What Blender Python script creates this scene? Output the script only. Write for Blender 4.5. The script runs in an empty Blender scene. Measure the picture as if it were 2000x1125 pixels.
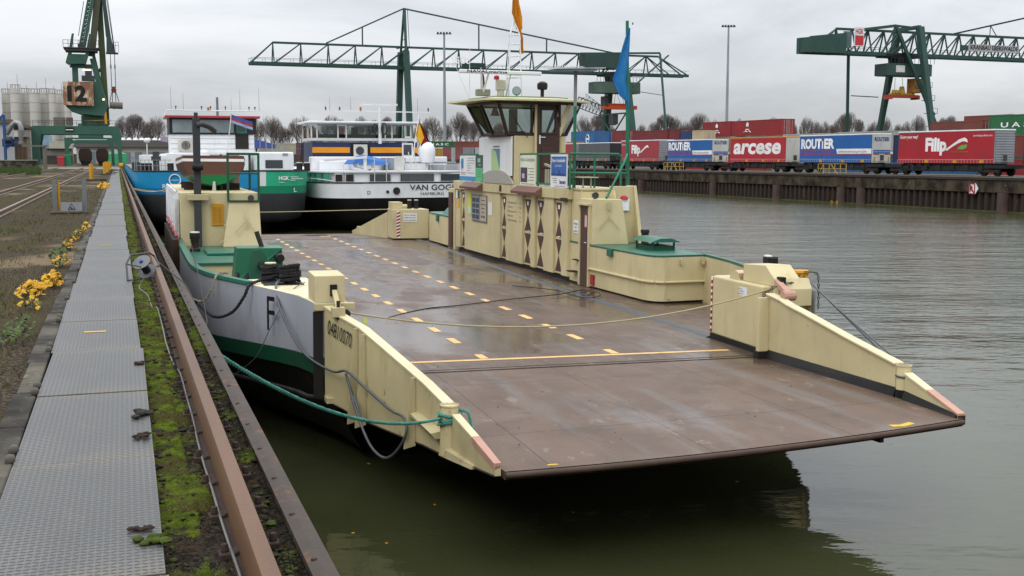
import bpy, bmesh, math, random
from mathutils import Vector, Matrix, noise
R = math.radians
sc = bpy.context.scene
COL = sc.collection
random.seed(7)

# ------------------------------------------------------------------ camera
FPX = 2250.0; CZ = 4.9; PIT = math.atan(254.5 / FPX)
cam = bpy.data.objects.new('camera', bpy.data.cameras.new('camera')); COL.objects.link(cam)
cam.location = (0, 0, CZ); cam.rotation_euler = (R(90) - PIT, 0, 0)
cam.data.sensor_width = 36; cam.data.lens = FPX / 2000 * 36
cam.data.clip_start = .1; cam.data.clip_end = 9000
sc.camera = cam

def ray(px, py):
    u = (px - 1000) / FPX; v = (562.5 - py) / FPX
    return Vector((u, math.cos(PIT) + v * math.sin(PIT), -math.sin(PIT) + v * math.cos(PIT)))
def onz(px, py, z):          # point of a real horizontal plane seen at a pixel of the 2000 px photograph
    r = ray(px, py); return r * ((z - CZ) / r.z) + Vector((0, 0, CZ))
def dep(px, py, Y):          # point at a given distance in front of the camera
    r = ray(px, py); return r * (Y / r.y) + Vector((0, 0, CZ))

# ------------------------------------------------------------------ frames (x right, y away, z up)
def frame(o, heading, heel=0):
    return Matrix.Translation(o) @ Matrix.Rotation(R(heading), 4, 'Z') @ Matrix.Rotation(heel, 4, 'Y')
W = Matrix.Identity(4)
Q = frame((0, 0, 3.3), 18.803)            # near quay
F = frame((1.284, 19.272, 1.4), 17.96, .01)   # ferry: origin on deck at the front hinge
G = frame((0, 0, 0), 21.894)              # far quay
S = frame((0, 0, 0), 18.803)              # moored ships, z from the water

# ------------------------------------------------------------------ materials
def c(h, k=1.0):
    h = h.lstrip('#'); o = []
    for i in (0, 2, 4):
        v = int(h[i:i + 2], 16) / 255
        o.append(k * (v / 12.92 if v <= .04045 else ((v + .055) / 1.055) ** 2.4))
    return tuple(o)

class E:   # tiny expression builder over Math nodes
    def __init__(s, nt, v): s.nt = nt; s.v = v
    def op(s, o, *a):
        n = s.nt.nodes.new('ShaderNodeMath'); n.operation = o
        for i, x in enumerate((s,) + a):
            if isinstance(x, E): s.nt.links.new(x.v, n.inputs[i])
            else: n.inputs[i].default_value = x
        return E(s.nt, n.outputs[0])
    def __add__(s, b): return s.op('ADD', b)
    def __sub__(s, b): return s.op('SUBTRACT', b)
    def __mul__(s, b): return s.op('MULTIPLY', b)
    def __truediv__(s, b): return s.op('DIVIDE', b)
    def floor(s): return s.op('FLOOR')
    def frac(s): return s.op('FRACT')
    def abs(s): return s.op('ABSOLUTE')
    def lt(s, b): return s.op('LESS_THAN', b)
    def gt(s, b): return s.op('GREATER_THAN', b)
    def mx(s, b): return s.op('MAXIMUM', b)
    def mn(s, b): return s.op('MINIMUM', b)
    def mod2(s): return (s * .5).frac() * 2
    def step(s, a, b):      # smooth 0..1 between a and b
        n = s.nt.nodes.new('ShaderNodeMapRange'); n.interpolation_type = 'SMOOTHSTEP'
        s.nt.links.new(s.v, n.inputs[0]); n.inputs[1].default_value = a; n.inputs[2].default_value = b
        return E(s.nt, n.outputs[0])

class MT:
    def __init__(s, name):
        s.m = bpy.data.materials.new(name); s.m.use_nodes = True; s.nt = s.m.node_tree
        s.bsdf = s.nt.nodes['Principled BSDF']; s.tc = s.nt.nodes.new('ShaderNodeTexCoord')
        sp = s.nt.nodes.new('ShaderNodeSeparateXYZ'); s.nt.links.new(s.tc.outputs['Object'], sp.inputs[0])
        s.x, s.y, s.z = (E(s.nt, sp.outputs[i]) for i in range(3))
        s._r = None
    def rnd(s):
        if s._r is None: s._r = E(s.nt, s.nt.nodes.new('ShaderNodeObjectInfo').outputs['Random'])
        return s._r
    def noise(s, scale, detail=3, vec=(1, 1, 1), off=0, rough=.55):
        mp = s.nt.nodes.new('ShaderNodeMapping'); s.nt.links.new(s.tc.outputs['Object'], mp.inputs[0])
        mp.inputs['Scale'].default_value = vec; mp.inputs['Location'].default_value = (off, off * .7, off * 1.3)
        n = s.nt.nodes.new('ShaderNodeTexNoise'); n.inputs['Scale'].default_value = scale
        n.inputs['Detail'].default_value = detail; n.inputs['Roughness'].default_value = rough
        s.nt.links.new(mp.outputs[0], n.inputs['Vector'])
        return E(s.nt, n.outputs[0])
    def voro(s, scale, vec=(1, 1, 1), feat='F1'):
        mp = s.nt.nodes.new('ShaderNodeMapping'); s.nt.links.new(s.tc.outputs['Object'], mp.inputs[0])
        mp.inputs['Scale'].default_value = vec
        n = s.nt.nodes.new('ShaderNodeTexVoronoi'); n.feature = feat; n.inputs['Scale'].default_value = scale
        s.nt.links.new(mp.outputs[0], n.inputs['Vector'])
        return E(s.nt, n.outputs[0])
    def mix(s, f, a, b):
        n = s.nt.nodes.new('ShaderNodeMix'); n.data_type = 'RGBA'
        for i, x in ((0, f), (6, a), (7, b)):
            if isinstance(x, E): s.nt.links.new(x.v, n.inputs[i])
            elif isinstance(x, tuple): n.inputs[i].default_value = x + (1,)
            else: n.inputs[i].default_value = x
        return E(s.nt, n.outputs[2])
    def set(s, k, v):
        if isinstance(v, E): s.nt.links.new(v.v, s.bsdf.inputs[k])
        elif isinstance(v, tuple): s.bsdf.inputs[k].default_value = v + (1,)
        else: s.bsdf.inputs[k].default_value = v
    def bump(s, h, dist=.01, strength=1.0):
        n = s.nt.nodes.new('ShaderNodeBump'); n.inputs['Distance'].default_value = dist; n.inputs['Strength'].default_value = strength
        s.nt.links.new(h.v, n.inputs['Height']); s.nt.links.new(n.outputs[0], s.bsdf.inputs['Normal'])

_pc = {}
def paint(col, rough=.45, var=.18, dirt=.35, rust=0, metal=0, sc_=1.0, dcol=(.07, .055, .04), streak=True, corr=0, corraxis='y'):
    key = (col, rough, var, dirt, rust, metal, sc_, dcol, streak, corr, corraxis)
    if key in _pc: return _pc[key]
    b = MT('paint'); col_ = c(col) if isinstance(col, str) else col
    n1 = b.noise(1.1 * sc_, 5); n2 = b.noise(9 * sc_, 3)
    k = n1.step(.3, .7) * .7 + n2 * .3
    dark = tuple(v * (1 - var) for v in col_)
    o = b.mix(k, dark, tuple(min(.95, v * (1 + var * .35)) for v in col_))
    if dirt:
        st = b.noise(3.2 * sc_, 5, (1.1, 1.1, .28) if streak else (1, 1, 1), 3.1, .65)
        o = b.mix(st.step(.5, .78) * dirt, o, dcol)
    if rust:
        rs = b.noise(2.3 * sc_, 7, (1, 1, .4), 7.7, .75)
        o = b.mix(rs.step(.66 - rust * .2, .72 - rust * .14) * .9, o, (.16, .055, .02))
    lowf = b.noise(.45 * sc_, 2, (1, 1, 1), 17); o = b.mix(lowf.step(.35, .65) * .16, o, dcol)
    b.set('Base Color', o); b.set('Metallic', metal)
    b.set('Roughness', n2 * .2 + (rough - .04)); b.set('Specular IOR Level', .32)
    if rust == 0 and dirt >= .15 and sc_ == 1.0:
        ch = b.noise(7.0, 6, (1, 1, .8), 31, .72); o = b.mix(ch.step(.685, .70) * .8, o, (.13, .075, .04)); b.set('Base Color', o)
    h = n2 * .25 + n1
    if corr:
        a = getattr(b, corraxis)
        w = ((a / corr).frac() - .5).abs()
        h = w.step(.16, .3) * 6 + h * .3; b.bump(h, .012 * corr / .27)
    else: b.bump(h + lowf * 2.5, .008)
    _pc[key] = b.m; return b.m

def glass(col=(.55, .62, .6), op=.35):
    m = bpy.data.materials.new('window_glass'); m.use_nodes = True; nt = m.node_tree; nt.nodes.clear()
    o = nt.nodes.new('ShaderNodeOutputMaterial'); mx = nt.nodes.new('ShaderNodeMixShader')
    t = nt.nodes.new('ShaderNodeBsdfTransparent'); t.inputs[0].default_value = col + (1,)
    g = nt.nodes.new('ShaderNodeBsdfGlossy'); g.inputs['Roughness'].default_value = .03
    fr = nt.nodes.new('ShaderNodeFresnel'); fr.inputs[0].default_value = 1.5
    a = E(nt, fr.outputs[0]) * 1.1 + op * .06
    nt.links.new(a.v, mx.inputs[0]); nt.links.new(t.outputs[0], mx.inputs[1]); nt.links.new(g.outputs[0], mx.inputs[2])
    nt.links.new(mx.outputs[0], o.inputs[0]); return m

def emis(col, st):
    b = MT('lamp_glow'); b.set('Base Color', col); b.set('Emission Color', col); b.set('Emission Strength', st); return b.m

# ------------------------------------------------------------------ mesh builder
class B:
    def __init__(s): s.bm = bmesh.new()
    def face(s, pts):
        try: return s.bm.faces.new([s.bm.verts.new(p) for p in pts])
        except ValueError: return None
    def hexa(s, p):   # 4 bottom (ccw) + 4 top
        v = [s.bm.verts.new(q) for q in p]
        for f in ((3, 2, 1, 0), (4, 5, 6, 7), (0, 1, 5, 4), (1, 2, 6, 5), (2, 3, 7, 6), (3, 0, 4, 7)):
            s.bm.faces.new([v[i] for i in f])
        return s
    def box(s, x0, x1, y0, y1, z0, z1):
        return s.hexa([(x0, y0, z0), (x1, y0, z0), (x1, y1, z0), (x0, y1, z0), (x0, y0, z1), (x1, y0, z1), (x1, y1, z1), (x0, y1, z1)])
    def prism(s, pts, ax, a, b):
        f = {'z': lambda p, t: (p[0], p[1], t), 'x': lambda p, t: (t, p[0], p[1]), 'y': lambda p, t: (p[0], t, p[1])}[ax]
        lo = [s.bm.verts.new(f(p, a)) for p in pts]; hi = [s.bm.verts.new(f(p, b)) for p in pts]
        s.bm.faces.new(lo[::-1]); s.bm.faces.new(hi); n = len(pts)
        for i in range(n): s.bm.faces.new((lo[i], lo[(i + 1) % n], hi[(i + 1) % n], hi[i]))
        return s
    def bar(s, p, q, w, h=None):
        p = Vector(p); q = Vector(q); h = h or w; d = (q - p).normalized()
        up = Vector((0, 0, 1)) if abs(d.z) < .95 else Vector((0, 1, 0))
        a = d.cross(up).normalized() * w / 2; b2 = a.cross(d).normalized() * h / 2
        s.hexa([p - a - b2, p + a - b2, q + a - b2, q - a - b2, p - a + b2, p + a + b2, q + a + b2, q - a + b2]); return s
    def cyl(s, p, q, r0, r1=None, n=10, cap=True):
        p = Vector(p); q = Vector(q); r1 = r0 if r1 is None else r1; d = (q - p).normalized()
        up = Vector((0, 0, 1)) if abs(d.z) < .9 else Vector((1, 0, 0))
        a = d.cross(up).normalized(); b2 = d.cross(a)
        A = []; Bv = []
        for i in range(n):
            t = 2 * math.pi * i / n; k = a * math.cos(t) + b2 * math.sin(t)
            A.append(s.bm.verts.new(p + k * r0)); Bv.append(s.bm.verts.new(q + k * r1))
        for i in range(n): s.bm.faces.new((A[i], A[(i + 1) % n], Bv[(i + 1) % n], Bv[i]))
        if cap:
            if r0 > 0: s.bm.faces.new(A[::-1])
            if r1 > 0: s.bm.faces.new(Bv)
        return s
    def tube(s, pts, r, n=6, close=False):
        pts = [Vector(p) for p in pts]; m = len(pts); rings = []
        prev = None
        for i, p in enumerate(pts):
            if close: d = pts[(i + 1) % m] - pts[i - 1]
            else: d = pts[min(i + 1, m - 1)] - pts[max(i - 1, 0)]
            d.normalize()
            if prev is None:
                up = Vector((0, 0, 1)) if abs(d.z) < .9 else Vector((1, 0, 0)); a = d.cross(up).normalized()
            else: a = (prev - d * prev.dot(d)).normalized()
            prev = a; b2 = d.cross(a)
            rr = r(i / (m - 1)) if callable(r) else r
            rings.append([s.bm.verts.new(p + (a * math.cos(2 * math.pi * k / n) + b2 * math.sin(2 * math.pi * k / n)) * rr) for k in range(n)])
        for i in range(m if close else m - 1):
            A = rings[i]; C = rings[(i + 1) % m]
            for k in range(n): s.bm.faces.new((A[k], A[(k + 1) % n], C[(k + 1) % n], C[k]))
        if not close: s.bm.faces.new(rings[0][::-1]); s.bm.faces.new(rings[-1])
        return s
    def lathe(s, prof, o=(0, 0, 0), n=20):
        rings = []
        for r, z in prof:
            rings.append([s.bm.verts.new((o[0] + r * math.cos(2 * math.pi * i / n), o[1] + r * math.sin(2 * math.pi * i / n), o[2] + z)) for i in range(n)])
        for A, C in zip(rings, rings[1:]):
            for i in range(n): s.bm.faces.new((A[i], A[(i + 1) % n], C[(i + 1) % n], C[i]))
        s.bm.faces.new(rings[0][::-1]); s.bm.faces.new(rings[-1]); return s
    def loft(s, rings, close=True, caps=True):
        V = [[s.bm.verts.new(p) for p in r] for r in rings]; n = len(V[0])
        for A, C in zip(V, V[1:]):
            for i in range(n if close else n - 1): s.bm.faces.new((A[i], A[(i + 1) % n], C[(i + 1) % n], C[i]))
        if caps and close: s.bm.faces.new(V[0][::-1]); s.bm.faces.new(V[-1])
        return s
    def xf(s, M):
        bmesh.ops.transform(s.bm, matrix=M, verts=s.bm.verts); return s
    def build(s, name, mat, parent=None, bev=0, smooth=0, label=None, M=None):
        bmesh.ops.recalc_face_normals(s.bm, faces=s.bm.faces)
        me = bpy.data.meshes.new(name); s.bm.to_mesh(me); s.bm.free()
        if mat: me.materials.append(mat)
        if smooth:
            for p in me.polygons: p.use_smooth = True
            me.set_sharp_from_angle(angle=R(smooth))
        o = bpy.data.objects.new(name, me); COL.objects.link(o)
        if parent: o.parent = parent
        if M is not None: o.matrix_world = M
        if bev:
            md = o.modifiers.new('bevel', 'BEVEL'); md.width = bev; md.segments = 2; md.limit_method = 'ANGLE'; md.angle_limit = R(40)
        if label: o['label'] = label
        return o

def tag(o, label, cat, group=None, kind=None):
    if label: o['label'] = label
    if cat: o['category'] = cat
    if group: o['group'] = group
    if kind: o['kind'] = kind
    return o
def thing(name, label, cat, M=W, at=(0, 0, 0), rz=0, group=None):
    o = bpy.data.objects.new(name, None); COL.objects.link(o); o.empty_display_size = .3
    o.matrix_world = M @ Matrix.Translation(at) @ Matrix.Rotation(rz, 4, 'Z')
    return tag(o, label, cat, group)
def solo(b, name, mat, label, cat, M=W, at=(0, 0, 0), rz=0, group=None, **k):   # one-mesh thing, its mesh given in its own frame
    o = b.build(name, mat, M=M @ Matrix.Translation(at) @ Matrix.Rotation(rz, 4, 'Z'), **k)
    return tag(o, label, cat, group)
def struct(b, name, mat, M=W, **k):
    o = b.build(name, mat, M=M, **k); o['kind'] = 'structure'; return o
def dup(root, M, at, rz=0, label=None):
    r = root.copy(); COL.objects.link(r); r.matrix_world = M @ Matrix.Translation(at) @ Matrix.Rotation(rz, 4, 'Z')
    if label: r['label'] = label
    for ch in list(root.children):
        d = ch.copy(); COL.objects.link(d); d.parent = r
        for g in list(ch.children):
            e = g.copy(); COL.objects.link(e); e.parent = d
    return r

def text(s, mat, parent, o, xd, ud, h, w=None, bold=0, name='lettering', ext=.004, shear=0, M=None, space=1.0):
    """flat raised lettering: lower-left corner at o, reading along xd, upward ud, cap height h, fitted to width w"""
    cu = bpy.data.curves.new('lettering', 'FONT'); cu.body = s; cu.size = 1; cu.offset = bold; cu.extrude = 0; cu.shear = shear; cu.resolution_u = 3
    cu.space_character = space
    t = bpy.data.objects.new('t', cu); COL.objects.link(t)
    bpy.context.view_layer.update()
    me = bpy.data.meshes.new_from_object(t.evaluated_get(bpy.context.evaluated_depsgraph_get()))
    bpy.data.objects.remove(t)
    xs = [v.co.x for v in me.vertices]; ys = [v.co.y for v in me.vertices]
    x0, x1, y0, y1 = min(xs), max(xs), min(ys), max(ys)
    base = 0 if y0 > -.12 else 0
    kh = h / .70; kw = (w / (x1 - x0)) if w else kh
    xd = Vector(xd).normalized(); ud = Vector(ud).normalized(); nd = xd.cross(ud).normalized()
    for v in me.vertices:
        v.co = Vector(o) + xd * ((v.co.x - x0) * kw) + ud * (v.co.y * kh) + nd * ext
    me.name = name; me.materials.clear(); me.materials.append(mat)
    ob = bpy.data.objects.new(name, me); COL.objects.link(ob); ob.parent = parent
    return ob

# ------------------------------------------------------------------ world: overcast sky + weak broad sun
SUN_EL, SUN_AZ = R(42), R(205)      # behind the camera, a little to the left
wd = bpy.data.worlds.new('World'); sc.world = wd; wd.use_nodes = True; nt = wd.node_tree
bg = nt.nodes['Background']; bg.inputs[1].default_value = 1.0
tc = nt.nodes.new('ShaderNodeTexCoord'); sp = nt.nodes.new('ShaderNodeSeparateXYZ'); nt.links.new(tc.outputs['Generated'], sp.inputs[0])
zz = E(nt, sp.outputs[2]).mx(0.0)
mp = nt.nodes.new('ShaderNodeMapping'); nt.links.new(tc.outputs['Generated'], mp.inputs[0]); mp.inputs['Scale'].default_value = (1, 1, 4.2)
nz = nt.nodes.new('ShaderNodeTexNoise'); nz.inputs['Scale'].default_value = 2.0; nz.inputs['Detail'].default_value = 6; nz.inputs['Roughness'].default_value = .58
nz.inputs['Distortion'].default_value = .4; nt.links.new(mp.outputs[0], nz.inputs['Vector'])
cl = E(nt, nz.outputs[0]).step(.3, .72)
lum = (zz * 1.8 + .52) * (cl * .50 + .76)
cc = nt.nodes.new('ShaderNodeMix'); cc.data_type = 'RGBA'; nt.links.new(cl.v, cc.inputs[0])
cc.inputs[6].default_value = (.945, .985, 1.06, 1); cc.inputs[7].default_value = (.985, 1.0, 1.03, 1)
vm = nt.nodes.new('ShaderNodeVectorMath'); vm.operation = 'SCALE'; nt.links.new(cc.outputs[2], vm.inputs[0]); nt.links.new(lum.v, vm.inputs['Scale'])
sky = nt.nodes.new('ShaderNodeTexSky'); sky.sky_type = 'NISHITA'; sky.sun_disc = False; sky.sun_elevation = SUN_EL; sky.sun_rotation = SUN_AZ
v2 = nt.nodes.new('ShaderNodeVectorMath'); v2.operation = 'SCALE'; nt.links.new(sky.outputs[0], v2.inputs[0]); v2.inputs['Scale'].default_value = .012
v3 = nt.nodes.new('ShaderNodeVectorMath'); v3.operation = 'ADD'; nt.links.new(vm.outputs[0], v3.inputs[0]); nt.links.new(v2.outputs[0], v3.inputs[1])
nt.links.new(v3.outputs[0], bg.inputs[0])
sl = bpy.data.lights.new('sun', 'SUN'); sl.energy = .9; sl.angle = R(25); sl.color = (1, .97, .92)
so = bpy.data.objects.new('sun', sl); COL.objects.link(so)
so.rotation_euler = (R(90) - SUN_EL, 0, math.pi - SUN_AZ)
sc.view_settings.view_transform = 'Standard'; sc.view_settings.look = 'None'; sc.view_settings.exposure = 0; sc.view_settings.gamma = 1
sc.cycles.max_bounces = 6; sc.cycles.transparent_max_bounces = 12
# ================================================================== MATERIALS
CREAM = paint('#c6b98f', .42, .12, .26, .0, dcol=(.2, .15, .08))
CREAMR = paint('#c6b98d', .45, .12, .30, .3, dcol=(.16, .11, .06))
CREAMD = paint('#bcb086', .5, .14, .4, .25, dcol=(.14, .10, .06))
SILVER = paint('#a9acb4', .4, .08, .3, .12, dcol=(.12, .12, .12))
FGREEN = paint('#0f5039', .4, .15, .25, .05)
DGREEN = paint('#1b6350', .3, .2, .2, .05, streak=False)
BLACKH = paint('#17181b', .5, .2, .35, .12, dcol=(.06, .05, .045))
BLACK = paint('#121212', .5, .2, 0)
BROWN = paint('#4b302b', .45, .12, .1)
BROWNL = paint('#76544b', .5, .1, .2)
WHITE = paint('#dfe1e3', .4, .06, .18, dcol=(.3, .28, .25))
OFFW = paint('#c9c9c4', .45, .08, .25, dcol=(.2, .18, .15))
GREY = paint('#8b8f94', .5, .12, .3)
DGREY = paint('#3b3d40', .5, .2, .3)
RED = paint('#a2202a', .45, .1, .15)
PINK = paint('#bd9280', .6, .2, .2)
YEL = paint('#c8901a', .5, .2, .2)
CGREEN = paint('#284840', .5, .15, .35, .05, sc_=.4, dcol=(.03, .05, .04))
CGREENL = paint('#467a64', .5, .15, .4, .1, sc_=.4, dcol=(.05, .07, .05))
CGREEND = paint('#2c443f', .5, .15, .35, sc_=.4, dcol=(.03, .04, .04))
RUSTW = paint('#c9b8a0', .6, .15, .6, 1.3, sc_=.55, dcol=(.25, .12, .06))
RUST = paint('#33251e', .75, .35, .4, .3, sc_=4)
INK = paint('#101114', .6, .05, 0)
INKG = paint('#55585c', .6, .05, 0)
WINK = paint('#e8e8e6', .5, .04, .05)
STEEL = paint('#7a7d7e', .4, .15, .2, metal=.5)
GL = glass(); GLD = glass((.25, .3, .3), .6)
ROPEK = paint('#1d1d20', .8, .4, 0, sc_=20)
def dark_window():
    b = MT('dark_window'); b.set('Base Color', (.03, .04, .045)); b.set('Roughness', .06); b.set('Specular IOR Level', .8); return b.m
DWIN = dark_window()

def rope_mat(col, col2, pitch=.05):
    b = MT('twisted_rope'); w = ((b.x + b.y + b.z * 1.7) / pitch).frac()
    t = (w - .5).abs().step(.1, .42)
    b.set('Base Color', b.mix(t, c(col), c(col2))); b.set('Roughness', .85); b.bump(t, .006); return b.m
RGREEN = rope_mat('#6fae9f', '#2f5d54', .06)
RBLACK = rope_mat('#3a3a3e', '#0e0e10', .06)
RWHITE = rope_mat('#c9c2ab', '#45443f', .08)
RYEL = rope_mat('#c3b58e', '#8d8262', .04)
WIRE = paint('#5b5f61', .5, .2, 0, metal=.3)

def tread(b, cell, x, y, ang=1.0, ln=.46, wd=.13):
    """raised lozenges, alternating direction: 1 on a lozenge"""
    u = x / cell; v = y / cell; i = u.floor(); j = v.floor()
    sgn = ((i + j).mod2().gt(.5)) * 2 - 1
    a = u.frac() - .5; d = v.frac() - .5
    p = a + d * sgn * ang; q = d - a * sgn * ang
    e = ((p / ln) * (p / ln) + (q / wd) * (q / wd))
    return e.op('MULTIPLY', 1.0)

def mat_deck(brown, wet):
    b = MT('wet_painted_tread_deck')
    big = b.noise(.42, 4, (1, .5, 1), 2.0, .45); mid = b.noise(1.5, 5, (1, .6, 1), 5); fine = b.noise(30, 2)
    t = tread(b, .075, b.x, b.y, 1.0, .46, .2); t = E(b.nt, t.v).step(1.1, .6)
    pud = (big * .72 + mid * .28).step(.48 - wet, .60 - wet)
    o = b.mix(mid.step(.3, .7), c(brown, .80), c(brown, 1.15))
    o = b.mix(fine * .35, o, c('#5f4a41'))
    # wear along the wheel tracks, grey bare steel
    wear = b.noise(1.3, 5, (1.8, .18, 1), 9).step(.5, .72)
    o = b.mix(wear * .45, o, c('#6f706f'))
    st_ = b.noise(1.05, 7, (1, .8, 1), 33, .68); o = b.mix(st_.step(.52, .66) * .55, o, c('#43372e')); st2 = b.noise(2.6, 6, (1, .5, 1), 41, .7); o = b.mix(st2.step(.60, .68) * .5, o, c('#8b8078'))
    # plate seams
    sx = ((b.x / 2.05 + .31).frac() - .5).abs().gt(.4945); sy = ((b.y / 3.02 + .35).frac() - .5).abs().gt(.4955)
    seam = sx.mx(sy)
    o = b.mix(seam * .55, o, (.03, .025, .02))
    o = b.mix(pud * .38, o, c('#3d3330'))
    tt = t * (pud * -.8 + 1)
    o = b.mix(tt * .16, o, c('#8c7a6d'))
    b.set('Base Color', o)
    b.set('Roughness', pud * -.33 + (fine * .12 + .42)); b.set('Specular IOR Level', pud * .26 + .22)
    b.bump(tt * 1.0 + (mid * .5) * 1.0 - seam * .6, .0035)
    return b.m
DECK = mat_deck('#5e4e42', .045); RAMP = mat_deck('#614f41', -.03)
MARK = paint('#dfb474', .55, .12, .45, dcol=(.2, .15, .1), sc_=2.2, streak=False)
MARKY = paint('#d8b32e', .6, .15, .4, sc_=3, streak=False)
SCUP = paint('#474b50', .35, .2, .5, sc_=2, streak=False, dcol=(.05, .05, .05))

def mat_plate():
    b = MT('galvanised_tread_plate')
    t = E(b.nt, tread(b, .029, b.x, b.y * .8, .42, .5, .24).v).step(1.15, .6)
    n = b.noise(1.4, 6, (1, .5, 1), 1); n2 = b.noise(14, 4)
    ripple = (b.x / .094).frac()
    o = b.mix(n.step(.3, .7), c('#4e4e4b'), c('#63625f'))
    o = b.mix(n2.step(.5, .8) * .25, o, c('#5b5c5a'))
    d = b.noise(3.3, 6, (1, .35, 1), 6, .7).step(.60, .72)
    o = b.mix(d * .6, o, c('#6e6455'))
    sd = (b.y - .92).abs().step(.62, .93) * b.noise(4, 5, (1, 1, 1), 51, .65).step(.35, .6); o = b.mix(sd * .75, o, c('#6a6355'))
    mud = b.noise(7, 6, (1, .6, 1), 12, .7).step(.58, .72); o = b.mix(mud * .55, o, c('#6b6252'))
    o = b.mix(t * .95, o, c('#26292b'))
    b.set('Base Color', o); b.set('Metallic', .15); b.set('Roughness', n * .25 + .32)
    b.bump(t * 1.0 + n2 * .25, .003); return b.m
PLATE = mat_plate()

def mat_soil():
    b = MT('gravel_and_weeds')
    st = b.voro(26); st2 = b.voro(9)
    n = b.noise(.9, 6, off=2); n2 = b.noise(6, 5, off=9); n3 = b.noise(35, 3)
    o = b.mix(st.step(.1, .6), c('#625a4e'), c('#2c261f'))
    o = b.mix(n3.step(.35, .7) * .7, o, c('#46382a'))
    o = b.mix(n.step(.42, .60) * .75, o, b.mix(n2.step(.35, .65), c('#413424'), c('#41421f')))
    sand = b.noise(.28, 4, (1, .5, 1), 21).step(.56, .64)
    o = b.mix(sand * .6, o, c('#8a7860'))
    o = b.mix((n2 * .6 + n3 * .4).step(.56, .66) * .45, o, c('#3f4a20'))
    b.set('Base Color', o); b.set('Roughness', .92); b.set('Specular IOR Level', .1); b.bump(st * .6 + n3 * .8 + n2, .03); return b.m
SOIL = mat_soil()
def mat_moss():
    b = MT('moss_and_dirt')
    at = b.nt.nodes.new('ShaderNodeAttribute'); at.attribute_name = 'moss'; a = E(b.nt, at.outputs['Fac'])
    n = b.noise(40, 4); n2 = b.noise(11, 5, off=3); n3 = b.noise(120, 2)
    d = b.mix(n.step(.35, .68), c('#1f1a16'), c('#453e35')); d = b.mix(n2.step(.5, .7) * .7, d, c('#4a3524'))
    g = b.mix(n2.step(.3, .7), c('#37420f'), c('#61701c')); g = b.mix(n.step(.5, .8) * .6, g, c('#2c3410')); g = b.mix(b.noise(4, 4, off=12).step(.42, .62) * .85, g, c('#443a20'))
    b.set('Base Color', b.mix((a + (n2 - .5) * .9).step(.35, .6), d, g)); b.set('Roughness', .95); b.set('Specular IOR Level', .08)
    b.bump(n + n3 * .8 + n2 * .8, .03); return b.m
MOSS = mat_moss()
def mat_conc(base='#6b665d', dark='#2e2c28', lich=True, sc_=1, st=.5):
    b = MT('weathered_concrete')
    n = b.noise(1.6 * sc_, 6, off=4); n2 = b.noise(9 * sc_, 5); s = b.noise(2.2 * sc_, 6, (1.6, 1.6, .25), 8, .7)
    o = b.mix(n.step(.3, .72), c(dark), c(base)); o = b.mix(s.step(.5, .7) * st, o, c(dark, .6))
    w = b.noise(5 * sc_, 5, (1.5, 1.5, .5), 15, .7)
    if lich: o = b.mix(w.step(.60, .68) * .6, o, c('#8c8567'))
    else: o = b.mix(w.step(.64, .70) * .8, o, c('#8f8a80'))
    b.set('Base Color', o); b.set('Roughness', .85); b.set('Specular IOR Level', .15); b.bump(n2 + n, .015); return b.m
KERB = mat_conc('#5f5a50', '#24221f'); CAPB = mat_conc('#51483b', '#241e18', False, .5, .85)
PALE = mat_conc('#9b978d', '#77736a', False, .3, .3)
def mat_rail():
    b = MT('rust_painted_rail'); n = b.noise(3, 5, (1, .2, 1)); n2 = b.noise(50, 4)
    o = b.mix(n.step(.3, .7), c('#50351f'), c('#624429')); o = b.mix(n2.step(.5, .75) * .5, o, c('#5a3526'))
    b.set('Base Color', o); b.set('Roughness', n2 * .2 + .45); b.set('Metallic', .0); b.bump(n2, .002); return b.m
RAILM = mat_rail()
EDGEM = paint('#41372e', .6, .3, .4, .5, sc_=2.5, dcol=(.05, .045, .04), streak=False)
def mat_water():
    b = MT('harbour_water')
    b.set('Base Color', b.mix(b.noise(.15, 3).step(.3, .7), (.032, .036, .014), (.045, .050, .022)))
    b.set('IOR', 1.33); b.set('Specular IOR Level', .5)
    # calm in the lee of the ferry, ruffled over the open basin
    calm = (b.x * .6 + b.y * .3).step(7.0, 22.0) * .88 + .08
    b.set('Roughness', calm * .15 + .015)
    patch = b.noise(.05, 3, (1, 2.2, 1), 3).step(.35, .7) * .6 + .55
    w1 = b.noise(.9, 3, (.8, 1.7, 1), 1, .5); w2 = b.noise(2.6, 3, (.8, 1.8, 1), 5, .5); w3 = b.noise(.22, 2, (.6, 2.2, 1), 8); w4 = b.noise(7, 2, (.9, 1.5, 1), 2)
    h = (w1 * .55 + w2 * .22 + w4 * .05) * calm * patch + w3 * .9 * (calm * .6 + .12)
    b.bump(h, .25); return b.m
WATER = mat_water()
def mat_bark(col='#423932'):
    b = MT('bare_bark'); b.set('Base Color', b.mix(b.noise(2, 3), c(col), c(col, .6))); b.set('Roughness', .9); return b.m
BARK = mat_bark()
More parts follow.
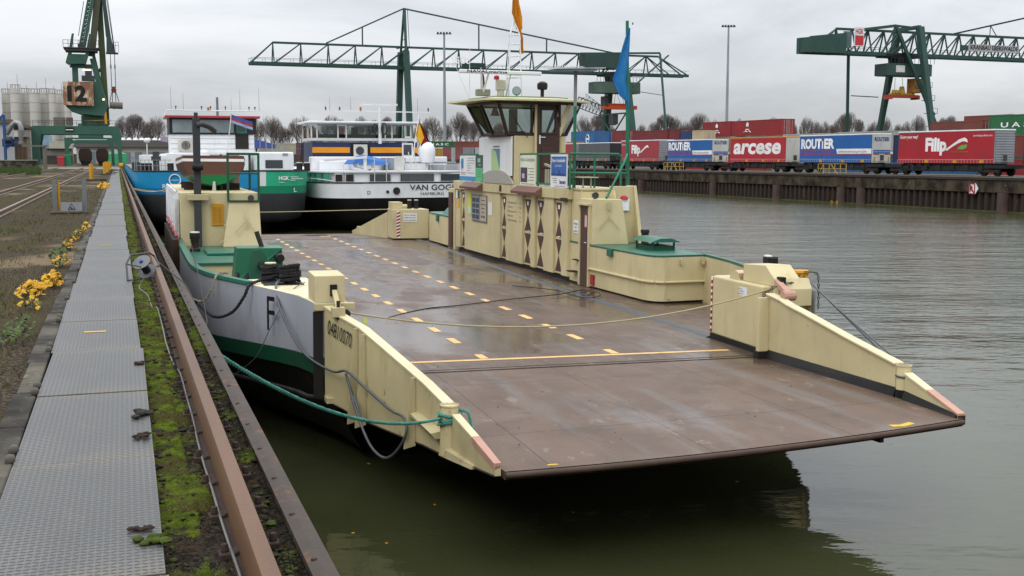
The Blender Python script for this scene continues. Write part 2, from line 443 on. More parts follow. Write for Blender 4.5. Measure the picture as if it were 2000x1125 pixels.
# ================================================================== SETTING: water, ground, near quay
b = B(); b.box(-900, 3500, -60, 3500, -.02, 0); struct(b, 'water', WATER)
def strip(bd, x0, x1, ys, z, amp=0):
    for y0, y1 in zip(ys, ys[1:]): bd.face([(x0, y0, z), (x1, y0, z), (x1, y1, z), (x0, y1, z)])
b = B(); b.box(-320, -.575, -25, 380, -4, -.035); struct(b, 'ground', SOIL, Q)
b = B(); b.box(-.575, .67, -25, 380, -4, -.09); struct(b, 'quay_foundation', KERB, Q)
far_g = paint('#5d584e', .9, .2, .4, streak=False, sc_=.1)
b = B(); b.prism([(80.8, -200), (700, -200), (700, 420), (-140, 420), (-140, 330), (80.8, 330)], 'z', -4, 3.1); struct(b, 'terminal_ground', far_g, G)
b = B(); b.box(-3500, 3500, 470, 3600, -4, 2.9); struct(b, 'terrain', paint('#4f4d3f', .95, .2, .3, streak=False, sc_=.02))

t = thing('quay_wall', 'rusty steel edged quay wall beside the mossy strip in the foreground', 'quay wall', Q)
b = B(); b.box(.67, .735, -25, 350, -3.9, -.005); b.build('wall', KERB, t)
b = B(); b.prism([(.655, 0.0), (.70, .012), (.752, .004), (.756, -.25), (.737, -.25), (.737, -.004), (.655, -.004)], 'y', -25, 350); b.build('steel_edge', EDGEM, t)
bb = B()
for i in range(60): y = 2.6 + i * .62; bb.cyl((.685, y, .004), (.685, y, .014), .014, .012, 8)
bb.build('bolt', paint('#332b26', .6, .2, .2), t)

t = thing('kerb_stone', 'weathered lichen spotted concrete kerb along the left of the steel walkway', 'kerb', Q)
b = B(); y = -2.0
rr = random.Random(3)
while y < 120:
    L = 1.0 + rr.random() * .9; w = -.71 - rr.random() * .03
    b.box(w, -.578, y, y + L - .015, -.2, rr.uniform(-.006, .008)); y += L
b.build('stone_row', KERB, t, bev=.012)

# crane rail ----------------------------------------------------------------
t = thing('crane_rail', 'rust brown crane rail running along the quay edge', 'rail', Q)
b = B(); b.prism([(.425, -.05), (.425, .095), (.434, .12), (.5, .12), (.509, .095), (.509, -.05)], 'y', -6, 340); b.build('rail', RAILM, t, smooth=30)
b = B(); b.box(.39, .545, -6, 340, -.085, -.048); b.build('rail_foot', RUST, t)
def clip_mesh(bd, x, y, s):
    bd.box(x - .035 * 1, x + .035, y - .04, y + .04, -.085, -.035); bd.cyl((x + s * .01, y, -.035), (x + s * .01, y, .0), .02, .016, 7); bd.box(x - s * .05 - .02, x - s * .05 + .02, y - .03, y + .03, -.055, -.03)
k = 0; me0 = None
for i in range(42):
    for s, x in ((-1, .375), (1, .565)):
        y = 3.1 + i * .56 + (.1 if s > 0 else 0) + rr.uniform(-.03, .03)
        if me0 is None:
            bd = B(); clip_mesh(bd, 0, 0, 1); me0 = bd.build('rail_clip', RUST, t, bev=.006); o = me0
        else: o = me0.copy(); COL.objects.link(o); o.parent = t
        o.location = (x, y, 0); o.rotation_euler = (0, 0, (0 if s > 0 else math.pi) + rr.uniform(-.2, .2))
bd = B()
for i in range(140):
    for s, x in ((-1, .375), (1, .565)): bd.box(x - .035, x + .035, 26.8 + i * .56, 26.88 + i * .56, -.085, -.02)
o = bd.build('rail_clip', RUST, t); o['kind'] = 'stuff'

# moss strip ------------------------------------------------------------------
def mossf(x, y):
    v = noise.fractal(Vector((x * 3.1, y * 1.3, 0)), 1.0, 2.0, 4) * .8 + noise.noise(Vector((x * .6, y * .35, 4))) * .6 + (.5 if x < .3 else .22)
    if x > .53: v -= .30
    elif x > .36: v -= .12
    return v
def hgt(x, y):
    v = mossf(x, y); h = -.062 + max(0, min(1, (v + .1) * 1.6)) * .042
    h += noise.fractal(Vector((x * 22, y * 22, 1)), 1, 2, 3) * .012 + noise.noise(Vector((x * 60, y * 60, 7))) * .005
    if .37 < x < .56: h = min(h, -.055)
    return min(h, .0 if x < .18 else .012)
bm = bmesh.new(); lay = bm.verts.layers.float.new('moss')
for x0, x1, nx, y0, y1, ny in ((.125, .665, 40, 3.0, 13.0, 620), (.125, .665, 16, 13.0, 34, 260), (.125, .665, 6, 34, 300, 300)):
    rows = []
    for j in range(ny + 1):
        y = y0 + (y1 - y0) * j / ny; row = []
        for i in range(nx + 1):
            x = x0 + (x1 - x0) * i / nx; v = bm.verts.new((x, y, hgt(x, y))); v[lay] = mossf(x, y) * 1.1 + .32; row.append(v)
        rows.append(row)
    for a, d in zip(rows, rows[1:]):
        for i in range(nx): bm.faces.new((a[i], a[i + 1], d[i + 1], d[i]))
me = bpy.data.meshes.new('moss'); bm.to_mesh(me); bm.free(); me.materials.append(MOSS)
for p in me.polygons: p.use_smooth = True
o = bpy.data.objects.new('moss', me); COL.objects.link(o); o.matrix_world = Q
tag(o, 'bright green moss and dirt filling the strip between walkway and quay edge', 'moss', kind='stuff')

def blob(bd, ctr, r, seed, flat=.6, n=7, m=5):
    rings = []
    for j in range(1, m):
        ph = math.pi * j / m; ring = []
        for i in range(n):
            th = 2 * math.pi * i / n; d = Vector((math.sin(ph) * math.cos(th), math.sin(ph) * math.sin(th), math.cos(ph)))
            k = r * (1 + .45 * noise.noise(d * 1.7 + Vector((seed, seed * .3, 0)))); ring.append(Vector(ctr) + Vector((d.x * k, d.y * k, d.z * k * flat)))
        rings.append(ring)
    bd.loft(rings)
bd = B(); bg_ = B()
for i in range(900):
    y = 3.2 + (rr.random() ** 1.9) * 40; x = rr.choice([rr.uniform(.14, .36), rr.uniform(.56, .65), rr.uniform(.1, .17)])
    s = rr.uniform(.006, .02) * (1.5 if rr.random() < .1 else 1)
    (bg_ if rr.random() < .4 else bd).__class__
    tgt = bg_ if rr.random() < .35 else bd
    blob(tgt, (x, y, hgt(x, y) + s * .3), s, i, .5)
tag(bd.build('dirt_clods', paint('#2a211b', .95, .4, 0, sc_=8), M=Q, smooth=50), 'dark dirt clods and pebbles lying on the mossy strip', 'dirt', kind='stuff')
tag(bg_.build('moss_cushions', paint('#3c4810', .95, .4, .3, sc_=10, dcol=(.03, .035, .01)), M=Q, smooth=60), 'small round cushions of moss on the strip', 'moss', kind='stuff')
for n_, (x, y, s, mt, lb) in enumerate([(.085, 4.86, .036, paint('#3c4810', .95, .4, .3, sc_=10, dcol=(.03, .035, .01)), 'round green moss lump on the near end of the walkway'),
        (.06, 5.02, .03, paint('#33241a', .95, .4, 0, sc_=8), 'brown clump of dirt lying behind the green moss lump'),
        (.09, 6.75, .035, paint('#33241a', .95, .4, 0, sc_=8), 'flat brown dirt clump at the right edge of the walkway'),
        (.06, 7.35, .045, paint('#33302c', .95, .4, 0, sc_=8), 'long grey dirt smear across the right edge of the walkway'),
        (.11, 9.2, .03, paint('#33241a', .95, .4, 0, sc_=8), 'small dirt clump by the far edge of the third plate')]):
    bd = B()
    for k in range(9): blob(bd, (rr.gauss(0, s * .8), rr.gauss(0, s * .7), .006 + rr.random() * s * .3), s * rr.uniform(.35, .8), n_ * 7 + k, .45, 9, 6)
    solo(bd, 'moss_lump' if n_ == 0 else 'dirt_clump', mt, lb, 'moss' if n_ == 0 else 'dirt', Q, (x, y, .02), smooth=60)
bd = B()     # tiny leaves and blades on the strip
for i in range(22000):
    y = 3.2 + (rr.random() ** 1.6) * 26; x = rr.choice([rr.uniform(.14, .4), rr.uniform(.53, .66)])
    if mossf(x, y) < -.22: continue
    z = hgt(x, y); s = rr.uniform(.004, .011); a = rr.uniform(0, 6.28); d = Vector((math.cos(a), math.sin(a), rr.uniform(.1, 1.0))) * s; e = Vector((-math.sin(a), math.cos(a), 0)) * s * .4
    p = Vector((x, y, z)); bd.face([p, p + d * .6 + e, p + d, p + d * .6 - e])
tag(bd.build('sprouts', paint('#4b5a1c', .9, .6, .3, sc_=6, streak=False), M=Q), 'tiny green sprouts growing over the moss', 'plants', kind='stuff')

# walkway ---------------------------------------------------------------------
root = thing('walkway_plate', 'nearest grey steel walkway plate, cut by the bottom of the photo', 'walkway plate', Q, (-.22, 2.62, .0), 0, 'steel plates of the walkway')
b = B(); b.box(-.35, .35, 0, 1.835, .006, .016); pl0 = b.build('plate', PLATE, root, bev=.003)
def hingeb():
    b = B(); b.lathe([(.0, 0), (.016, 0), (.024, .006), (.024, .03), (.027, .034), (.027, .05), (.022, .056), (.012, .06)], n=14)
    b.xf(Matrix.Rotation(R(90), 4, 'X')); b.cyl((0, .012, 0), (0, 0, 0), .011, .011, 6); return b
HM = paint('#4f4a43', .5, .3, .4, sc_=8)
for y in (.14, .36):
    o = hingeb().build('hinge', HM, root, smooth=40); o.location = (-.372, y + .03, .022)
lab = ['second walkway plate from the bottom of the photo, dirt on its right edge', 'third plate of the walkway from the bottom of the photo', 'fourth plate of the walkway from the bottom of the photo',
       'fifth plate of the walkway, with a yellow bar painted across it', 'sixth plate of the walkway, just beyond the yellow bar', 'seventh plate of the walkway, in front of the cable reel', 'plate of the walkway beside the cable reel']
for i in range(1, 95):
    L = lab[i - 1] if i - 1 < len(lab) else 'grey steel tread plate in the far part of the walkway'
    r = dup(root, Q, (-.22 + rr.uniform(-.012, .012), 2.62 + 1.85 * i, rr.uniform(-.004, .004)), rr.uniform(-.006, .006), L)
    if i in (4, 10, 16):
        b = B(); b.box(-.12, .07, 1.05, 1.11, .0185, .0205); b.build('yellow_bar', MARKY, r)
        if i > 4: r['label'] = 'distant walkway plate with a yellow bar, ' + ('level with the yellow leaves' if i == 10 else 'level with the warning sign posts')

# left verge: weeds, leaves ------------------------------------------------------
bd = B(); be = B()
for i in range(42000):
    y = 5 + (rr.random() ** 1.5) * 60; x = -.74 - rr.random() ** .9 * (2.4 + y * .12)
    v = noise.fractal(Vector((x * 1.1, y * .7, 9)), 1, 2, 3)
    if v < -.12 + rr.random() * .2 or (x < -2.6 and rr.random() < .85): continue
    tg = be if rr.random() < .4 else bd; hh = rr.uniform(.015, .06) * (1.0 + max(0, v))
    a = rr.uniform(0, 6.28); e = Vector((math.cos(a), math.sin(a), 0)) * rr.uniform(.002, .005) * (1 + y * .03); ln = Vector((rr.gauss(0, .5), rr.gauss(0, .5), 1)) * hh
    p = Vector((x, y, -.035)); tg.face([p - e, p + e, p + ln * .6 + e * .7, p + ln, p + ln * .55 - e * .7])
tag(bd.build('grass', paint('#4c5525', .9, .4, .3, streak=False, sc_=2), M=Q), 'low green weeds and grass on the verge left of the walkway', 'grass', kind='stuff')
tag(be.build('dry_grass', paint('#6f5e3c', .9, .4, .3, streak=False, sc_=2), M=Q), 'dry brown grass on the verge left of the walkway', 'grass', kind='stuff')

def leaf(bd, p, s, nrm, up):
    n_ = nrm.normalized(); u = (up - n_ * up.dot(n_)).normalized(); v = n_.cross(u)
    prof = [(0, -.5), (.3, -.45), (.28, -.15), (.62, -.1), (.42, .15), (.5, .45), (.2, .35), (0, .7), (-.2, .35), (-.5, .45), (-.42, .15), (-.62, -.1), (-.28, -.15), (-.3, -.45)]
    cc_ = bd.bm.verts.new(p + n_ * s * .06); vs = [bd.bm.verts.new(p + (v * a + u * b_) * s + n_ * (-abs(a) * s * .25)) for a, b_ in prof]
    for i in range(len(vs)): bd.bm.faces.new((cc_, vs[i], vs[(i + 1) % len(vs)]))
LY = paint('#cda11a', .6, .35, .35, sc_=14, streak=False, dcol=(.35, .12, .01)); LO = paint('#c9901e', .65, .3, .3, sc_=14, streak=False); LG = paint('#43561f', .6, .35, .3, sc_=9, streak=False)
def shrub(at, w, l, h, n, s, label, mats=(LY, LO), frac=.8):
    t = thing('leafy_seedling', label, 'plant', Q, at, group='seedlings along the kerb'); bs = B(); A = [B() for _ in mats]
    for i in range(n):
        a = rr.uniform(0, 6.28); r_ = math.sqrt(rr.random()); p = Vector((math.cos(a) * r_ * w, math.sin(a) * r_ * l, rr.uniform(.2, 1) * h * (1.1 - r_ * .6)))
        leaf(A[0 if rr.random() < frac else 1], p, s * rr.uniform(.35, 1.05), Vector((rr.gauss(0, .8), rr.gauss(-.4, .8), 1)), Vector((rr.gauss(0, 1), rr.gauss(0, 1), .1)))
        if i % 3 == 0: bs.tube([(p.x * .3, p.y * .3, -.05), (p.x * .7, p.y * .7, p.z * .6), p], .003, 4)
    for a_, m_ in zip(A, mats): a_.build('foliage', m_, t)
    bs.build('stem', BARK, t)
shrub((-1.02, 14.6, 0), .16, .55, .17, 110, .07, 'largest clump of yellow maple seedlings, left of the kerb')
shrub((-.84, 15.7, 0), .12, .5, .17, 80, .07, 'yellow seedling clump leaning over the kerb beyond the largest one')
shrub((-.93, 13.4, 0), .14, .35, .1, 36, .06, 'mixed green and yellow seedlings in front of the largest clump', (LG, LY), .6)
shrub((-.86, 18.6, 0), .13, .5, .15, 70, .06, 'orange seedling clump behind the two yellow ones', (LG, LO), .6)
shrub((-.87, 21.8, 0), .11, .4, .22, 60, .06, 'small orange seedling standing upright by the kerb', (LG, LO), .45)
shrub((-.98, 20.2, 0), .14, .8, .15, 60, .07, 'green weeds between the orange seedlings', (LG, LG), .8)
shrub((-.8, 25.0, 0), .14, 1.0, .15, 70, .06, 'green and yellow weeds by the kerb before the sign posts', (LG, LY), .7)
shrub((-.72, 27.6, 0), .09, .5, .18, 50, .06, 'yellow leaved weed at the kerb nearest the sign posts', (LY, LG), .8)
shrub((-.95, 11.4, 0), .16, .9, .1, 70, .06, 'dark green weeds hanging over the near kerb', (LG, LG), .8)
shrub((-.75, 66, 0), .3, 5, .3, 150, .13, 'yellow brush by the kerb beyond the sign posts', (LY, LO), .7)

# railway track --------------------------------------------------------------
for x, lb, y0, y1 in ((-3.17, 'nearest rusty rail of the siding, left of the walkway', 8, 190), (-4.95, 'second rusty rail of the siding from the walkway', 12, 190), (-8.5, 'third rail from the walkway, set in gravel', 30, 190), (-10.1, 'farthest rusty rail, beside the grassy bank', 30, 190)):
    t = thing('railway_rail', lb, 'rail', Q, group='rails of the quay sidings')
    b = B(); b.prism([(x - .07, -.035), (x - .07, -.02), (x - .015, .0), (x - .045, .08), (x - .045, .12), (x + .045, .12), (x + .045, .08), (x + .015, .0), (x + .07, -.02), (x + .07, -.035)], 'y', y0, y1)
    b.build('rail_profile', paint('#7d6a5a', .4, .25, .25, sc_=1.5, dcol=(.1, .05, .03)), t)
bd = B(); bd.box(-12, .36, 178, 215, -.033, .004); o = struct(bd, 'pavement', PALE, Q)
bd = B()
for i in range(30): bd.cyl((rr.uniform(-7, 0), rr.uniform(180, 205), .004), (0, 0, 0), .1, .1) if False else None
bd.bm.free()

# sign posts ------------------------------------------------------------------
t = thing('sign_frame', 'warning sign with a black triangle between two grey posts on a concrete slab', 'sign', Q, (-1.38, 36.4, -.03))
b = B(); b.box(-.52, .5, -.3, .3, 0, .06); b.build('concrete_slab', KERB, t, bev=.02)
for x in (-.40, .42): b = B(); b.prism([(x - .06, -.05), (x - .06, .05), (x - .05, .05), (x - .05, -.04), (x + .05, -.04), (x + .05, .05), (x + .06, .05), (x + .06, -.05)], 'z', .06, 1.0); b.build('post', STEEL, t)
b = B(); b.cyl((-.29, .05, .06), (-.29, .05, .93), .035, .035, 12); b.build('yellow_post', YEL, t)
b = B(); b.box(-.24, .35, -.12, -.095, .08, .33); sp_ = b.build('sign_panel', GREY, t)
b = B(); b.prism([(-.05, .11), (.17, .11), (.06, .30)], 'y', -.128, -.121); b.build('triangle', INK, sp_)
b = B(); b.prism([(-.02, .127), (.14, .127), (.06, .268)], 'y', -.133, -.129); b.build('triangle', GREY, sp_)
b = B(); b.bar((0, -.136, .17), (.09, -.136, .15), .012); b.bar((.02, -.136, .2), (.09, -.136, .15), .01); b.bar((.04, -.136, .14), (.1, -.136, .14), .008); b.build('pictogram', INK, sp_)
root = thing('yellow_bollard', 'yellow steel bollard on a slab beside the walkway, nearest of the row', 'bollard', Q, (-1.8, 88, 0), group='yellow bollards beside the walkway')
b = B(); b.cyl((0, 0, -.03), (0, 0, 1.15), .14, .14, 12); b.build('post', YEL, root, smooth=40)
b = B(); b.box(-.5, 1.0, -.4, .4, -.03, .08); b.build('slab', KERB, root)
for k, (x, y) in enumerate(((-1.2, 118), (-1.0, 128), (-1.3, 142), (-.9, 150), (-1.1, 163))): dup(root, Q, (x, y, 0), 0, 'yellow bollard in the far row beside the walkway')

# cable reel + cable ------------------------------------------------------------
t = thing('cable_reel', 'grey cable drum in a dark tube frame lying tipped against the crane rail', 'cable reel', Q, (.27, 16.0, .0))
MX = Matrix.Translation((.02, .12, .15)) @ Matrix.Scale(.72, 4) @ Matrix.Rotation(R(-28), 4, 'Y') @ Matrix.Rotation(R(35), 4, 'X')
b = B(); b.cyl((0, 0, -.12), (0, 0, .12), .075, .075, 16); b.xf(MX); b.build('drum', BLACK, t, smooth=40)
for z in (-.13, .13):
    b = B(); b.cyl((0, 0, z - .005), (0, 0, z + .005), .17, .17, 28); b.xf(MX); b.build('flange', paint('#6d7072', .5, .2, .3), t, smooth=40)
b = B(); b.cyl((0, 0, .135), (0, 0, .17), .035, .03, 12); b.xf(MX); b.build('socket', paint('#1f3f8f', .5, .1, 0), t)
fr = [(-.2, -.45, .03), (-.21, -.2, .22), (-.15, .1, .31), (.10, .6, .30), (.17, .66, .24), (.225, .4, .14)]
b = B(); b.tube(fr, .013, 8); b.tube([(-.2, -.45, .03), (-.06, -.3, .03), (-.03, -.22, .18), (-.21, -.2, .22)], .010, 8); b.tube([(.225, .4, .14), (.12, .3, .10), (.1, .2, .08)], .010, 8); b.build('tube_frame', DGREY, t, smooth=60)
pts = [Q.inverted() @ onz(x, y, 3.3 + z) for x, y, z in ((281, 545, .12), (272, 562, .02), (288, 575, .0), (297, 592, .01), (307, 600, 0), (318, 640, .0), (324, 668, 0), (338, 700, .0), (352, 720, 0), (366, 770, .0), (377, 805, .01), (386, 850, 0), (398, 890, .01), (410, 930, 0), (424, 975, .0), (436, 1010, .01), (452, 1060, 0), (468, 1100, .01), (476, 1140, 0))]
def smooth(pts, k=4):
    o = []
    for i in range(len(pts) - 1):
        p0 = pts[max(i - 1, 0)]; p1 = pts[i]; p2 = pts[i + 1]; p3 = pts[min(i + 2, len(pts) - 1)]
        for j in range(k):
            u = j / k; o.append(.5 * ((2 * p1) + (-p0 + p2) * u + (2 * p0 - 5 * p1 + 4 * p2 - p3) * u * u + (-p0 + 3 * p1 - 3 * p2 + p3) * u ** 3))
    o.append(pts[-1]); return o
for p in pts[2:]: p.z = max(hgt(p.x, p.y), -.05) + .012
solo(B().tube(smooth(pts), .0065, 6), 'cable', paint('#6f6e6b', .6, .1, 0), 'thin grey cable running over the moss beside the crane rail', 'cable', Q, smooth=60)
def rope3(pts, r, mat, label, name='mooring_rope', grp=None, M=W, pitch=None):
    pts = [Vector(p) for p in pts]; pitch = pitch or r * 7; st = pitch / 6; P = [pts[0]]; acc = 0
    for p, q in zip(pts, pts[1:]):
        L = (q - p).length; t = st - acc
        while t < L: P.append(p.lerp(q, t / L)); t += st
        acc = L - (t - st)
    P.append(pts[-1]); bd = B(); prev = None; fr = []
    for i, p in enumerate(P):
        d = (P[min(i + 1, len(P) - 1)] - P[max(i - 1, 0)]).normalized()
        a = d.cross(Vector((0, 0, 1)) if abs(d.z) < .9 else Vector((1, 0, 0))).normalized() if prev is None else (prev - d * prev.dot(d)).normalized()
        prev = a; fr.append((a, d.cross(a)))
    for s in range(3):
        bd.tube([p + (a * math.cos(i * 1.047 + s * 2.094) + e * math.sin(i * 1.047 + s * 2.094)) * r * .48 for i, (p, (a, e)) in enumerate(zip(P, fr))], r * .56, 5)
    return solo(bd, name, mat, label, 'rope', M, group=grp, smooth=70)
def sagged(p, q, sag, n=24): return [Vector(p).lerp(Vector(q), i / n) - Vector((0, 0, sag * 4 * (i / n) * (1 - i / n))) for i in range(n + 1)]
def rope(pts, r, mat, name, label, cat='rope', M=W, sag=0, n=14, grp=None):
    pts = [Vector(p) for p in pts]
    if len(pts) == 2:
        p, q = pts; pts = [p.lerp(q, i / n) - Vector((0, 0, sag * 4 * (i / n) * (1 - i / n))) for i in range(n + 1)]
    else: pts = smooth(pts, 5)
    return solo(B().tube(pts, r, 7), name, mat, label, cat, M, group=grp, smooth=60)
rope([Q @ Vector((.47, 16.8, .17)), Q @ Vector((.62, 15.6, .10)), Q @ Vector((.75, 14.6, .03)), Q @ Vector((.95, 14.2, -.35)), F @ Vector((-5.9, 13.4, 1.3))], .008, BLACK, 'cable', 'black cable running from the reel over the rail to the ferry', 'cable')
# ================================================================== THE FERRY (local frame F: z = 0 is the car deck, 1.4 m above water)
fer = thing('car_ferry', 'cream and silver open car ferry with brown wet deck moored along the near quay', 'ferry', F)
PL = [(-4.62, 0), (-4.72, 1.1), (-5.32, 2.9), (-5.85, 4.4), (-6.14, 5.9), (-6.2, 7.4), (-6.2, 12), (-6.2, 26), (-5.9, 28.5), (-5.2, 31), (-4.5, 32.3)]
def interp(P, y):
    for (x0, y0), (x1, y1) in zip(P, P[1:]):
        if y0 <= y <= y1: return x0 + (x1 - x0) * (y - y0) / (y1 - y0)
    return P[-1][0]
ysL = [0, .5, 1.1, 1.7, 2.3, 2.9, 3.6, 4.4, 5.1, 5.9, 6.6, 7.4, 9, 12, 14.4, 20, 26, 28.5, 31, 32.3]
def sm(y, P):   # rounded path
    return sum(interp(P, min(max(y + d, 0), 32.3)) for d in (-.5, -.25, 0, .25, .5)) / 5
def top_s(y): return .33 - .055 * min(y, 6) * 1.0
def top_g(y): return .06 - .055 * min(y, 6)
def band(zt, zb, insb=0, inst=0, P=PL, sgn=1, ys=ysL):
    bd = B(); r = []
    for y in ys:
        x = sm(y, P) if y > 0 else P[0][0]
        r.append(((x + inst * sgn, y, zt(y)), (x + insb * sgn, y, zb(y))))
    V = [(bd.bm.verts.new(a), bd.bm.verts.new(q)) for a, q in r]
    for (a, q), (a2, q2) in zip(V, V[1:]): bd.bm.faces.new((a, a2, q2, q))
    return bd
b = band(lambda y: 1.2, top_s); b.face([(-4.62, 0, 1.2), (-4.62, 0, .33), (-4.3, 0, .33), (-4.3, 0, 1.2)])
b.build('hull_side', SILVER, fer, smooth=50)
b = band(top_s, top_g, .02, 0); b.face([(-4.62, 0, .33), (-4.60, 0, .06), (-4.0, 0, .06), (-4.0, 0, .33)]); b.build('green_hull_band', FGREEN, fer, smooth=50)
b = band(top_g, lambda y: -1.2, .75, .05); b.build('black_hull_side', BLACKH, fer, smooth=50)
b = B(); pts = [(sm(y, PL) + .02, y, top_g(y) - .42) for y in ysL[:12]]; b.tube([(-3.9, -.02, -.42)] + pts[1:], .045, 8); b.build('rubbing_strake', BLACKH, fer, smooth=60)
PR = [(4.4, 0), (4.6, 1.5), (5.3, 3.6), (5.9, 5.6), (6.2, 7.5), (6.3, 10), (6.3, 26), (6.0, 28.5), (5.3, 31), (4.9, 32.3)]
b = band(lambda y: 1.15, lambda y: -.1, 0, 0, PR); b.build('hull_side', SILVER, fer, smooth=50)
b = band(lambda y: -.1, lambda y: -1.6, -.9, 0, PR); b.build('black_hull_side', BLACKH, fer, smooth=50)
# end plates of the hull under the ramps (raked swim ends)
for y0, s in ((0, 1), (32.3, -1)):
    b = B(); b.hexa([(-3.6, y0 + 3.2 * s, -1.7), (3.5, y0 + 3.2 * s, -1.7), (3.6, y0 + 6 * s, -1.7), (-4.2, y0 + 6 * s, -1.7), (-4.05, y0 + .05 * s, -.12), (4.2, y0 + .05 * s, -.12), (4.3, y0 + 6 * s, -.12), (-4.6, y0 + 6 * s, -.12)])
    b.build('swim_end', BLACKH, fer)
b = B(); b.box(-4.7, 4.6, 6, 26.3, -1.7, -.12); b.build('hull_core', BLACKH, fer)
# deck
b = B(); b.prism([(-4.3, .06), (4.35, .06), (5.2, 3.6), (5.8, 5.6), (6.15, 7.6), (6.15, 26), (5.2, 31), (4.6, 32.24), (-4.3, 32.24), (-5.2, 30.5), (-6.1, 26), (-6.1, 7.4), (-5.3, 3.1), (-4.5, 1.1)], 'z', -.11, 0); b.build('car_deck', DECK, fer)
b = B(); x0 = -1.60
for k in range(20):
    y = 3.12 + 1.52 * k; B().box(-1.58, -1.43, y - .30, y + .33, .003, .006).build('lane_dash', MARK, fer); B().box(.86, 1.01, y - .42, y + .23, .003, .006).build('lane_dash', MARK, fer)
b.prism([(-3.9, 1.1), (-3.9, .97), (3.12, .75), (3.12, .88)], 'z', .003, .006)
b.build('lane_marking', MARK, fer)
for q_ in ((-1.58, -1.43, 1.06, 1.5), (.86, 1.01, .99, 1.45)): B().box(*q_, .0035, .0065).build('lane_dash', MARK, fer)
b = B(); b.box(-4.2, 3.4, .18, .20, .003, .006); b.build('deck_seam', BLACK, fer)
b = B(); b.box(-4.2, 4.4, 31.9, 31.93, .003, .006); b.build('deck_seam', BLACK, fer)
b = B()
P_ = [(3.42, 2.3), (3.48, 4), (3.55, 8), (3.66, 15.5), (4.1, 24), (4.2, 30.5)]
for (xa, ya), (xb, yb) in zip(P_, P_[1:]): b.hexa([(xa, ya, 0), (xa + .22, ya, 0), (xb + .22, yb, 0), (xb, yb, 0), (xa + .06, ya, .035), (xa + .16, ya, .035), (xb + .16, yb, .035), (xb + .06, yb, .035)])
b.build('scupper_ridge', SCUP, fer)

# ---- front ramp ---------------------------------------------------------------
b = B(); NX = 24; NY = 12; rows = []
def rp(i, j, dz=0):
    u = i / NX; v = j / NY; xl = -4.1 + .80 * v ** .75 + (.05 if v > .6 else 0); xr = 3.38 - .13 * v * v; x = xl + (xr - xl) * u
    ye = -5.62 + .22 * u - .20 * (1 - (2 * u - 1) ** 2); y = -.02 + (ye + .02) * v
    return (x, y, v * (-.115 + .175 * u) + dz - .004)
T = [[b.bm.verts.new(rp(i, j)) for i in range(NX + 1)] for j in range(NY + 1)]; L_ = [[b.bm.verts.new(rp(i, j, -.10)) for i in range(NX + 1)] for j in range(NY + 1)]
for j in range(NY):
    for i in range(NX):
        b.bm.faces.new((T[j][i], T[j][i + 1], T[j + 1][i + 1], T[j + 1][i])); b.bm.faces.new((L_[j][i], L_[j + 1][i], L_[j + 1][i + 1], L_[j][i + 1]))
for j in range(NY):
    b.bm.faces.new((T[j][0], T[j + 1][0], L_[j + 1][0], L_[j][0])); b.bm.faces.new((T[j][NX], L_[j][NX], L_[j + 1][NX], T[j + 1][NX]))
rm = b.build('front_ramp', RAMP, fer)
b = B(); b.tube([(rp(i, NY)[0], rp(i, NY)[1] - .01, rp(i, NY)[2] - .045) for i in range(NX + 1)], .038, 8); b.build('ramp_lip', paint('#4a372c', .5, .3, .4, .2, sc_=3), rm, smooth=60)
b = B()
for k in range(6): x = -3.0 + k * 1.05; b.hexa([(x, -5.0, -.3), (x + .06, -5.0, -.3), (x + .06, -.1, -.5), (x, -.1, -.5), (x, -5.0, -.12), (x + .06, -5.0, -.12), (x + .06, -.1, -.115), (x, -.1, -.115)])
b.build('ramp_girder', BLACKH, rm)
b = B(); p = rp(20, NY); b.prism([(p[0] - .05, p[1] + .10), (p[0] - .05, p[1] + .20), (p[0] + .10, p[1] + .17), (p[0] + .32, p[1] + .27), (p[0] + .34, p[1] + .17), (p[0] + .12, p[1] + .08)], 'z', p[2] - .002, p[2] + .008)
b.build('yellow_mark', MARKY, rm)
b = B(); p = rp(2, NY); b.box(p[0], p[0] + .22, p[1] + .10, p[1] + .14, p[2] - .002, p[2] + .006); b.build('yellow_mark', MARKY, rm)
# right side plate
TP = [(-.05, 1.12), (-.5, 1.06), (-.75, 1.0), (-1.2, .93), (-2.5, .70), (-3.75, .50)]
T2 = [(-4.02, .40), (-4.6, .27), (-5.25, .10)]
b = B(); b.prism(TP + [(-3.75, -.03), (-.05, 0)], 'x', 3.38, 3.50); b.hexa([(3.34, -4.02, -.03), (3.22, -5.34, -.03), (3.31, -5.34, -.03), (3.46, -4.02, -.03), (3.34, -4.02, .40), (3.22, -5.34, .09), (3.31, -5.34, .09), (3.46, -4.02, .40)])
b.prism([(-.05, 1.08), (-.05, 0), (-.16, 0), (-.12, 1.08)], 'x', 3.18, 3.38)
sp_r = b.build('side_plate', CREAM, rm, bev=.008)
def cap(P, xa, xb, name, m, par, dz=.0, th=.03):
    b = B()
    for (ya, za), (yb, zb) in zip(P, P[1:]): b.hexa([(xa, ya, za + dz), (xb, ya, za + dz), (xb, yb, zb + dz), (xa, yb, zb + dz), (xa, ya, za + dz + th), (xb, ya, za + dz + th), (xb, yb, zb + dz + th), (xa, yb, zb + dz + th)])
    return b.build(name, m, par, bev=.006)
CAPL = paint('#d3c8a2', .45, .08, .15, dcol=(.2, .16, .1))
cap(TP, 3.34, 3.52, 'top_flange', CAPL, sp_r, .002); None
b = B(); b.hexa([(3.32, -4.02, .402), (3.27, -4.6, .266), (3.40, -4.6, .266), (3.47, -4.02, .402), (3.32, -4.02, .43), (3.27, -4.6, .294), (3.40, -4.6, .294), (3.47, -4.02, .43)]); b.build('top_flange', CAPL, sp_r)
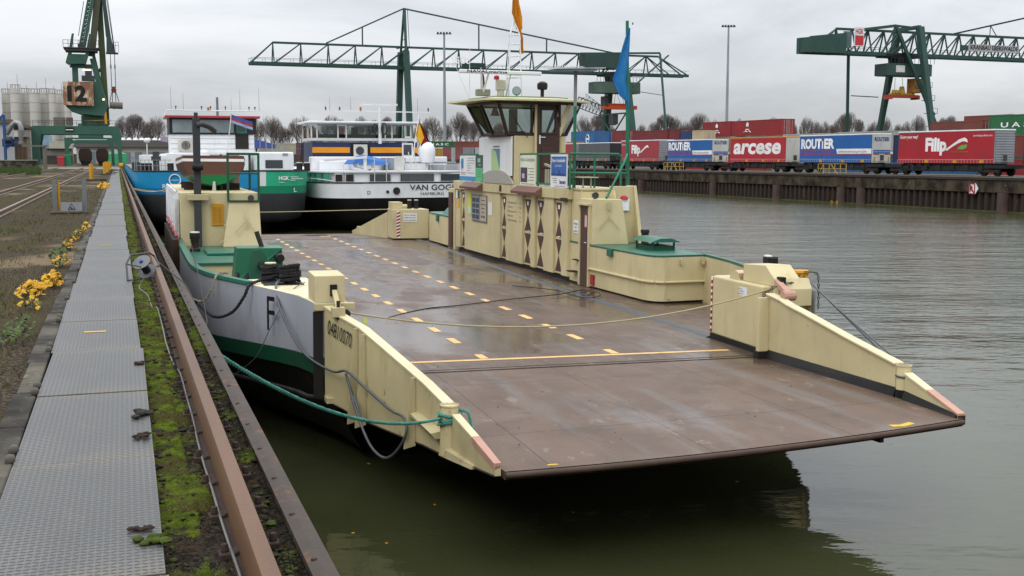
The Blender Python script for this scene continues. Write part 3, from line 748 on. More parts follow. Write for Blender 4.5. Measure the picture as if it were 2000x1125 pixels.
b = B(); b.hexa([(3.27, -4.6, .266), (3.20, -5.35, .09), (3.32, -5.35, .09), (3.40, -4.6, .266), (3.27, -4.6, .297), (3.20, -5.35, .118), (3.32, -5.35, .118), (3.40, -4.6, .297)]); b.build('pink_tip', PINK, sp_r)
b = B(); b.box(3.215, 3.315, -5.37, -5.342, -.03, .09); b.build('rusty_end', RUST, sp_r)
None
b = B(); b.hexa([(3.30, -3.79, -.02), (3.375, -3.79, -.02), (3.375, -.16, .0), (3.30, -.16, .0), (3.362, -3.79, .17), (3.377, -3.79, .17), (3.377, -.16, .15), (3.362, -.16, .15)])
b.hexa([(3.17, -5.32, .04), (3.218, -5.32, .04), (3.338, -4.04, .0), (3.27, -4.04, .0), (3.20, -5.32, .10), (3.218, -5.32, .10), (3.338, -4.04, .17), (3.325, -4.04, .17)]); b.box(3.15, 3.375, -.19, -.03, -.01, .13)
b.build('black_skirting', BLACK, sp_r)
b = B(); b.lathe([(.105, -.03), (.105, .49), (.10, .50)], (3.42, -3.89, .02), 20); b.build('bollard', CREAMR, rm, smooth=40)
b = B(); b.lathe([(.112, 0), (.112, .02)], (3.42, -3.89, .50), 20); b.build('bollard_cap', CREAMD, rm); b = B(); b.lathe([(.109, 0), (.109, .17)], (3.42, -3.89, -.01), 20); b.build('bollard_skirting', BLACK, rm)
# left side plate (flared)
LX = [(-.05, -4.46), (-.5, -4.26), (-1.0, -4.07), (-2, -3.80), (-3.0, -3.58), (-3.75, -3.49), (-4.05, -3.46), (-4.8, -3.41), (-5.6, -3.37)]
LT = [1.13, 1.0, .90, .64, .42, .29, .20, .08, -.05]; LB = [-.34, -.40, -.47, -.46, -.42, -.38, -.36, -.26, -.17]
b = B(); V = []
for (y, x), zt, zb in zip(LX, LT, LB):
    V.append([b.bm.verts.new(p) for p in ((x, y, zb), (x, y, zt), (x + .07, y, zt), (x + .07, y, zb))])
for A, C in zip(V, V[1:]):
    for i in range(4): b.bm.faces.new((A[i], A[(i + 1) % 4], C[(i + 1) % 4], C[i]))
b.bm.faces.new(V[0]); b.bm.faces.new(V[-1][::-1])
sp_l = b.build('side_plate', CREAMR, rm)
b = B()
for k in range(5):
    (ya, xa), (yb, xb) = LX[k], LX[k + 1]; b.hexa([(xa - .02, ya, LT[k] + .002), (xa + .13, ya, LT[k] + .002), (xb + .13, yb, LT[k + 1] + .002), (xb - .02, yb, LT[k + 1] + .002), (xa - .02, ya, LT[k] + .03), (xa + .13, ya, LT[k] + .03), (xb + .13, yb, LT[k + 1] + .03), (xb - .02, yb, LT[k + 1] + .03)])
(ya, xa), (yb, xb) = LX[6], LX[7]; b.hexa([(xa - .01, ya, LT[6] + .002), (xa + .10, ya, LT[6] + .002), (xb + .09, yb, LT[7] + .002), (xb - .01, yb, LT[7] + .002), (xa - .01, ya, LT[6] + .03), (xa + .10, ya, LT[6] + .03), (xb + .09, yb, LT[7] + .03), (xb - .01, yb, LT[7] + .03)])
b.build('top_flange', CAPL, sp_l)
b = B(); (ya, xa), (yb, xb) = LX[7], LX[8]; b.hexa([(xa - .012, ya, LT[7] - .05), (xa + .08, ya, LT[7] - .02), (xb + .075, yb, LT[8] - .02), (xb - .012, yb, LT[8] - .05), (xa - .012, ya, LT[7] + .032), (xa + .09, ya, LT[7] + .032), (xb + .075, yb, LT[8] + .032), (xb - .012, yb, LT[8] + .032)]); b.build('pink_tip', PINK, sp_l)
b = B()
def lx(y):
    for (y1, x1), (y0, x0) in zip(LX, LX[1:]):
        if y0 <= y <= y1: return x0 + (x1 - x0) * (y - y0) / (y1 - y0)
    return -3.3
def lz(y, A=LB):
    for ((y1, _), z1), ((y0, _), z0) in zip(zip(LX, A), zip(LX[1:], A[1:])):
        if y0 <= y <= y1: return z0 + (z1 - z0) * (y - y0) / (y1 - y0)
    return A[-1]
for y in (-.93, -1.17, -2.75):
    z0 = lz(y) - .03; z1 = lz(y, LT); b.hexa([(lx(y) - .17, y - .02, z0 - .06), (lx(y) + .0, y - .02, z0 - .02), (lx(y) + .0, y + .02, z0 - .02), (lx(y) - .17, y + .02, z0 - .06), (lx(y) - .06, y - .02, z1), (lx(y), y - .02, z1), (lx(y), y + .02, z1), (lx(y) - .06, y + .02, z1)]); b.build('stiffener', CREAMD, sp_l, bev=.006); b = B()
b.bm.free(); b = B(); b.tube([(x - .005, y, z) for (y, x), z in zip(LX, LB)], .014, 5); b.build('rusty_edge', RUST, sp_l); b = B()
b.hexa([(-4.47, -.28, -.36), (-4.2, -.28, -.36), (-4.2, -.02, -.36), (-4.47, -.02, -.36), (-4.47, -.28, -.27), (-4.2, -.28, -.27), (-4.2, -.02, -.27), (-4.47, -.02, -.27)])
b.build('foot_bracket', CREAMD, sp_l, bev=.006); b = B()
b.hexa([(-3.60, -3.7, -.17), (-3.48, -3.7, -.17), (-3.55, -2.78, -.06), (-3.72, -2.78, -.06), (-3.66, -3.7, -.09), (-3.48, -3.7, -.06), (-3.55, -2.78, .02), (-3.72, -2.78, -.01)])
b.build('lower_flange', CREAMD, sp_l, bev=.006); b = B(); b.hexa([(-3.46, -4.9, -.27), (-3.38, -4.9, -.27), (-3.48, -3.8, -.36), (-3.58, -3.8, -.36), (-3.44, -4.9, -.22), (-3.38, -4.9, -.22), (-3.48, -3.8, -.22), (-3.56, -3.8, -.24)])
b.build('lower_flange', CREAMD, sp_l, bev=.006)
b = B(); b.prism([(-.15, .0), (-.2, .05), (-.32, .0), (-.3, -.05)], 'x', -4.34, -4.30); b.build('rust_patch', RUST, sp_l)
b = B(); b.lathe([(.12, -.35), (.12, .28), (.115, .295)], (-3.46, -3.9, .02), 22); b.lathe([(.128, 0), (.128, .02)], (-3.46, -3.9, .305), 22); b.build('bollard', CREAMR, rm, smooth=40)
d1 = Vector((lx(-.92) - lx(-.22), -.70, lz(-.92, LT) - lz(-.22, LT) - .0)).normalized()
text('04810070', INK, sp_l, (lx(-.16) - .02, -.16, .74), d1, (.08, 0, 1), .22, .70)
b = B(); b.box(-4.63, -4.48, -.03, .02, -.3, 1.06); b.build('hinge_gap_shade', BLACK, fer)  # solid black strip painting the shade in the gap between hull and ramp plate
b = B(); b.cyl((-4.45, .08, -.28), (-4.2, .08, -.28), .09, .09, 12); b.build('hinge_pin', RUST, fer, smooth=40)

# ---- left front tower, platform -------------------------------------------------
b = B(); b.box(-4.60, -4.06, .05, 1.35, .3, 1.16); b.build('ramp_post', CREAMR, fer, bev=.01)
b = B(); b.hexa([(-4.6, .02, 1.20), (-4.12, .02, 1.20), (-4.12, .72, 1.20), (-4.6, .72, 1.20), (-4.6, .02, 1.62), (-4.12, .02, 1.62), (-4.12, .72, 1.64), (-4.6, .72, 1.64)]); pb = b.build('hook_housing', CREAM, fer, bev=.012)
b = B(); b.box(-4.36, -4.25, .0, .03, 1.30, 1.48); b.build('slot', BLACK, pb)
b = B(); b.hexa([(-4.33, -.42, 1.05), (-4.25, -.42, 1.05), (-4.25, .05, 1.36), (-4.33, .05, 1.36), (-4.33, -.42, 1.13), (-4.25, -.42, 1.13), (-4.25, .05, 1.43), (-4.33, .05, 1.43)]); b.box(-4.4, -4.2, -.46, -.30, 1.02, 1.17); b.build('locking_hook', CREAMD, pb, bev=.008)
b = B(); b.cyl((-4.3, -.4, .98), (-4.3, -.4, 1.27), .02, .03, 8); b.cyl((-4.15, -.3, 1.05), (-4.15, -.12, 1.05), .06, .06, 12); b.build('hook_bolt', RUST, pb)
b = B(); b.box(-4.62, -3.98, -.06, .08, 1.08, 1.19); b.build('crossbeam', CREAMD, pb, bev=.008)
P4 = [(-4.62, .0), (-4.72, 1.1), (-5.1, 2.25), (-5.32, 2.9), (-5.62, 3.8), (-4.2, 3.95), (-4.1, 1.0), (-4.1, .0)]
b = B(); b.prism([(x * .997, y) for x, y in P4], 'z', 1.12, 1.20); b.build('mooring_platform', paint('#ddd3ac', .4, .1, .35, .12, dcol=(.2, .14, .08), streak=False), fer, bev=.012)
b = B(); b.box(-4.32, -4.12, 1.0, 14.4, .0, 1.1) if False else b.box(-4.2, -4.05, .9, 3.95, .0, 1.12); b.build('inner_wall', CREAM, fer)
# well with winch, green deck and its cream wall
b = B(); b.prism([(-5.6, 3.96), (-6.1, 5.9), (-6.15, 9.6), (-4.1, 9.6), (-4.1, 3.96)], 'z', .55, .6); b.build('winch_well_floor', DGREY, fer)
b = B(); b.box(-4.2, -4.08, 3.96, 9.6, .0, .8); b.box(-6.12, -4.08, 9.3, 9.42, .0, .99); b.box(-4.18, -4.02, 9.42, 14.5, 0, .99); b.build('coaming', CREAM, fer)
b = B(); b.box(-6.14, -4.0, 9.25, 14.5, .99, 1.05); b.build('green_deck', DGREEN, fer, bev=.01)
b = B(); b.box(-5.6, -4.4, 11.2, 12.8, 1.052, 1.12); b.build('hatch', DGREEN, fer, bev=.02)
b = B(); pts = []
for y in [3.0, 3.6, 4.4, 5.1, 5.9, 6.6, 7.4, 9, 12, 14.4, 20, 26]: pts.append((sm(y, PL) + .03, y, 1.22))
for p, q in zip(pts, pts[1:]): b.hexa([(p[0] - .06, p[1], p[2] - .03), (p[0] + .12, p[1], p[2] - .03), (q[0] + .12, q[1], q[2] - .03), (q[0] - .06, q[1], q[2] - .03), (p[0] - .04, p[1], p[2] + .03), (p[0] + .1, p[1], p[2] + .03), (q[0] + .1, q[1], q[2] + .03), (q[0] - .04, q[1], q[2] + .03)])
b.build('bulwark_rail', DGREEN, fer, smooth=30)
b = band(lambda y: 1.19, lambda y: .6, 0, .06, [(x + .06, y) for x, y in PL]); b.build('bulwark_inside', CREAM, fer)
text('F', INK, fer, (-5.12 - .015, 1.92, .52), (.50, -1, 0), (0, 0, 1), .60, .24, bold=.0)
# winch
wn = B(); wn.hexa([(-5.15, 6.0, .6), (-4.35, 6.0, .6), (-4.35, 6.9, .6), (-5.15, 6.9, .6), (-4.98, 6.1, 1.58), (-4.38, 6.1, 1.58), (-4.38, 6.8, 1.58), (-4.98, 6.8, 1.58)])
wn = wn.build('mooring_winch', FGREEN, fer, bev=.02)
b = B(); b.hexa([(-5.35, 6.15, .95), (-5.12, 6.1, .95), (-5.12, 6.85, .95), (-5.35, 6.85, .95), (-5.28, 6.15, 1.61), (-4.36, 6.05, 1.61), (-4.36, 6.85, 1.61), (-5.28, 6.85, 1.61)]); b.build('winch_hood', paint('#1a6a4c', .35, .12, .3, .1), wn, bev=.01)
b = B(); b.cyl((-4.8, 5.8, 1.25), (-4.8, 6.06, 1.25), .07, .09, 12); b.cyl((-4.45, 5.75, 1.42), (-4.45, 6.1, 1.42), .08, .1, 12); b.cyl((-5.1, 5.2, .92), (-4.55, 5.75, 1.05), .022, .022, 8); b.cyl((-5.5, 5.6, .65), (-5.2, 6.4, 1.25), .05, .05, 10); b.cyl((-5.35, 5.5, .65), (-5.05, 6.2, 1.1), .05, .05, 10); b.cyl((-4.75, 6.5, 1.6), (-4.85, 6.55, 1.92), .05, .05, 8); b.build('crank', BLACK, wn, smooth=40)
b = B(); b.box(-5.2, -5.1, 5.1, 5.22, .86, .98); b.build('crank_handle', CREAM, wn, bev=.01)
# bollard on the green deck
b = B(); b.lathe([(.13, 0), (.13, .08), (.1, .1), (.1, .3), (.13, .34), (.13, .48)], (-5.82, 12.6, 1.05), 16); bo = b.build('deck_bollard', paint('#2c1d18', .6, .3, .3, .4), fer, smooth=40)
b = B(); b.lathe([(.12, 0), (.12, .025)], (-5.82, 12.6, 1.532), 16); b.build('bollard_top', WHITE, bo)
# double bitts wound with rope
b = B()
for x, y in ((-4.90, 3.5), (-4.62, 2.9)): b.lathe([(.11, 0), (.11, .30), (.105, .315)], (x, y, 1.2), 18)
b.box(-5.1, -4.4, 2.65, 3.75, 1.2, 1.215); bt = b.build('double_bitts', BLACK, fer, smooth=40)
b = B()
for x, y in ((-4.90, 3.5), (-4.62, 2.9)): b.lathe([(.105, 0), (.105, .02)], (x, y, 1.517), 18)
b.build('bitt_top', paint('#cfc9a8', .5, .1, .3), bt)
for (x, y), lb, rr0, n in (((-4.90, 3.5), 'black rope coiled round the rear bitt of the ferry', .15, 4), ((-4.62, 2.9), 'thick black rope coiled round the front bitt of the ferry', .165, 5)):
    pts = []
    for i in range(n * 14): a = i * 2 * math.pi / 14; pts.append(F @ Vector((x + (rr0 + .015 * math.sin(a * .7)) * math.cos(a), y + (rr0 + .015 * math.cos(a * .9)) * math.sin(a), 1.25 + .058 * i / 14 + .012 * math.sin(a * 1.3))))
    rope3(smooth(pts, 3), .034, ROPEK, lb, 'rope_coil', 'rope coils on the ferry bitts')

# ---- left cabin ------------------------------------------------------------------
ca = B(); ca.box(-6.1, -4.0, 14.5, 25, .0, 2.5); ca = ca.build('port_cabin', CREAM, fer, bev=.02)
b = B(); b.hexa([(-5.02, 14.0, 1.052), (-4.0, 13.95, 1.052), (-4.0, 14.5, 1.052), (-5.02, 14.5, 1.052), (-4.82, 14.3, 2.26), (-4.02, 14.3, 2.26), (-4.02, 14.5, 2.26), (-4.82, 14.5, 2.26)]); tw = b.build('sloped_locker', CREAM, ca, bev=.012)
b = B(); b.box(-4.86, -4.0, 14.25, 14.6, 2.262, 2.3); b.build('locker_top', FGREEN, tw)
b = B()
for p, q in (((-4.42, 14.10, 1.98), (-4.42, 14.02, 1.55)), ((-4.42, 14.04, 1.72), (-4.72, 13.96, 1.42)), ((-4.42, 14.04, 1.72), (-4.12, 13.96, 1.42)), ((-4.42, 14.08, 1.85), (-4.28, 14.0, 1.65))): b.bar(p, q, .02)
b.build('bracket', CREAMD, tw)
b = B(); b.cyl((-4.25, 14.3, 2.36), (-4.25, 14.22, 2.36), .07, .09, 14); b.bar((-4.25, 14.35, 2.3), (-4.25, 14.35, 2.36), .03); b.build('floodlight', DGREY, tw, smooth=40)
b = B(); b.box(-5.28, -4.98, 14.455, 14.497, 1.62, 2.2); pn = b.build('yellow_notice', YEL, ca)
bl = B()
for k in range(9): bl.box(-5.25, -5.15, 14.447, 14.453, 1.68 + k * .05, 1.70 + k * .05); bl.box(-5.12, -5.02, 14.447, 14.453, 1.68 + k * .05, 1.70 + k * .05)
bl.build('notice_print', paint('#a87414', .6, .1, 0), pn)
b = B(); b.prism([(-4.98, 1.6), (-4.72, 1.72), (-4.7, 1.76), (-4.98, 1.64)], 'y', 14.2, 14.24); b.prism([(-5.1, 1.15), (-4.84, 1.27), (-4.82, 1.31), (-5.1, 1.19)], 'y', 14.1, 14.14); b.build('step', CREAM, tw)
b = B(); b.box(-5.74, -5.55, 14.32, 14.49, 1.06, 4.5); b.box(-5.70, -5.60, 14.34, 14.47, 4.5, 4.65); bm_ = b.build('davit_mast', paint('#33363b', .5, .2, .3), fer, bev=.01)
b = B(); b.box(-5.92, -5.36, 14.28, 14.45, 2.3, 2.46); b.build('mast_clamp', CREAMD, bm_, bev=.01)
b = B(); b.tube([(-5.64, 14.3, 4.32), (-5.5, 14.3, 4.34), (-5.3, 14.5, 4.28), (-5.15, 14.8, 4.18)], .075, 10); b.build('davit_arm', DGREY, bm_, smooth=60)
b = B(); b.cyl((-5.78, 14.22, 3.2), (-5.5, 14.22, 3.2), .10, .10, 14); b.build('winch_drum', BLACK, bm_, smooth=40)
b = B()
for i in range(5): y = 15 + i * 2.2; b.box(-6.25, -6.12, y, y + .08, 1.25, 2.5)
b.box(-6.22, -6.13, 15, 24, 1.4, 2.3); b.build('side_cladding', WHITE, ca)
b = B()
for z in (2.0, 2.5): b.bar((-6.2, 15, z), (-6.2, 24, z), .05, .08)
b.build('white_rail', WHITE, ca)
b = B(); b.tube([(-6.24, 13.2, 1.4), (-6.26, 16, 1.45), (-6.26, 22, 1.5)], .035, 8); b.build('red_rail', RED, fer)
b = B(); b.box(-6.36, -6.2, 12.8, 13.1, -.5, 1.35); b.box(-6.36, -6.22, 13.1, 22, .2, 1.3); b.build('timber_fender', paint('#3a2a20', .8, .4, .4, .2, sc_=2), fer)
gr = B()
for x, y in ((-4.84, 14.4), (-4.02, 14.4), (-4.02, 17.0), (-4.84, 17.0)): gr.bar((x, y, 2.3), (x, y, 3.56), .065)
gr.bar((-4.87, 14.4, 3.56), (-3.99, 14.4, 3.56), .065); gr.bar((-4.84, 14.4, 3.03), (-4.02, 14.4, 3.03), .045); gr.bar((-4.02, 14.4, 3.56), (-4.02, 17, 3.56), .065); gr.bar((-4.02, 14.4, 3.03), (-4.02, 17, 3.03), .045)
gr.build('guard_rail', FGREEN, ca, bev=.015)
# lifeboat on the cabin roof
lb = thing('lifeboat', 'brown and green wooden lifeboat with a white stripe on the cabin roof under the davit', 'boat', F, (-5.08, 18.6, 2.42))
def boat_ring(t, L=4.2):
    y = -L / 2 + L * t; w = min(1.0, .86 + t * .5) * (1 - max(0, (t - .45) / .55) ** 2.4 * .97); sh = .10 * (2 * t - 1) ** 2
    return y, w, sh
bands = {'hull_bottom': ((0, .12), (.45, .22), (.78, .44)), 'hull_side': ((.78, .44), (.95, .66), (.99, .82)), 'stripe': ((.995, .82), (1.0, .90)), 'top_strake': ((1.0, .90), (.99, .99))}
for nm, prof in bands.items():
    b = B(); V = []
    for i in range(17):
        y, w, sh = boat_ring(i / 16); V.append([b.bm.verts.new((s * u * w, y, z + sh)) for s in (-1,) for u, z in prof] + [b.bm.verts.new((u * w, y, z + sh)) for u, z in reversed(prof)])
    n = len(prof)
    for A, C in zip(V, V[1:]):
        for i in range(2 * n - 1):
            if i == n - 1 and nm != 'hull_bottom': continue
            b.bm.faces.new((A[i], A[i + 1], C[i + 1], C[i]))
    b.bm.faces.new(V[0])
    b.build(nm, {'hull_bottom': paint('#0f6b3a', .35, .1, .1), 'hull_side': paint('#5d3d33', .4, .15, .2), 'stripe': WHITE, 'top_strake': paint('#5d3d33', .4, .15, .2)}[nm], lb, smooth=60)
b = B(); V = [b.bm.verts.new((-.97 * boat_ring(i / 16)[1], boat_ring(i / 16)[0], .95 + boat_ring(i / 16)[2])) for i in range(17)] + [b.bm.verts.new((.97 * boat_ring(i / 16)[1], boat_ring(i / 16)[0], .95 + boat_ring(i / 16)[2])) for i in range(15, 0, -1)]
b.bm.faces.new(V); b.build('cover', DGREY, lb)
b = B(); b.prism([(-.06, -.0), (.06, -.0), (.03, .35), (-.03, .35)], 'y', -2.2, -2.1); b.build('rudder', paint('#b9b6a6', .5), lb)
for y_, l_ in ((-1.1, 'dark timber chock under the stern of the lifeboat'), (1.1, 'dark timber chock under the bow of the lifeboat')):
    b = B(); b.box(-.8, .8, y_ - .1, y_ + .1, -.02, .2); solo(b, 'boat_chock', paint('#33241c', .8, .3, .3), l_, 'chock', F, (-5.08, 18.6, 2.5))
# roof tank behind the rail
b = B(); b.box(-4.9, -4.1, 19.6, 21.2, 2.52, 3.55); b.build('roof_locker', PALE, ca, bev=.02)

# ---- right side: tower, box, deckhouse -------------------------------------------
b = B(); b.prism([(3.42, .22), (4.35, .18), (4.45, 2.2), (3.60, 2.3), (3.5, 2.22)], 'z', .1, 1.24); rt = b.build('ramp_post', CREAM, fer, bev=.03)
b = B(); b.prism([(3.41, .2), (4.36, .16), (4.46, 2.22), (3.59, 2.32), (3.48, 2.24)], 'z', -.0, .11); b.build('black_skirting', BLACK, rt)
b = B(); b.prism([(.1, 1.242), (1.22, 1.242), (1.22, 1.56), (.42, 1.60), (.1, 1.38)], 'x', 3.60, 4.12); hb = b.build('hook_housing', CREAM, rt, bev=.012)
b = B(); b.prism([(-.02, .9), (.17, .9), (.17, 1.38), (.1, 1.38), (-.02, 1.2)], 'x', 3.62, 4.3); b.build('end_plate', CREAM, rt)
b = B(); b.box(3.66, 3.76, -.03, .12, 1.26, 1.42); b.build('slot', BLACK, hb)
b = B(); b.hexa([(3.52, -.45, 1.08), (3.64, -.45, 1.08), (3.72, .1, 1.28), (3.60, .1, 1.28), (3.52, -.45, 1.2), (3.64, -.45, 1.2), (3.72, .1, 1.38), (3.60, .1, 1.38)]); b.cyl((3.46, -.42, 1.14), (3.7, -.42, 1.14), .09, .09, 12); b.build('locking_hook', PINK, hb, bev=.01)
b = B(); b.prism([(1.5 + .2 * math.cos(math.pi * i / 8), 1.242 + .17 * math.sin(math.pi * i / 8)) for i in range(9)], 'x', 3.58, 4.15); b.build('round_housing', CREAM, rt, smooth=40)
b = B(); b.box(3.575, 4.155, 1.28, 1.34, 1.29, 1.37); b.build('pink_patch', PINK, rt)
b = B(); b.prism([(3.492, 2.215), (3.535, 2.253), (3.52, 2.27), (3.475, 2.235)], 'z', .12, 1.22); sb = b.build('warning_stripe', WINK, rt)
b = B()
for k in range(9): z = .13 + k * .12; b.hexa([(3.470, 2.23, z), (3.490, 2.213, z), (3.538, 2.252, z + .03), (3.518, 2.274, z + .03), (3.470, 2.23, z + .06), (3.490, 2.213, z + .06), (3.538, 2.252, z + .09), (3.518, 2.274, z + .09)])
b.build('red_stripe', RED, sb)
b = B(); b.hexa([(3.438, .78, .98), (3.452, .78, .98), (3.472, 1.15, .98), (3.458, 1.15, .98), (3.438, .78, 1.15), (3.452, .78, 1.15), (3.472, 1.15, 1.15), (3.458, 1.15, 1.15)]); ns = b.build('notice_plate', WHITE, rt)
for k in range(3): text(('Auffahrt', 'nicht', 'gestattet')[k], INK, ns, (3.432, 1.08 - .04 * (k == 1), 1.105 - .045 * k), (-.054, -1, 0), (0, 0, 1), .028, .18)
b = B(); b.lathe([(.15, 0), (.16, .04), (.13, .05), (.13, .1), (.16, .12), (.15, .16)], (4.55, .75, 1.3), 18); b.cyl((4.5, .75, 1.0), (4.55, .75, 1.32), .06, .05, 8); b.build('yellow_fairlead', YEL, rt, smooth=40)
b = B(); b.box(4.20, 4.42, 1.35, 1.55, 1.42, 1.66); b.box(4.22, 4.40, 1.32, 1.36, 1.44, 1.64); b.cyl((4.31, 1.45, 1.2), (4.31, 1.45, 1.42), .03, .03, 8); dl_ = b.build('deck_lamp', BLACK, rt, bev=.015); b = B(); b.box(4.21, 4.30, 1.37, 1.53, 1.662, 1.69); b.build('lamp_cap', WHITE, dl_)
# right bulwark: cream inside, green rail
b = band(lambda y: 1.15, lambda y: .0, 0, 0, [(x - .08, y) for x, y in PR]); b.build('bulwark_inside', CREAM, fer)
b = B(); pts = [(sm(y, PR) - .02, y, 1.16) for y in [2.2, 2.9, 3.6, 4.4, 5.1, 5.9, 6.6, 7.4, 9, 12, 14.4, 20, 26, 28.5, 31]]
for p, q in zip(pts, pts[1:]): b.bar(p, q, .12, .06)
b.build('bulwark_rail', DGREEN, fer)
# box with green top
BX = [(4.55, 11.3), (4.63, 8.05), (4.66, 7.85), (4.78, 7.58), (4.98, 7.48), (6.22, 7.62), (6.27, 9.5), (6.27, 13.0), (4.6, 13.0)]
b = B(); b.prism(BX, 'z', .05, 1.14); rb = b.build('ballast_box', CREAM, fer, bev=.012)
b = B(); b.prism([(x - .015 if x < 5.5 else x, y - (.01 if y < 9 else 0)) for x, y in BX], 'z', 1.142, 1.19); b.build('green_top', DGREEN, rb, bev=.012)
b = B(); b.prism([(x + (.06 if x < 5.5 else -.02), y + (.06 if y < 8 else 0)) for x, y in BX], 'z', -.0, .052); b.build('recessed_base', BLACK, rb)
b = B(); P3 = [(4.55, 11.3), (4.63, 8.05), (4.66, 7.85), (4.78, 7.58), (4.98, 7.48), (6.2, 7.6)]
for (xa, ya), (xb, yb) in zip(P3, P3[1:]):
    d = Vector((xb - xa, yb - ya, 0)).normalized(); n_ = Vector((d.y, -d.x, 0)); n_ = n_ if n_.x < .3 and n_.y < .5 else -n_
    o_ = n_ * .07; b.hexa([(xa, ya, .50), (xb, yb, .50), (xb + o_.x, yb + o_.y, .515), (xa + o_.x, ya + o_.y, .515), (xa, ya, .56), (xb, yb, .56), (xb + o_.x, yb + o_.y, .54), (xa + o_.x, ya + o_.y, .54)])
b.build('rubbing_strake', CREAM, rb)
b = B(); b.box(4.51, 4.56, 9.75, 10.05, .98, 1.17); b.build('green_tab', DGREEN, rb)
b = B(); b.box(4.505, 4.56, 10.95, 11.17, .1, .38); b.build('fire_box', RED, rb)
b = B()
for x in (5.4, 6.0): b.box(x, x + .05, 7.46, 7.56, .95, 1.08)
b.cyl((5.1, 7.46, .12), (5.1, 7.52, .12), .02, .02, 8); b.build('cleat', CREAMD, rb)
v = B()
for x, y in ((5.35, 9.0), (5.95, 9.0), (5.35, 10.0), (5.95, 10.0)): v.bar((x, y, 1.19), (x, y, 1.42), .04)
v.box(5.35, 5.95, 9.0, 10.0, 1.19, 1.30); v = v.build('roof_vent', FGREEN, rb)
b = B(); b.hexa([(5.22, 8.85, 1.40), (6.08, 8.85, 1.40), (6.08, 10.15, 1.40), (5.22, 10.15, 1.40), (5.5, 8.85, 1.50), (5.8, 8.85, 1.50), (5.8, 10.15, 1.50), (5.5, 10.15, 1.50)]); b.build('vent_cover', DGREEN, v)
b = B(); b.lathe([(.1, 0), (.1, .32), (.12, .34), (.12, .42)], (5.95, 10.8, 1.19), 14); b.build('deck_bollard', BLACK, rb, smooth=40)

# deckhouse
dh = B(); dh.box(4.62, 6.2, 12.9, 25.3, .14, 2.62); dh = dh.build('deckhouse', CREAM, fer, bev=.015)
b = B(); b.box(4.66, 6.2, 12.95, 25.2, .0, .143); b.build('recessed_base', BLACK, dh)
b = B(); b.box(4.44, 4.62, 12.86, 25.3, 2.36, 2.66); b.box(4.62, 6.3, 12.86, 13.0, 2.36, 2.66); lip = b.build('eaves_band', CREAMR, dh, bev=.012)
b = B(); b.box(4.46, 6.3, 13.0, 25.3, 2.64, 2.68); b.build('roof', paint('#b8b4a0', .6, .15, .4, streak=False), dh)
# wall panels (proud) separated by door recesses
doors = [(13.5, 14.1), (15.06, 15.76), (16.27, 16.99), (18.82, 19.38), (23.93, 24.45)]
edges = [12.9] + [e for d in doors for e in d] + [25.3]
b = B()
for a, e in ((12.95, 13.44), (14.16, 14.98), (15.84, 16.2), (17.06, 18.74), (19.46, 21.55), (21.57, 23.86), (24.52, 25.1)): b.box(4.50, 4.615, a, e, .14, 2.36)
b.build('wall_panel', CREAM, dh, bev=.012)
for a, e in doors:
    ww = e - a; b = B(); b.box(4.56, 4.618, a + .02, e - .02, .16, 2.30); dr = b.build('door', CREAM, dh, bev=.006)
    b = B(); m_ = (a + e) / 2; h2 = ww * .44
    for z0, z1 in ((.22, 1.16), (1.24, 2.24)):
        zm = (z0 + z1) / 2; b.prism([(m_ - h2, z0), (m_ + h2, z0), (m_, zm)], 'x', 4.553, 4.559); b.prism([(m_ - h2, z1), (m_ + h2, z1), (m_, zm + .001)], 'x', 4.553, 4.559)
    b.build('brown_hourglass', BROWN, dr)
    b = B(); b.box(4.548, 4.552, m_ - .07, m_ + .07, 2.05, 2.17); b.build('door_plate', WHITE, dr)
    b = B(); b.cyl((4.52, a + .12, 1.25), (4.52, a + .26, 1.25), .012, .012, 6); b.cyl((4.56, a + .12, 1.25), (4.52, a + .12, 1.25), .012, .012, 6); b.build('handle', WHITE, dr)
# black feet between panels are the recessed base; brown lamp hoods on the eaves
for y0, y1 in ((21.3, 23.6), (15.0, 17.4)):
    b = B(); b.prism([(4.44, 2.66), (4.20, 2.50), (4.22, 2.42), (4.44, 2.40)], 'y', y0, y1); b.build('lamp_hood', BROWNL, dh, bev=.008)
b = B(); b.box(4.425, 4.44, 19.1, 19.3, 2.42, 2.62); b.build('vent_slot', BLACK, dh)
# notices on the wall
nb = B(); nb.box(4.47, 4.50, 20.9, 22.8, 1.25, 2.22); nb = nb.build('notice_board', STEEL, dh)
b = B(); b.box(4.462, 4.468, 20.95, 21.72, 1.30, 2.18); b.build('map_sheet', paint('#b3a695', .6, .15, .2), nb)
b = B(); b.box(4.462, 4.468, 21.78, 22.74, 1.30, 2.18); b.build('timetable_sheet', paint('#8f979b', .5, .2, .1), nb)
b = B()
for k in range(4):
    for j in range(2): b.box(4.456, 4.460, 21.84 + j * .46, 22.22 + j * .46, 1.35 + k * .2, 1.50 + k * .2)
b.build('timetable_print', paint('#3a4450', .5, .3, .1, sc_=9), nb)
b = B()
for k, (a, w) in enumerate(((21.05, .5), (21.0, .6), (21.1, .45), (21.15, .3))): b.box(4.456, 4.460, a, a + w, 2.02 - k * .14, 2.05 - k * .14)
b.box(4.456, 4.460, 21.1, 21.3, 1.42, 1.5); b.box(4.456, 4.460, 21.4, 21.55, 1.42, 1.5); b.build('map_print', INKG, nb)
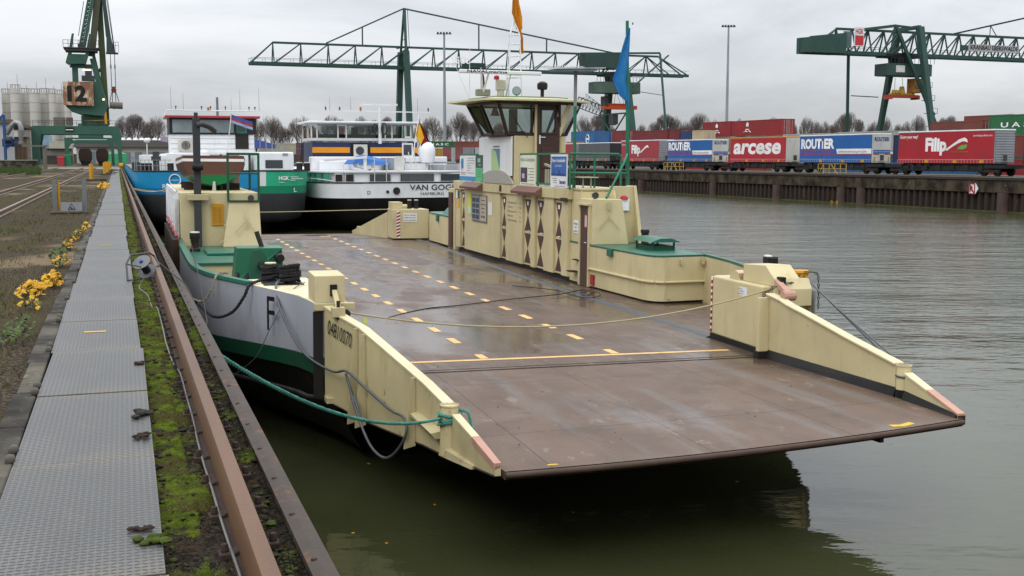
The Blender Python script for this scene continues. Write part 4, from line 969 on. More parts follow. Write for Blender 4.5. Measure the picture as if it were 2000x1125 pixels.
for y0, y1, z0, z1, col, nm in ((22.95, 23.3, 1.45, 2.25, '#cdd23c', 'yellow_poster'), (22.97, 23.28, 1.5, 1.75, '#b7d5d6', 'blue_poster'), (20.3, 20.75, 1.55, 2.0, '#dcdcd4', 'white_notice'), (24.56, 24.8, 2.0, 2.3, '#3f544f', 'dark_notice'), (24.56, 24.8, 1.66, 1.98, '#d99f20', 'warning_label')):
    o_ = .01 if nm == 'blue_poster' else 0
    b = B(); b.box(4.49 - o_ - .006, 4.494 - o_, y0, y1, z0, z1); pp = b.build(nm, paint(col, .5, .05, .1), dh)
b = B(); b.box(4.482, 4.486, 24.84, 25.05, 2.0, 2.3); pr = b.build('white_notice', WHITE, dh)
# price list lettering
for k, s in enumerate(('Wohnwagengespann bis 7,5m    20,-', 'Wohnmobil bis 3,5t            8,-', 'PKW mit Anhaenger bis 10m     7,-', 'Motorrad                      3,-', 'Fahrrad und Fussgaenger       2,-')):
    l_, r_ = s.split('  ', 1); z = 2.06 - k * .145
    text(l_, paint('#4b4338', .6), dh, (4.495, 18.55, z), (0, -1, 0), (0, 0, 1), .055, .95 if len(l_) > 18 else .55); text(r_.strip(), paint('#4b4338', .6), dh, (4.495, 17.3, z), (0, -1, 0), (0, 0, 1), .055, .2)
b = B(); b.box(4.40, 4.45, 12.84, 13.3, 2.30, 2.40); b.build('rust_streak', RUST, dh)
# alcove with stairs and brown door at the near end
b = B(); b.box(4.62, 5.6, 12.2, 12.9, .08, 2.66); b.build('stair_wall', CREAM, dh, bev=.01)
b = B(); b.box(4.598, 4.618, 12.35, 12.72, 1.42, 1.78); sgn = b.build('notice_plate', WHITE, dh)
for k, s in enumerate(('Aufgang', 'nicht', 'gestattet')): text(s, INK, sgn, (4.592, 12.68 - (.07 if k == 1 else 0), 1.67 - k * .105), (0, -1, 0), (0, 0, 1), .06, .30 if k != 1 else .16)
b = B(); b.box(4.35, 4.62, 12.2, 12.6, .34, .37); b.box(4.45, 4.62, 12.0, 12.4, .68, .71); b.build('step', BLACK, dh)
b = B(); b.hexa([(4.55, 11.15, 1.19), (5.62, 11.15, 1.19), (5.62, 12.2, 1.19), (4.55, 12.2, 1.19), (4.57, 11.2, 2.42), (5.42, 11.2, 2.42), (5.42, 12.2, 2.42), (4.57, 12.2, 2.42)]); b.box(4.56, 5.0, 11.32, 12.2, 0.02, 1.2); lk = b.build('sloped_locker', CREAM, fer, bev=.012)
b = B(); b.box(4.53, 4.56, 11.4, 12.0, .05, 2.22); bd_ = b.build('brown_door', BROWN, lk, bev=.006)
b = B(); b.box(4.50, 4.56, 11.98, 12.08, .02, 2.28); b.box(4.50, 4.56, 11.30, 11.39, .02, 2.28); b.box(4.42, 4.6, 11.28, 12.12, 2.25, 2.30); b.build('door_frame', CREAM, bd_)
b = B(); b.box(4.524, 4.529, 11.5, 11.68, 1.62, 2.0); b.build('red_label', RED, bd_)
b = B(); b.box(4.519, 4.523, 11.53, 11.58, 1.65, 1.97); b.box(4.519, 4.523, 11.62, 11.65, 1.65, 1.97); b.build('label_print', WHITE, bd_)
b = B(); b.cyl((4.5, 11.48, 1.22), (4.5, 11.62, 1.22), .012, .012, 6); b.build('handle', WHITE, bd_)
b = B()
for p, q in (((5.0, 11.14, 2.35), (5.0, 11.12, 1.95)), ((5.0, 11.12, 1.95), (4.68, 11.1, 1.62)), ((5.0, 11.12, 1.95), (5.32, 11.1, 1.62))): b.bar(p, q, .02)
b.box(4.97, 5.05, 11.1, 11.16, 2.15, 2.35); b.build('bracket', CREAMD, lk)
b = B(); b.cyl((4.72, 11.5, 2.52), (4.72, 11.38, 2.52), .075, .095, 14); b.bar((4.72, 11.5, 2.42), (4.72, 11.5, 2.52), .03); b.build('floodlight', DGREY, lk, smooth=40)
b = B(); b.hexa([(5.5, 11.9, 1.17), (6.15, 11.9, 1.17), (6.15, 12.2, 1.17), (5.5, 12.2, 1.17), (5.45, 11.9, 2.76), (6.08, 11.9, 2.76), (6.08, 12.2, 2.76), (5.45, 12.2, 2.76)])
b.hexa([(6.12, 11.55, 1.17), (6.24, 11.55, 1.17), (6.24, 12.4, 1.17), (6.12, 12.4, 1.17), (6.06, 11.85, 2.78), (6.14, 11.85, 2.78), (6.14, 12.4, 2.78), (6.06, 12.4, 2.78)]); b.hexa([(5.46, 11.7, 2.2), (5.52, 11.7, 2.2), (5.52, 12.2, 2.2), (5.46, 12.2, 2.2), (5.46, 11.95, 2.74), (5.52, 11.95, 2.74), (5.52, 12.2, 2.74), (5.46, 12.2, 2.74)])
fn = b.build('wind_screen', CREAM, fer, bev=.01)
b = B(); b.box(5.62, 5.92, 11.82, 11.9, 2.08, 2.40); al = b.build('alarm_box', WHITE, fn, bev=.01)
b = B(); b.lathe([(.11, 0), (.1, .06), (.05, .1)], (5.77, 11.86, 2.40), 12); b.build('beacon', RED, al, smooth=50)
b = B(); b.box(4.62, 6.24, 12.2, 12.95, 2.60, 2.69); b.build('landing', CREAMR, fer)
# far door block at the other end of the house
b = B(); b.box(4.52, 5.6, 25.3, 26.3, .0, 2.35); fb = b.build('far_locker', CREAM, dh, bev=.01)
b = B(); b.box(4.55, 4.85, 26.302, 26.33, .05, 2.2); b.build('brown_door', BROWN, fb)
b = B(); b.box(4.46, 4.518, 25.6, 26.1, .05, 2.2); b.build('brown_door', BROWN, fb)
b = B(); b.lathe([(.09, 0), (.13, .05), (.13, .17), (.07, .22)], (4.8, 25.9, 2.36), 12); b.build('bell', BLACK, fb, smooth=50)
# far ballast box and far ramp post
b = B(); b.prism([(4.55, 26.3), (4.6, 29.8), (4.9, 30.3), (5.6, 30.3), (6.0, 28.5), (6.0, 26.3)], 'z', .06, 1.2); fx = b.build('ballast_box', CREAM, fer, bev=.01)
b = B(); b.prism([(4.53, 26.32), (4.58, 29.84), (4.88, 30.34), (5.62, 30.34), (5.98, 28.5), (5.98, 26.32)], 'z', 1.202, 1.25); b.hexa([(4.75, 27.3, 1.252), (5.3, 27.3, 1.252), (5.3, 28.2, 1.252), (4.75, 28.2, 1.252), (4.95, 27.4, 1.5), (5.1, 27.4, 1.5), (5.1, 28.1, 1.5), (4.95, 28.1, 1.5)]); b.box(4.5, 4.56, 28.0, 28.3, .95, 1.2); b.build('green_top', DGREEN, fx)
b = B(); b.prism([(3.25, 30.9), (4.85, 30.9), (4.85, 32.2), (3.3, 32.2)], 'z', .06, 1.32); fp = b.build('far_ramp_post', CREAM, fer, bev=.015)
b = B(); b.box(3.3, 3.75, 31.2, 32.0, 1.322, 1.62); b.prism([(31.9 + .18 * math.cos(math.pi * i / 6), 1.322 + .18 * math.sin(math.pi * i / 6)) for i in range(7)], 'x', 3.8, 4.1); b.build('hook_housing', CREAM, fp, bev=.01)
b = B(); b.box(3.42, 3.58, 30.885, 30.898, .08, 1.25); ws = b.build('warning_stripe', WINK, fp)
b = B()
for k in range(8): z = .12 + k * .14; b.prism([(3.42, z), (3.58, z + .06), (3.58, z + .13), (3.42, z + .07)], 'y', 30.877, 30.883)
b.build('red_stripe', RED, ws)
b = B(); b.box(3.72, 4.32, 30.882, 30.897, .78, 1.14); s3_ = b.build('notice_plate', WHITE, fp)
for k, s in enumerate(('Motor abstellen', 'Handbremse anziehen', 'Licht ausschalten')): text(s, INK, s3_, (3.76, 30.878, 1.05 - k * .11), (1, 0, 0), (0, 0, 1), .06, .52)
b = B()
for x in (4.15, 4.45): b.lathe([(.1, 0), (.1, .28), (.11, .3), (.11, .36)], (x, 31.6, 1.32), 14)
b.build('deck_bollard', BLACK, fp, smooth=40)
b = B()
for x in (4.15, 4.45): b.lathe([(.09, 0), (.09, .03)], (x, 31.6, 1.682), 12)
b.build('bollard_top', WHITE, fp)
# far ramp
b = B(); b.hexa([(-4.0, 32.26, -.12), (3.3, 32.26, -.12), (3.2, 40.5, -.42), (-3.4, 40.5, -.42), (-4.0, 32.26, -.0), (3.3, 32.26, -.0), (3.2, 40.5, -.32), (-3.4, 40.5, -.32)]); fr_ = b.build('far_ramp', RAMP, fer)
b = B(); b.hexa([(3.3, 32.3, -.1), (3.42, 32.3, -.1), (3.32, 40.5, -.4), (3.2, 40.5, -.4), (3.3, 32.3, 1.15), (3.42, 32.3, 1.15), (3.32, 40.5, -.16), (3.2, 40.5, -.16)]); b.build('side_plate', CREAM, fr_)
b = B(); b.hexa([(-4.12, 32.3, -.1), (-4.0, 32.3, -.1), (-3.4, 40.5, -.4), (-3.52, 40.5, -.4), (-4.12, 32.3, 1.15), (-4.0, 32.3, 1.15), (-3.4, 40.5, -.16), (-3.52, 40.5, -.16)]); b.build('side_plate', CREAM, fr_)
b = B(); b.lathe([(.12, -.1), (.12, .35)], (3.25, 38.8, -.2), 12); b.build('bollard', CREAMD, fr_, smooth=40)
b = B(); b.box(.8, 1.3, 35.5, 35.7, -.125, -.115); b.build('lane_marking', MARK, fr_)

# ---- wheelhouse ------------------------------------------------------------------
wh = B(); wh.prism([(4.55, 18.1), (6.35, 18.1), (6.35, 21.8), (4.5, 21.8)], 'z', 2.682, 4.26); wh = wh.build('wheelhouse', CREAM, fer, bev=.01)
b = B(); b.box(4.46, 4.498, 18.1, 21.85, 2.95, 4.24); wpn = b.build('white_panel', WHITE, wh)
b = B(); b.box(4.45, 4.456, 19.35, 20.3, 3.05, 3.85); im = b.build('poster', paint('#a5c48c', .5, .1, .1), wpn)
b = B(); b.prism([(20.2, 3.85), (19.35, 3.85), (19.35, 3.2), (19.6, 3.5), (19.75, 3.75)], 'x', 4.442, 4.448); b.build('poster_shape', paint('#5f7f99', .5, .1, .1), im)
b = B(); b.box(4.45, 4.457, 19.4, 20.1, 3.90, 3.94); b.build('poster_print', INKG, wpn)
FRM = paint('#33211c', .4, .1, .1)
SILL = [(4.32, 18.12), (6.12, 18.12), (6.5, 18.5), (6.5, 20.5), (6.1, 21.0), (4.6, 21.0), (4.22, 20.5), (4.2, 19.3)]
HEAD = [(3.92, 17.85), (6.0, 17.82), (6.95, 18.35), (6.95, 20.7), (6.4, 21.4), (4.4, 21.4), (3.75, 20.9), (3.72, 19.2)]
zs, zh = 4.27, 5.34
b = B(); b.prism([(x * 1.0, y) for x, y in SILL], 'z', 4.262, 4.30); b.build('window_sill', FRM, wh)
n = 8
b = B()
for i in range(n): p, q = (*SILL[i], zs + .02), (*HEAD[i], zh); b.bar(p, q, .085); b.bar((*HEAD[i], zh - .03), (*HEAD[(i + 1) % n], zh - .03), .07); b.bar((*SILL[i], zs + .06), (*SILL[(i + 1) % n], zs + .06), .07)
wf = b.build('window_frame', FRM, wh)
for i in range(n):
    if i == 0:
        # near face: window on the left part, door, cream wall right of it
        S0 = Vector((*SILL[0], zs + .06)); S1 = Vector((*SILL[1], zs + .06)); H0 = Vector((*HEAD[0], zh - .05)); H1 = Vector((*HEAD[1], zh - .05)); t = .50
        b = B(); b.face([S0, S0.lerp(S1, t - .03), H0.lerp(H1, t + .04), H0]); b.build('window_pane', GL, wf)
        m0 = S0.lerp(S1, t - .03); m1 = H0.lerp(H1, t + .04); b = B(); b.bar(m0, m1, .07); b.build('window_post', FRM, wf)
        continue
    b = B(); b.face([(*SILL[i], zs + .06), (*SILL[(i + 1) % n], zs + .06), (*HEAD[(i + 1) % n], zh - .05), (*HEAD[i], zh - .05)]); b.build('window_pane', GL, wf)
b = B(); b.box(5.30, 6.08, 17.96, 18.06, 2.72, 4.38); b.box(5.30, 6.08, 17.96, 18.06, 5.1, 5.3); b.box(5.30, 5.45, 17.96, 18.06, 4.38, 5.1); b.box(5.92, 6.08, 17.96, 18.06, 4.38, 5.1); dd = b.build('brown_door', paint('#3a2521', .4, .1, .1), wh)
bmw = B(); bmw.face([(5.45, 18.0, 4.38), (5.92, 18.0, 4.38), (5.92, 18.0, 5.1), (5.45, 18.0, 5.1)]); bmw.build('door_window', GL, dd)
# real opening look: replace centre by framing
b = B(); b.box(5.41, 5.45, 17.93, 17.96, 4.32, 5.16); b.box(5.92, 5.96, 17.93, 17.96, 4.32, 5.16); b.box(5.41, 5.96, 17.93, 17.96, 5.10, 5.16); b.box(5.41, 5.96, 17.93, 17.96, 4.32, 4.38); b.box(5.45, 5.9, 17.935, 17.958, 3.2, 3.9); b.build('door_moulding', paint('#3f2723', .4, .1, .1), dd, bev=.01)
b = B(); b.cyl((5.38, 17.9, 4.22), (5.56, 17.9, 4.22), .016, .016, 6); b.box(5.36, 5.40, 17.92, 17.96, 4.0, 4.28); b.box(5.99, 6.03, 17.92, 17.96, 4.9, 5.15); b.build('handle', WHITE, dd)
b = B(); b.prism([(6.08, 4.28), (6.14, 4.28), (6.5, 5.3), (6.08, 5.3)], 'y', 18.0, 18.06); b.box(5.22, 5.30, 17.98, 18.06, 2.72, 5.32); b.build('corner_panel', CREAM, wh)
b = B(); RF = [(3.42, 17.7), (4.6, 17.45), (6.2, 17.4), (7.1, 17.9), (7.25, 20.9), (6.6, 21.9), (4.0, 21.9), (3.0, 20.8)]
cx, cy = 5.2, 19.6; V0 = [b.bm.verts.new((x, y, 5.37)) for x, y in RF]; V1 = [b.bm.verts.new((x, y, 5.43)) for x, y in RF]; V2 = [b.bm.verts.new((cx + (x - cx) * .72, cy + (y - cy) * .72, 5.50)) for x, y in RF]
b.bm.faces.new(V0[::-1]); b.bm.faces.new(V2)
for A, C in ((V0, V1), (V1, V2)):
    for i in range(8): b.bm.faces.new((A[i], A[(i + 1) % 8], C[(i + 1) % 8], C[i]))
rf = b.build('wheelhouse_roof', paint('#cfc79e', .5, .12, .4, dcol=(.12, .12, .06)), wh)
b = B(); b.prism([(cx + (x - cx) * .70, cy + (y - cy) * .70) for x, y in RF], 'z', 5.505, 5.54); b.build('green_roof_top', paint('#73916a', .6, .2, .3, streak=False), rf)
b = B(); b.tube([(4.45, 18.0, 4.95), (4.75, 17.95, 4.45), (4.98, 17.98, 4.2)], .015, 5); b.tube([(4.5, 18.0, 4.85), (4.85, 17.95, 4.3)], .012, 5); b.build('wiper', BLACK, wf)
b = B(); b.box(4.6, 6.0, 19.4, 20.4, 4.27, 4.4); b.box(5.0, 5.25, 19.9, 20.1, 4.4, 5.2); b.box(4.7, 5.1, 18.6, 19, 4.3, 4.42); b.build('console', paint('#22282a', .6, .2, 0), wh)
b = B(); b.lathe([(.17, 0), (.13, .06), (.08, .22), (.04, .26)], (4.35, 19.6, 4.95), 14); b.build('bell', paint('#a99f78', .4, .1, .1), wh, smooth=50)
# roof gear
b = B(); b.lathe([(.06, 0), (.06, .3), (.16, .32), (.18, .42), (.17, .52), (.08, .58)], (5.75, 18.8, 5.5), 14); b.build('horn', BLACK, rf, smooth=40)
b = B(); b.cyl((4.75, 18.5, 5.72), (4.7, 18.35, 5.72), .13, .15, 18); b.cyl((4.75, 18.5, 5.5), (4.75, 18.5, 5.72), .02, .02, 6); sl_ = b.build('searchlight', GREY, rf, smooth=40)
b = B(); b.cyl((4.695, 18.335, 5.72), (4.69, 18.32, 5.72), .12, .12, 18); b.build('lens', paint('#8fa29c', .15, .1, 0), sl_)
b = B()
base = [(4.6, 18.9), (5.1, 19.0), (4.7, 19.5)]
for (x, y), (tx, ty) in zip(base, ((4.76, 19.1), (4.92, 19.1), (4.84, 19.25))): b.cyl((x, y, 5.5), (x * .55 + tx * .45, y * .55 + ty * .45, 7.6), .022, .02, 6); b.cyl((x * .55 + tx * .45, y * .55 + ty * .45, 7.6), (4.84, 19.15, 8.1), .02, .02, 6)
for z in (6.2, 6.9, 7.3, 7.6): 
    k = (z - 5.5) / 2.1 * .45
    q = [(x * (1 - k) + tx * k, y * (1 - k) + ty * k, z) for (x, y), (tx, ty) in zip(base, ((4.76, 19.1), (4.92, 19.1), (4.84, 19.25)))]
    for a_, c_ in zip(q, q[1:] + q[:1]): b.cyl(a_, c_, .015, .015, 5)
b.cyl((4.84, 19.15, 7.9), (4.84, 19.15, 9.6), .018, .012, 6); b.box(4.65, 5.1, 19.0, 19.2, 6.28, 6.32)
ms = b.build('signal_mast', WHITE, rf)
b = B(); b.box(4.15, 4.45, 18.7, 18.95, 5.75, 6.1); b.box(4.2, 4.4, 18.72, 18.92, 5.5, 5.76); b.build('camera_housing', paint('#cfc8b4', .5), rf, bev=.03)
b = B(); b.lathe([(.09, 0), (.09, .1), (.03, .14)], (4.15, 18.8, 6.1), 12); b.build('red_lamp', RED, rf, smooth=40)
b = B(); b.box(3.5, 3.95, 18.8, 19.1, 5.56, 5.78); b.build('radar_motor', paint('#8d8b7c', .5), rf, bev=.03)
b = B(); b.box(2.75, 5.55, 18.28, 18.44, 6.24, 6.36); rd_ = b.build('radar_scanner', WHITE, rf, bev=.03)
text('NAVALmarine', paint('#27303f', .5), rd_, (3.0, 18.27, 6.27), (1, 0, 0), (0, 0, 1), .08, 1.35, bold=.02)
b = B(); b.cyl((3.7, 18.9, 5.6), (3.75, 18.4, 6.25), .04, .03, 8); b.cyl((4.5, 18.9, 5.5), (4.5, 18.4, 6.25), .025, .025, 8); b.cyl((3.2, 18.7, 5.45), (3.2, 18.7, 7.1), .012, .008, 5); b.cyl((3.25, 18.9, 5.45), (2.6, 18.9, 6.9), .008, .006, 5); b.build('aerial', WHITE, rf)

# roof rail, stair and signs
b = B(); GRN = paint('#1d6b4d', .4, .12, .15)
def rail_run(P, z0, zs_, post=True, r=.028):
    for z in zs_: b.tube([(x, y, z) for x, y in P], r, 8)
for y in (24.5, 22.9, 21.2, 17.3, 15.6, 14.3, 12.86): b.bar((4.52, y, 2.66), (4.52, y, 3.66), .055)
for y0, y1 in ((21.2, 24.5), (12.86, 17.3)): b.bar((4.52, y0, 3.66), (4.52, y1, 3.66), .055); b.bar((4.52, y0, 2.76), (4.52, y1, 2.76), .05)
b.tube([(4.52, 12.86, 3.66), (5.85, 12.5, 3.66), (5.93, 12.5, 3.6), (5.93, 12.5, 2.7)], .032, 8); b.tube([(4.52, 12.86, 3.12), (5.93, 12.5, 3.12)], .03, 8); b.tube([(5.2, 12.68, 3.66), (5.2, 12.68, 2.7)], .032, 8)
b.tube([(6.2, 12.7, 3.66), (5.98, 12.2, 3.64), (5.85, 12.0, 3.5), (5.0, 11.3, 2.45)], .034, 8); b.tube([(5.93, 12.5, 3.12), (6.22, 12.6, 3.1)], .03, 8)
b.build('guard_rail', GRN, dh, smooth=50)
fp_ = B(); fp_.cyl((6.2, 12.6, 2.65), (6.08, 12.6, 7.4), .055, .045, 10); fp_.cyl((6.25, 12.6, 7.3), (6.25, 12.6, 7.36), .02, .02, 6); fp_.build('flagpole', GRN, dh, smooth=40)
b = B(); b.bar((4.72, 13.05, 2.66), (4.72, 13.05, 5.0), .075); lp = b.build('lamp_mast', GRN, dh)
b = B(); b.bar((4.72, 13.05, 5.0), (4.72, 13.05, 6.0), .075); b.build('mast_top', GREY, lp)
b = B(); b.hexa([(3.95, 12.6, 6.0), (5.45, 12.6, 6.06), (5.45, 13.3, 6.06), (3.95, 13.3, 6.0), (3.95, 12.6, 6.02), (5.45, 12.6, 6.08), (5.45, 13.3, 6.12), (3.95, 13.3, 6.06)]); b.build('solar_panel', paint('#d4d8da', .4), lp)
b = B(); b.hexa([(4.0, 12.65, 5.96), (5.2, 12.65, 5.98), (5.2, 13.25, 5.98), (4.0, 13.25, 5.96), (4.0, 12.65, 5.995), (5.2, 12.65, 6.04), (5.2, 13.25, 6.04), (4.0, 13.25, 5.995)]); b.build('panel_underside', paint('#8f9aa8', .4), lp)
def board(y0, y1, z0, z1, mat, lab):
    b = B(); b.box(4.455, 4.475, y0, y1, z0, z1); o = b.build('sign_board', mat, dh); o['label'] = lab; return o
yb = lambda o, y0, y1, z0, z1, m, d=.0: (lambda b: (b.box(4.452 - d - .003, 4.452 - d, y0, y1, z0, z1), b.build('print', m, o)))(B())
o = board(22.3, 24.42, 2.70, 3.62, WHITE, 'white and blue sign board on the deckhouse rail')
yb(o, 22.3, 24.42, 2.70, 2.86, paint('#3a93c4', .5)); yb(o, 23.9, 24.2, 3.15, 3.52, paint('#2f86b4', .5)); text('Y', paint('#2f86b4', .5), o, (4.448, 24.25, 3.08), (0, -1, 0), (0, 0, 1), .3, .3, bold=.04)
for k, (w, m) in enumerate(((.9, INKG), (1.0, INKG), (.9, INKG), (.5, INKG), (.6, INKG), (.4, RED), (.9, INKG))): yb(o, 23.4 - w, 23.4, 3.52 - k * .09, 3.535 - k * .09, m)
for k in range(2): yb(o, 23.6, 24.3, 2.98 - k * .06, 3.0 - k * .06, RED if k == 0 else INKG)
o = board(21.35, 22.28, 2.70, 3.64, paint('#3b514b', .5), 'dark and light green sign board on the deckhouse rail')
yb(o, 21.35, 22.28, 2.70, 3.18, paint('#5cc284', .5)); yb(o, 21.65, 22.0, 3.38, 3.52, paint('#8fd0a4', .5)); yb(o, 21.6, 21.9, 3.25, 3.32, GREY)
for k in range(4): yb(o, 21.5, 22.1, 3.1 - k * .08, 3.115 - k * .08, paint('#2c6b4a', .5), .002)
o = board(15.68, 17.18, 2.68, 3.62, paint('#d3d6c4', .5, .05, .2), 'pale green sign board with a dark picture on the deckhouse rail')
text('Hotel am Campinghaus', paint('#6f8a6a', .5), o, (4.448, 17.1, 3.44), (0, -1, 0), (0, 0, 1), .12, 1.35)
yb(o, 16.45, 17.1, 2.78, 3.24, paint('#4b3f4e', .5, .5, .3, sc_=5)); yb(o, 16.7, 16.95, 2.9, 3.05, paint('#b9a9b5', .5), .002)
for k in range(5): yb(o, 15.8, 16.35 - (k % 2) * .15, 3.2 - k * .09, 3.215 - k * .09, INKG)
yb(o, 15.8, 17.0, 2.72, 2.735, paint('#9c5a4a', .5))
o = board(12.92, 14.3, 2.68, 3.64, WHITE, 'blue and white sign board with a skyline on the deckhouse rail')
yb(o, 12.98, 14.24, 3.02, 3.58, paint('#2a63b0', .45, .15, 0))
text('Deine Anlaufstelle', WINK, o, (4.446, 14.2, 3.42), (0, -1, 0), (0, 0, 1), .10, 1.15, bold=.02); text('Zu in Koeln', WINK, o, (4.446, 13.9, 3.28), (0, -1, 0), (0, 0, 1), .07, .55)
b = B(); ps = [(14.2, 3.03)]; rr = random.Random(5)
for k in range(24): y = 14.2 - k * .05; ps += [(y, 3.05 + rr.random() * .06 + (.14 if k in (4, 12, 13) else 0)), (y - .045, 3.05 + rr.random() * .04)]
ps += [(12.99, 3.03)]; b.prism(ps, 'x', 4.444, 4.447); b.build('skyline', paint('#153a78', .5), o)
text('bunert', paint('#1f4f9a', .5), o, (4.446, 13.5, 2.80), (0, -1, 0), (0, 0, 1), .11, .48, bold=.03)
for k in range(3): yb(o, 13.75, 14.15 - k * .05, 2.94 - k * .06, 2.95 - k * .06, INKG)
yb(o, 13.05, 13.9, 2.72, 2.73, RED)
# curved stair cover with paving-like pattern
b = B(); P5 = [(18.2 - 1.6 * math.sin(i / 8 * math.pi / 2) - 0, 2.68 + .62 * math.cos(i / 8 * math.pi / 2)) for i in range(9)]
P5 = [(21.2, 2.98), (20.6, 3.08), (20.0, 3.12), (19.2, 3.12), (18.7, 3.06), (18.3, 2.96), (18.0, 2.82), (17.8, 2.68), (21.2, 2.68)]
b.prism(P5, 'x', 4.42, 4.47); def_m = MT('etched_panel'); vv = def_m.voro(3.2, (1, 2, 4), 'DISTANCE_TO_EDGE').step(.0, .05); def_m.set('Base Color', def_m.mix(vv, c('#8f8a7c'), c('#a5a196'))); def_m.set('Roughness', .25); b.build('curved_screen', def_m.m, dh)
# slatted bench top / stairs behind rail
b = B()
for k in range(6): b.bar((4.7 + k * .02, 15.4 - k * .18, 2.68), (4.7 + k * .02, 15.4 - k * .18, 3.2), .05)
b.bar((4.7, 15.5, 3.35), (4.85, 14.3, 3.12), .06); b.bar((4.9, 12.8, 2.68), (4.9, 12.8, 3.0), .04); b.bar((5.1, 12.7, 2.68), (5.1, 12.7, 3.0), .04); b.hexa([(4.7, 12.5, 2.98), (5.25, 12.5, 2.98), (5.25, 13.2, 2.98), (4.7, 13.2, 2.98), (4.7, 12.5, 3.01), (5.25, 12.5, 3.01), (5.25, 13.2, 3.01), (4.7, 13.2, 3.01)])
b.build('slatted_bench', paint('#a9a68f', .6, .15, .3), dh)

# ---- flags -------------------------------------------------------------------------
def cloth(name, label, M, at, prof, mat_list, seed=1, thick=.006, nU=10):
    """hanging limp flag: prof = list of (z, width, lean) from top to bottom, folded"""
    t = thing(name, label, 'flag', M, at); m = len(mat_list)
    for mi, mt in enumerate(mat_list):
        b = B(); rows = []
        for z, w, ln in prof:
            row = []
            for i in range(nU + 1):
                u = (mi + i / nU) / m; row.append(b.bm.verts.new((u * w + ln, .10 * math.sin(u * 9 + z * 2 + seed) * min(1, abs(w) + .15) + thick * 0, z)))
            rows.append(row)
        for A, C in zip(rows, rows[1:]):
            for i in range(nU): b.bm.faces.new((A[i], A[i + 1], C[i + 1], C[i]))
        bmesh.ops.solidify(b.bm, geom=b.bm.faces[:], thickness=thick); b.build('cloth', mt, t, smooth=60)
    return t
cloth('flag', 'limp bright blue flag hanging from the green pole of the ferry', F, (6.06, 12.52, 0), [(7.2, -.04, .08), (6.9, -.16, .08), (6.6, -.26, .08), (6.2, -.36, .08), (5.75, -.52, .07), (5.6, -.46, .10), (5.3, -.30, .10), (5.15, -.08, .08), (4.95, -.03, .10)], [paint('#3c9bd6', .6, .1, .1)], 2)
cloth('flag', 'orange flag hanging from the white mast on top of the wheelhouse', F, (4.86, 19.1, 0), [(9.2, -.1, .04), (8.7, -.16, .06), (8.3, -.22, .10), (7.9, -.12, .2), (7.5, -.08, .3), (7.2, -.12, .3), (7.0, -.16, .32)], [paint('#e09a1c', .6, .12, .1)], 4)
cloth('flag', 'upper fold of orange cloth beside the tip of the white wheelhouse mast', F, (4.86, 19.25, 0), [(9.2, .12, 0), (8.7, .2, 0), (8.2, .3, .02), (7.8, .24, .08)], [paint('#e6a020', .6, .12, .1)], 7)
cloth('flag', 'small red and white pennant hanging on the wheelhouse roof', F, (3.72, 19.2, 0), [(6.5, .05, .0), (6.2, .12, 0), (5.9, .16, 0), (5.65, .14, 0)], [WHITE, RED], 1)

# ---- ropes -------------------------------------------------------------------------
Fp = lambda x, y, z: F @ Vector((x, y, z)); Qp = lambda x, y, z: Q @ Vector((x, y, z))
g0 = Q.inverted() @ onz(428, 690, 3.3)
rope3(sagged(Qp(.74, g0.y, -.02), Fp(-3.59, -3.95, .16), .26, 30), .021, paint('#4f9384', .85, .35, .3, sc_=5, streak=False), 'long green twisted rope from the quay edge to the left ramp bollard')
pts = []
for i in range(46): a = i * .45; pts.append(Fp(-3.46 + .145 * math.cos(a), -3.9 + .145 * math.sin(a), .06 + .18 * (i / 46) + .02 * math.sin(a * 1.7)))
pts += [Fp(-3.31, -3.95, .25), Fp(-3.25, -4.02, .24), Fp(-3.22, -4.05, .12), Fp(-3.2, -4.1, .03)]
rope3(smooth(pts, 2), .021, paint('#4f9384', .85, .35, .3, sc_=5, streak=False), 'green rope wound round the left ramp bollard with its end hanging', 'rope_coil')
P1 = Q.inverted() @ onz(402, 628, 3.3); P1b = Q.inverted() @ onz(411, 645, 3.3)
rope3(smooth([Fp(-5.6, 4.5, 1.26), Fp(-5.8, 4.25, 1.27), Fp(-5.92, 4.2, 1.0), Fp(-6.1, 4.3, .75), Fp(-6.45, 4.6, .85), Qp(.76, P1.y, -.3), Qp(.74, P1.y, -.05)], 6), .024, paint('#a9a089', .85, .5, .5, sc_=12, streak=False), 'dirty white rope hanging from the ferry bulwark to the quay')
rope3(smooth([Fp(-4.9, 3.3, 1.27), Fp(-5.32, 2.8, 1.22), Fp(-5.45, 2.75, 1.0), Fp(-5.65, 2.85, .72), Fp(-5.95, 3.1, .62), Fp(-6.3, 3.5, .85), Qp(.76, P1b.y, -.6), Qp(.74, P1b.y, -.1)], 6), .03, ROPEK, 'thick black rope sagging from the bitts to the quay edge')
rope([Fp(-4.8, 2.9, 1.27), Fp(-4.95, 2.2, 1.22), Fp(-4.95, 1.3, .85), Fp(-4.75, .3, .38), Fp(-4.42, -.5, .2), Fp(-4.28, -1.0, .28), Fp(-4.1, -1.5, .12), Fp(-3.9, -2.3, -.05), Fp(-3.78, -2.7, -.1), Fp(-3.8, -2.8, -.35), Fp(-3.95, -2.4, -.72), Fp(-4.1, -1.9, -.65), Fp(-4.22, -1.35, -.2), Fp(-4.28, -1.05, .2)], .02, WIRE, 'wire_rope', 'grey steel cable looping from the bitts over the left ramp plate')
rope([Fp(-4.3, -1.02, .25), Fp(-4.24, -1.12, .02), Fp(-4.2, -1.35, -.15), Fp(-4.15, -1.5, -.4)], .02, WIRE, 'wire_rope', 'short doubled loop of steel cable hanging from the ramp stiffener')
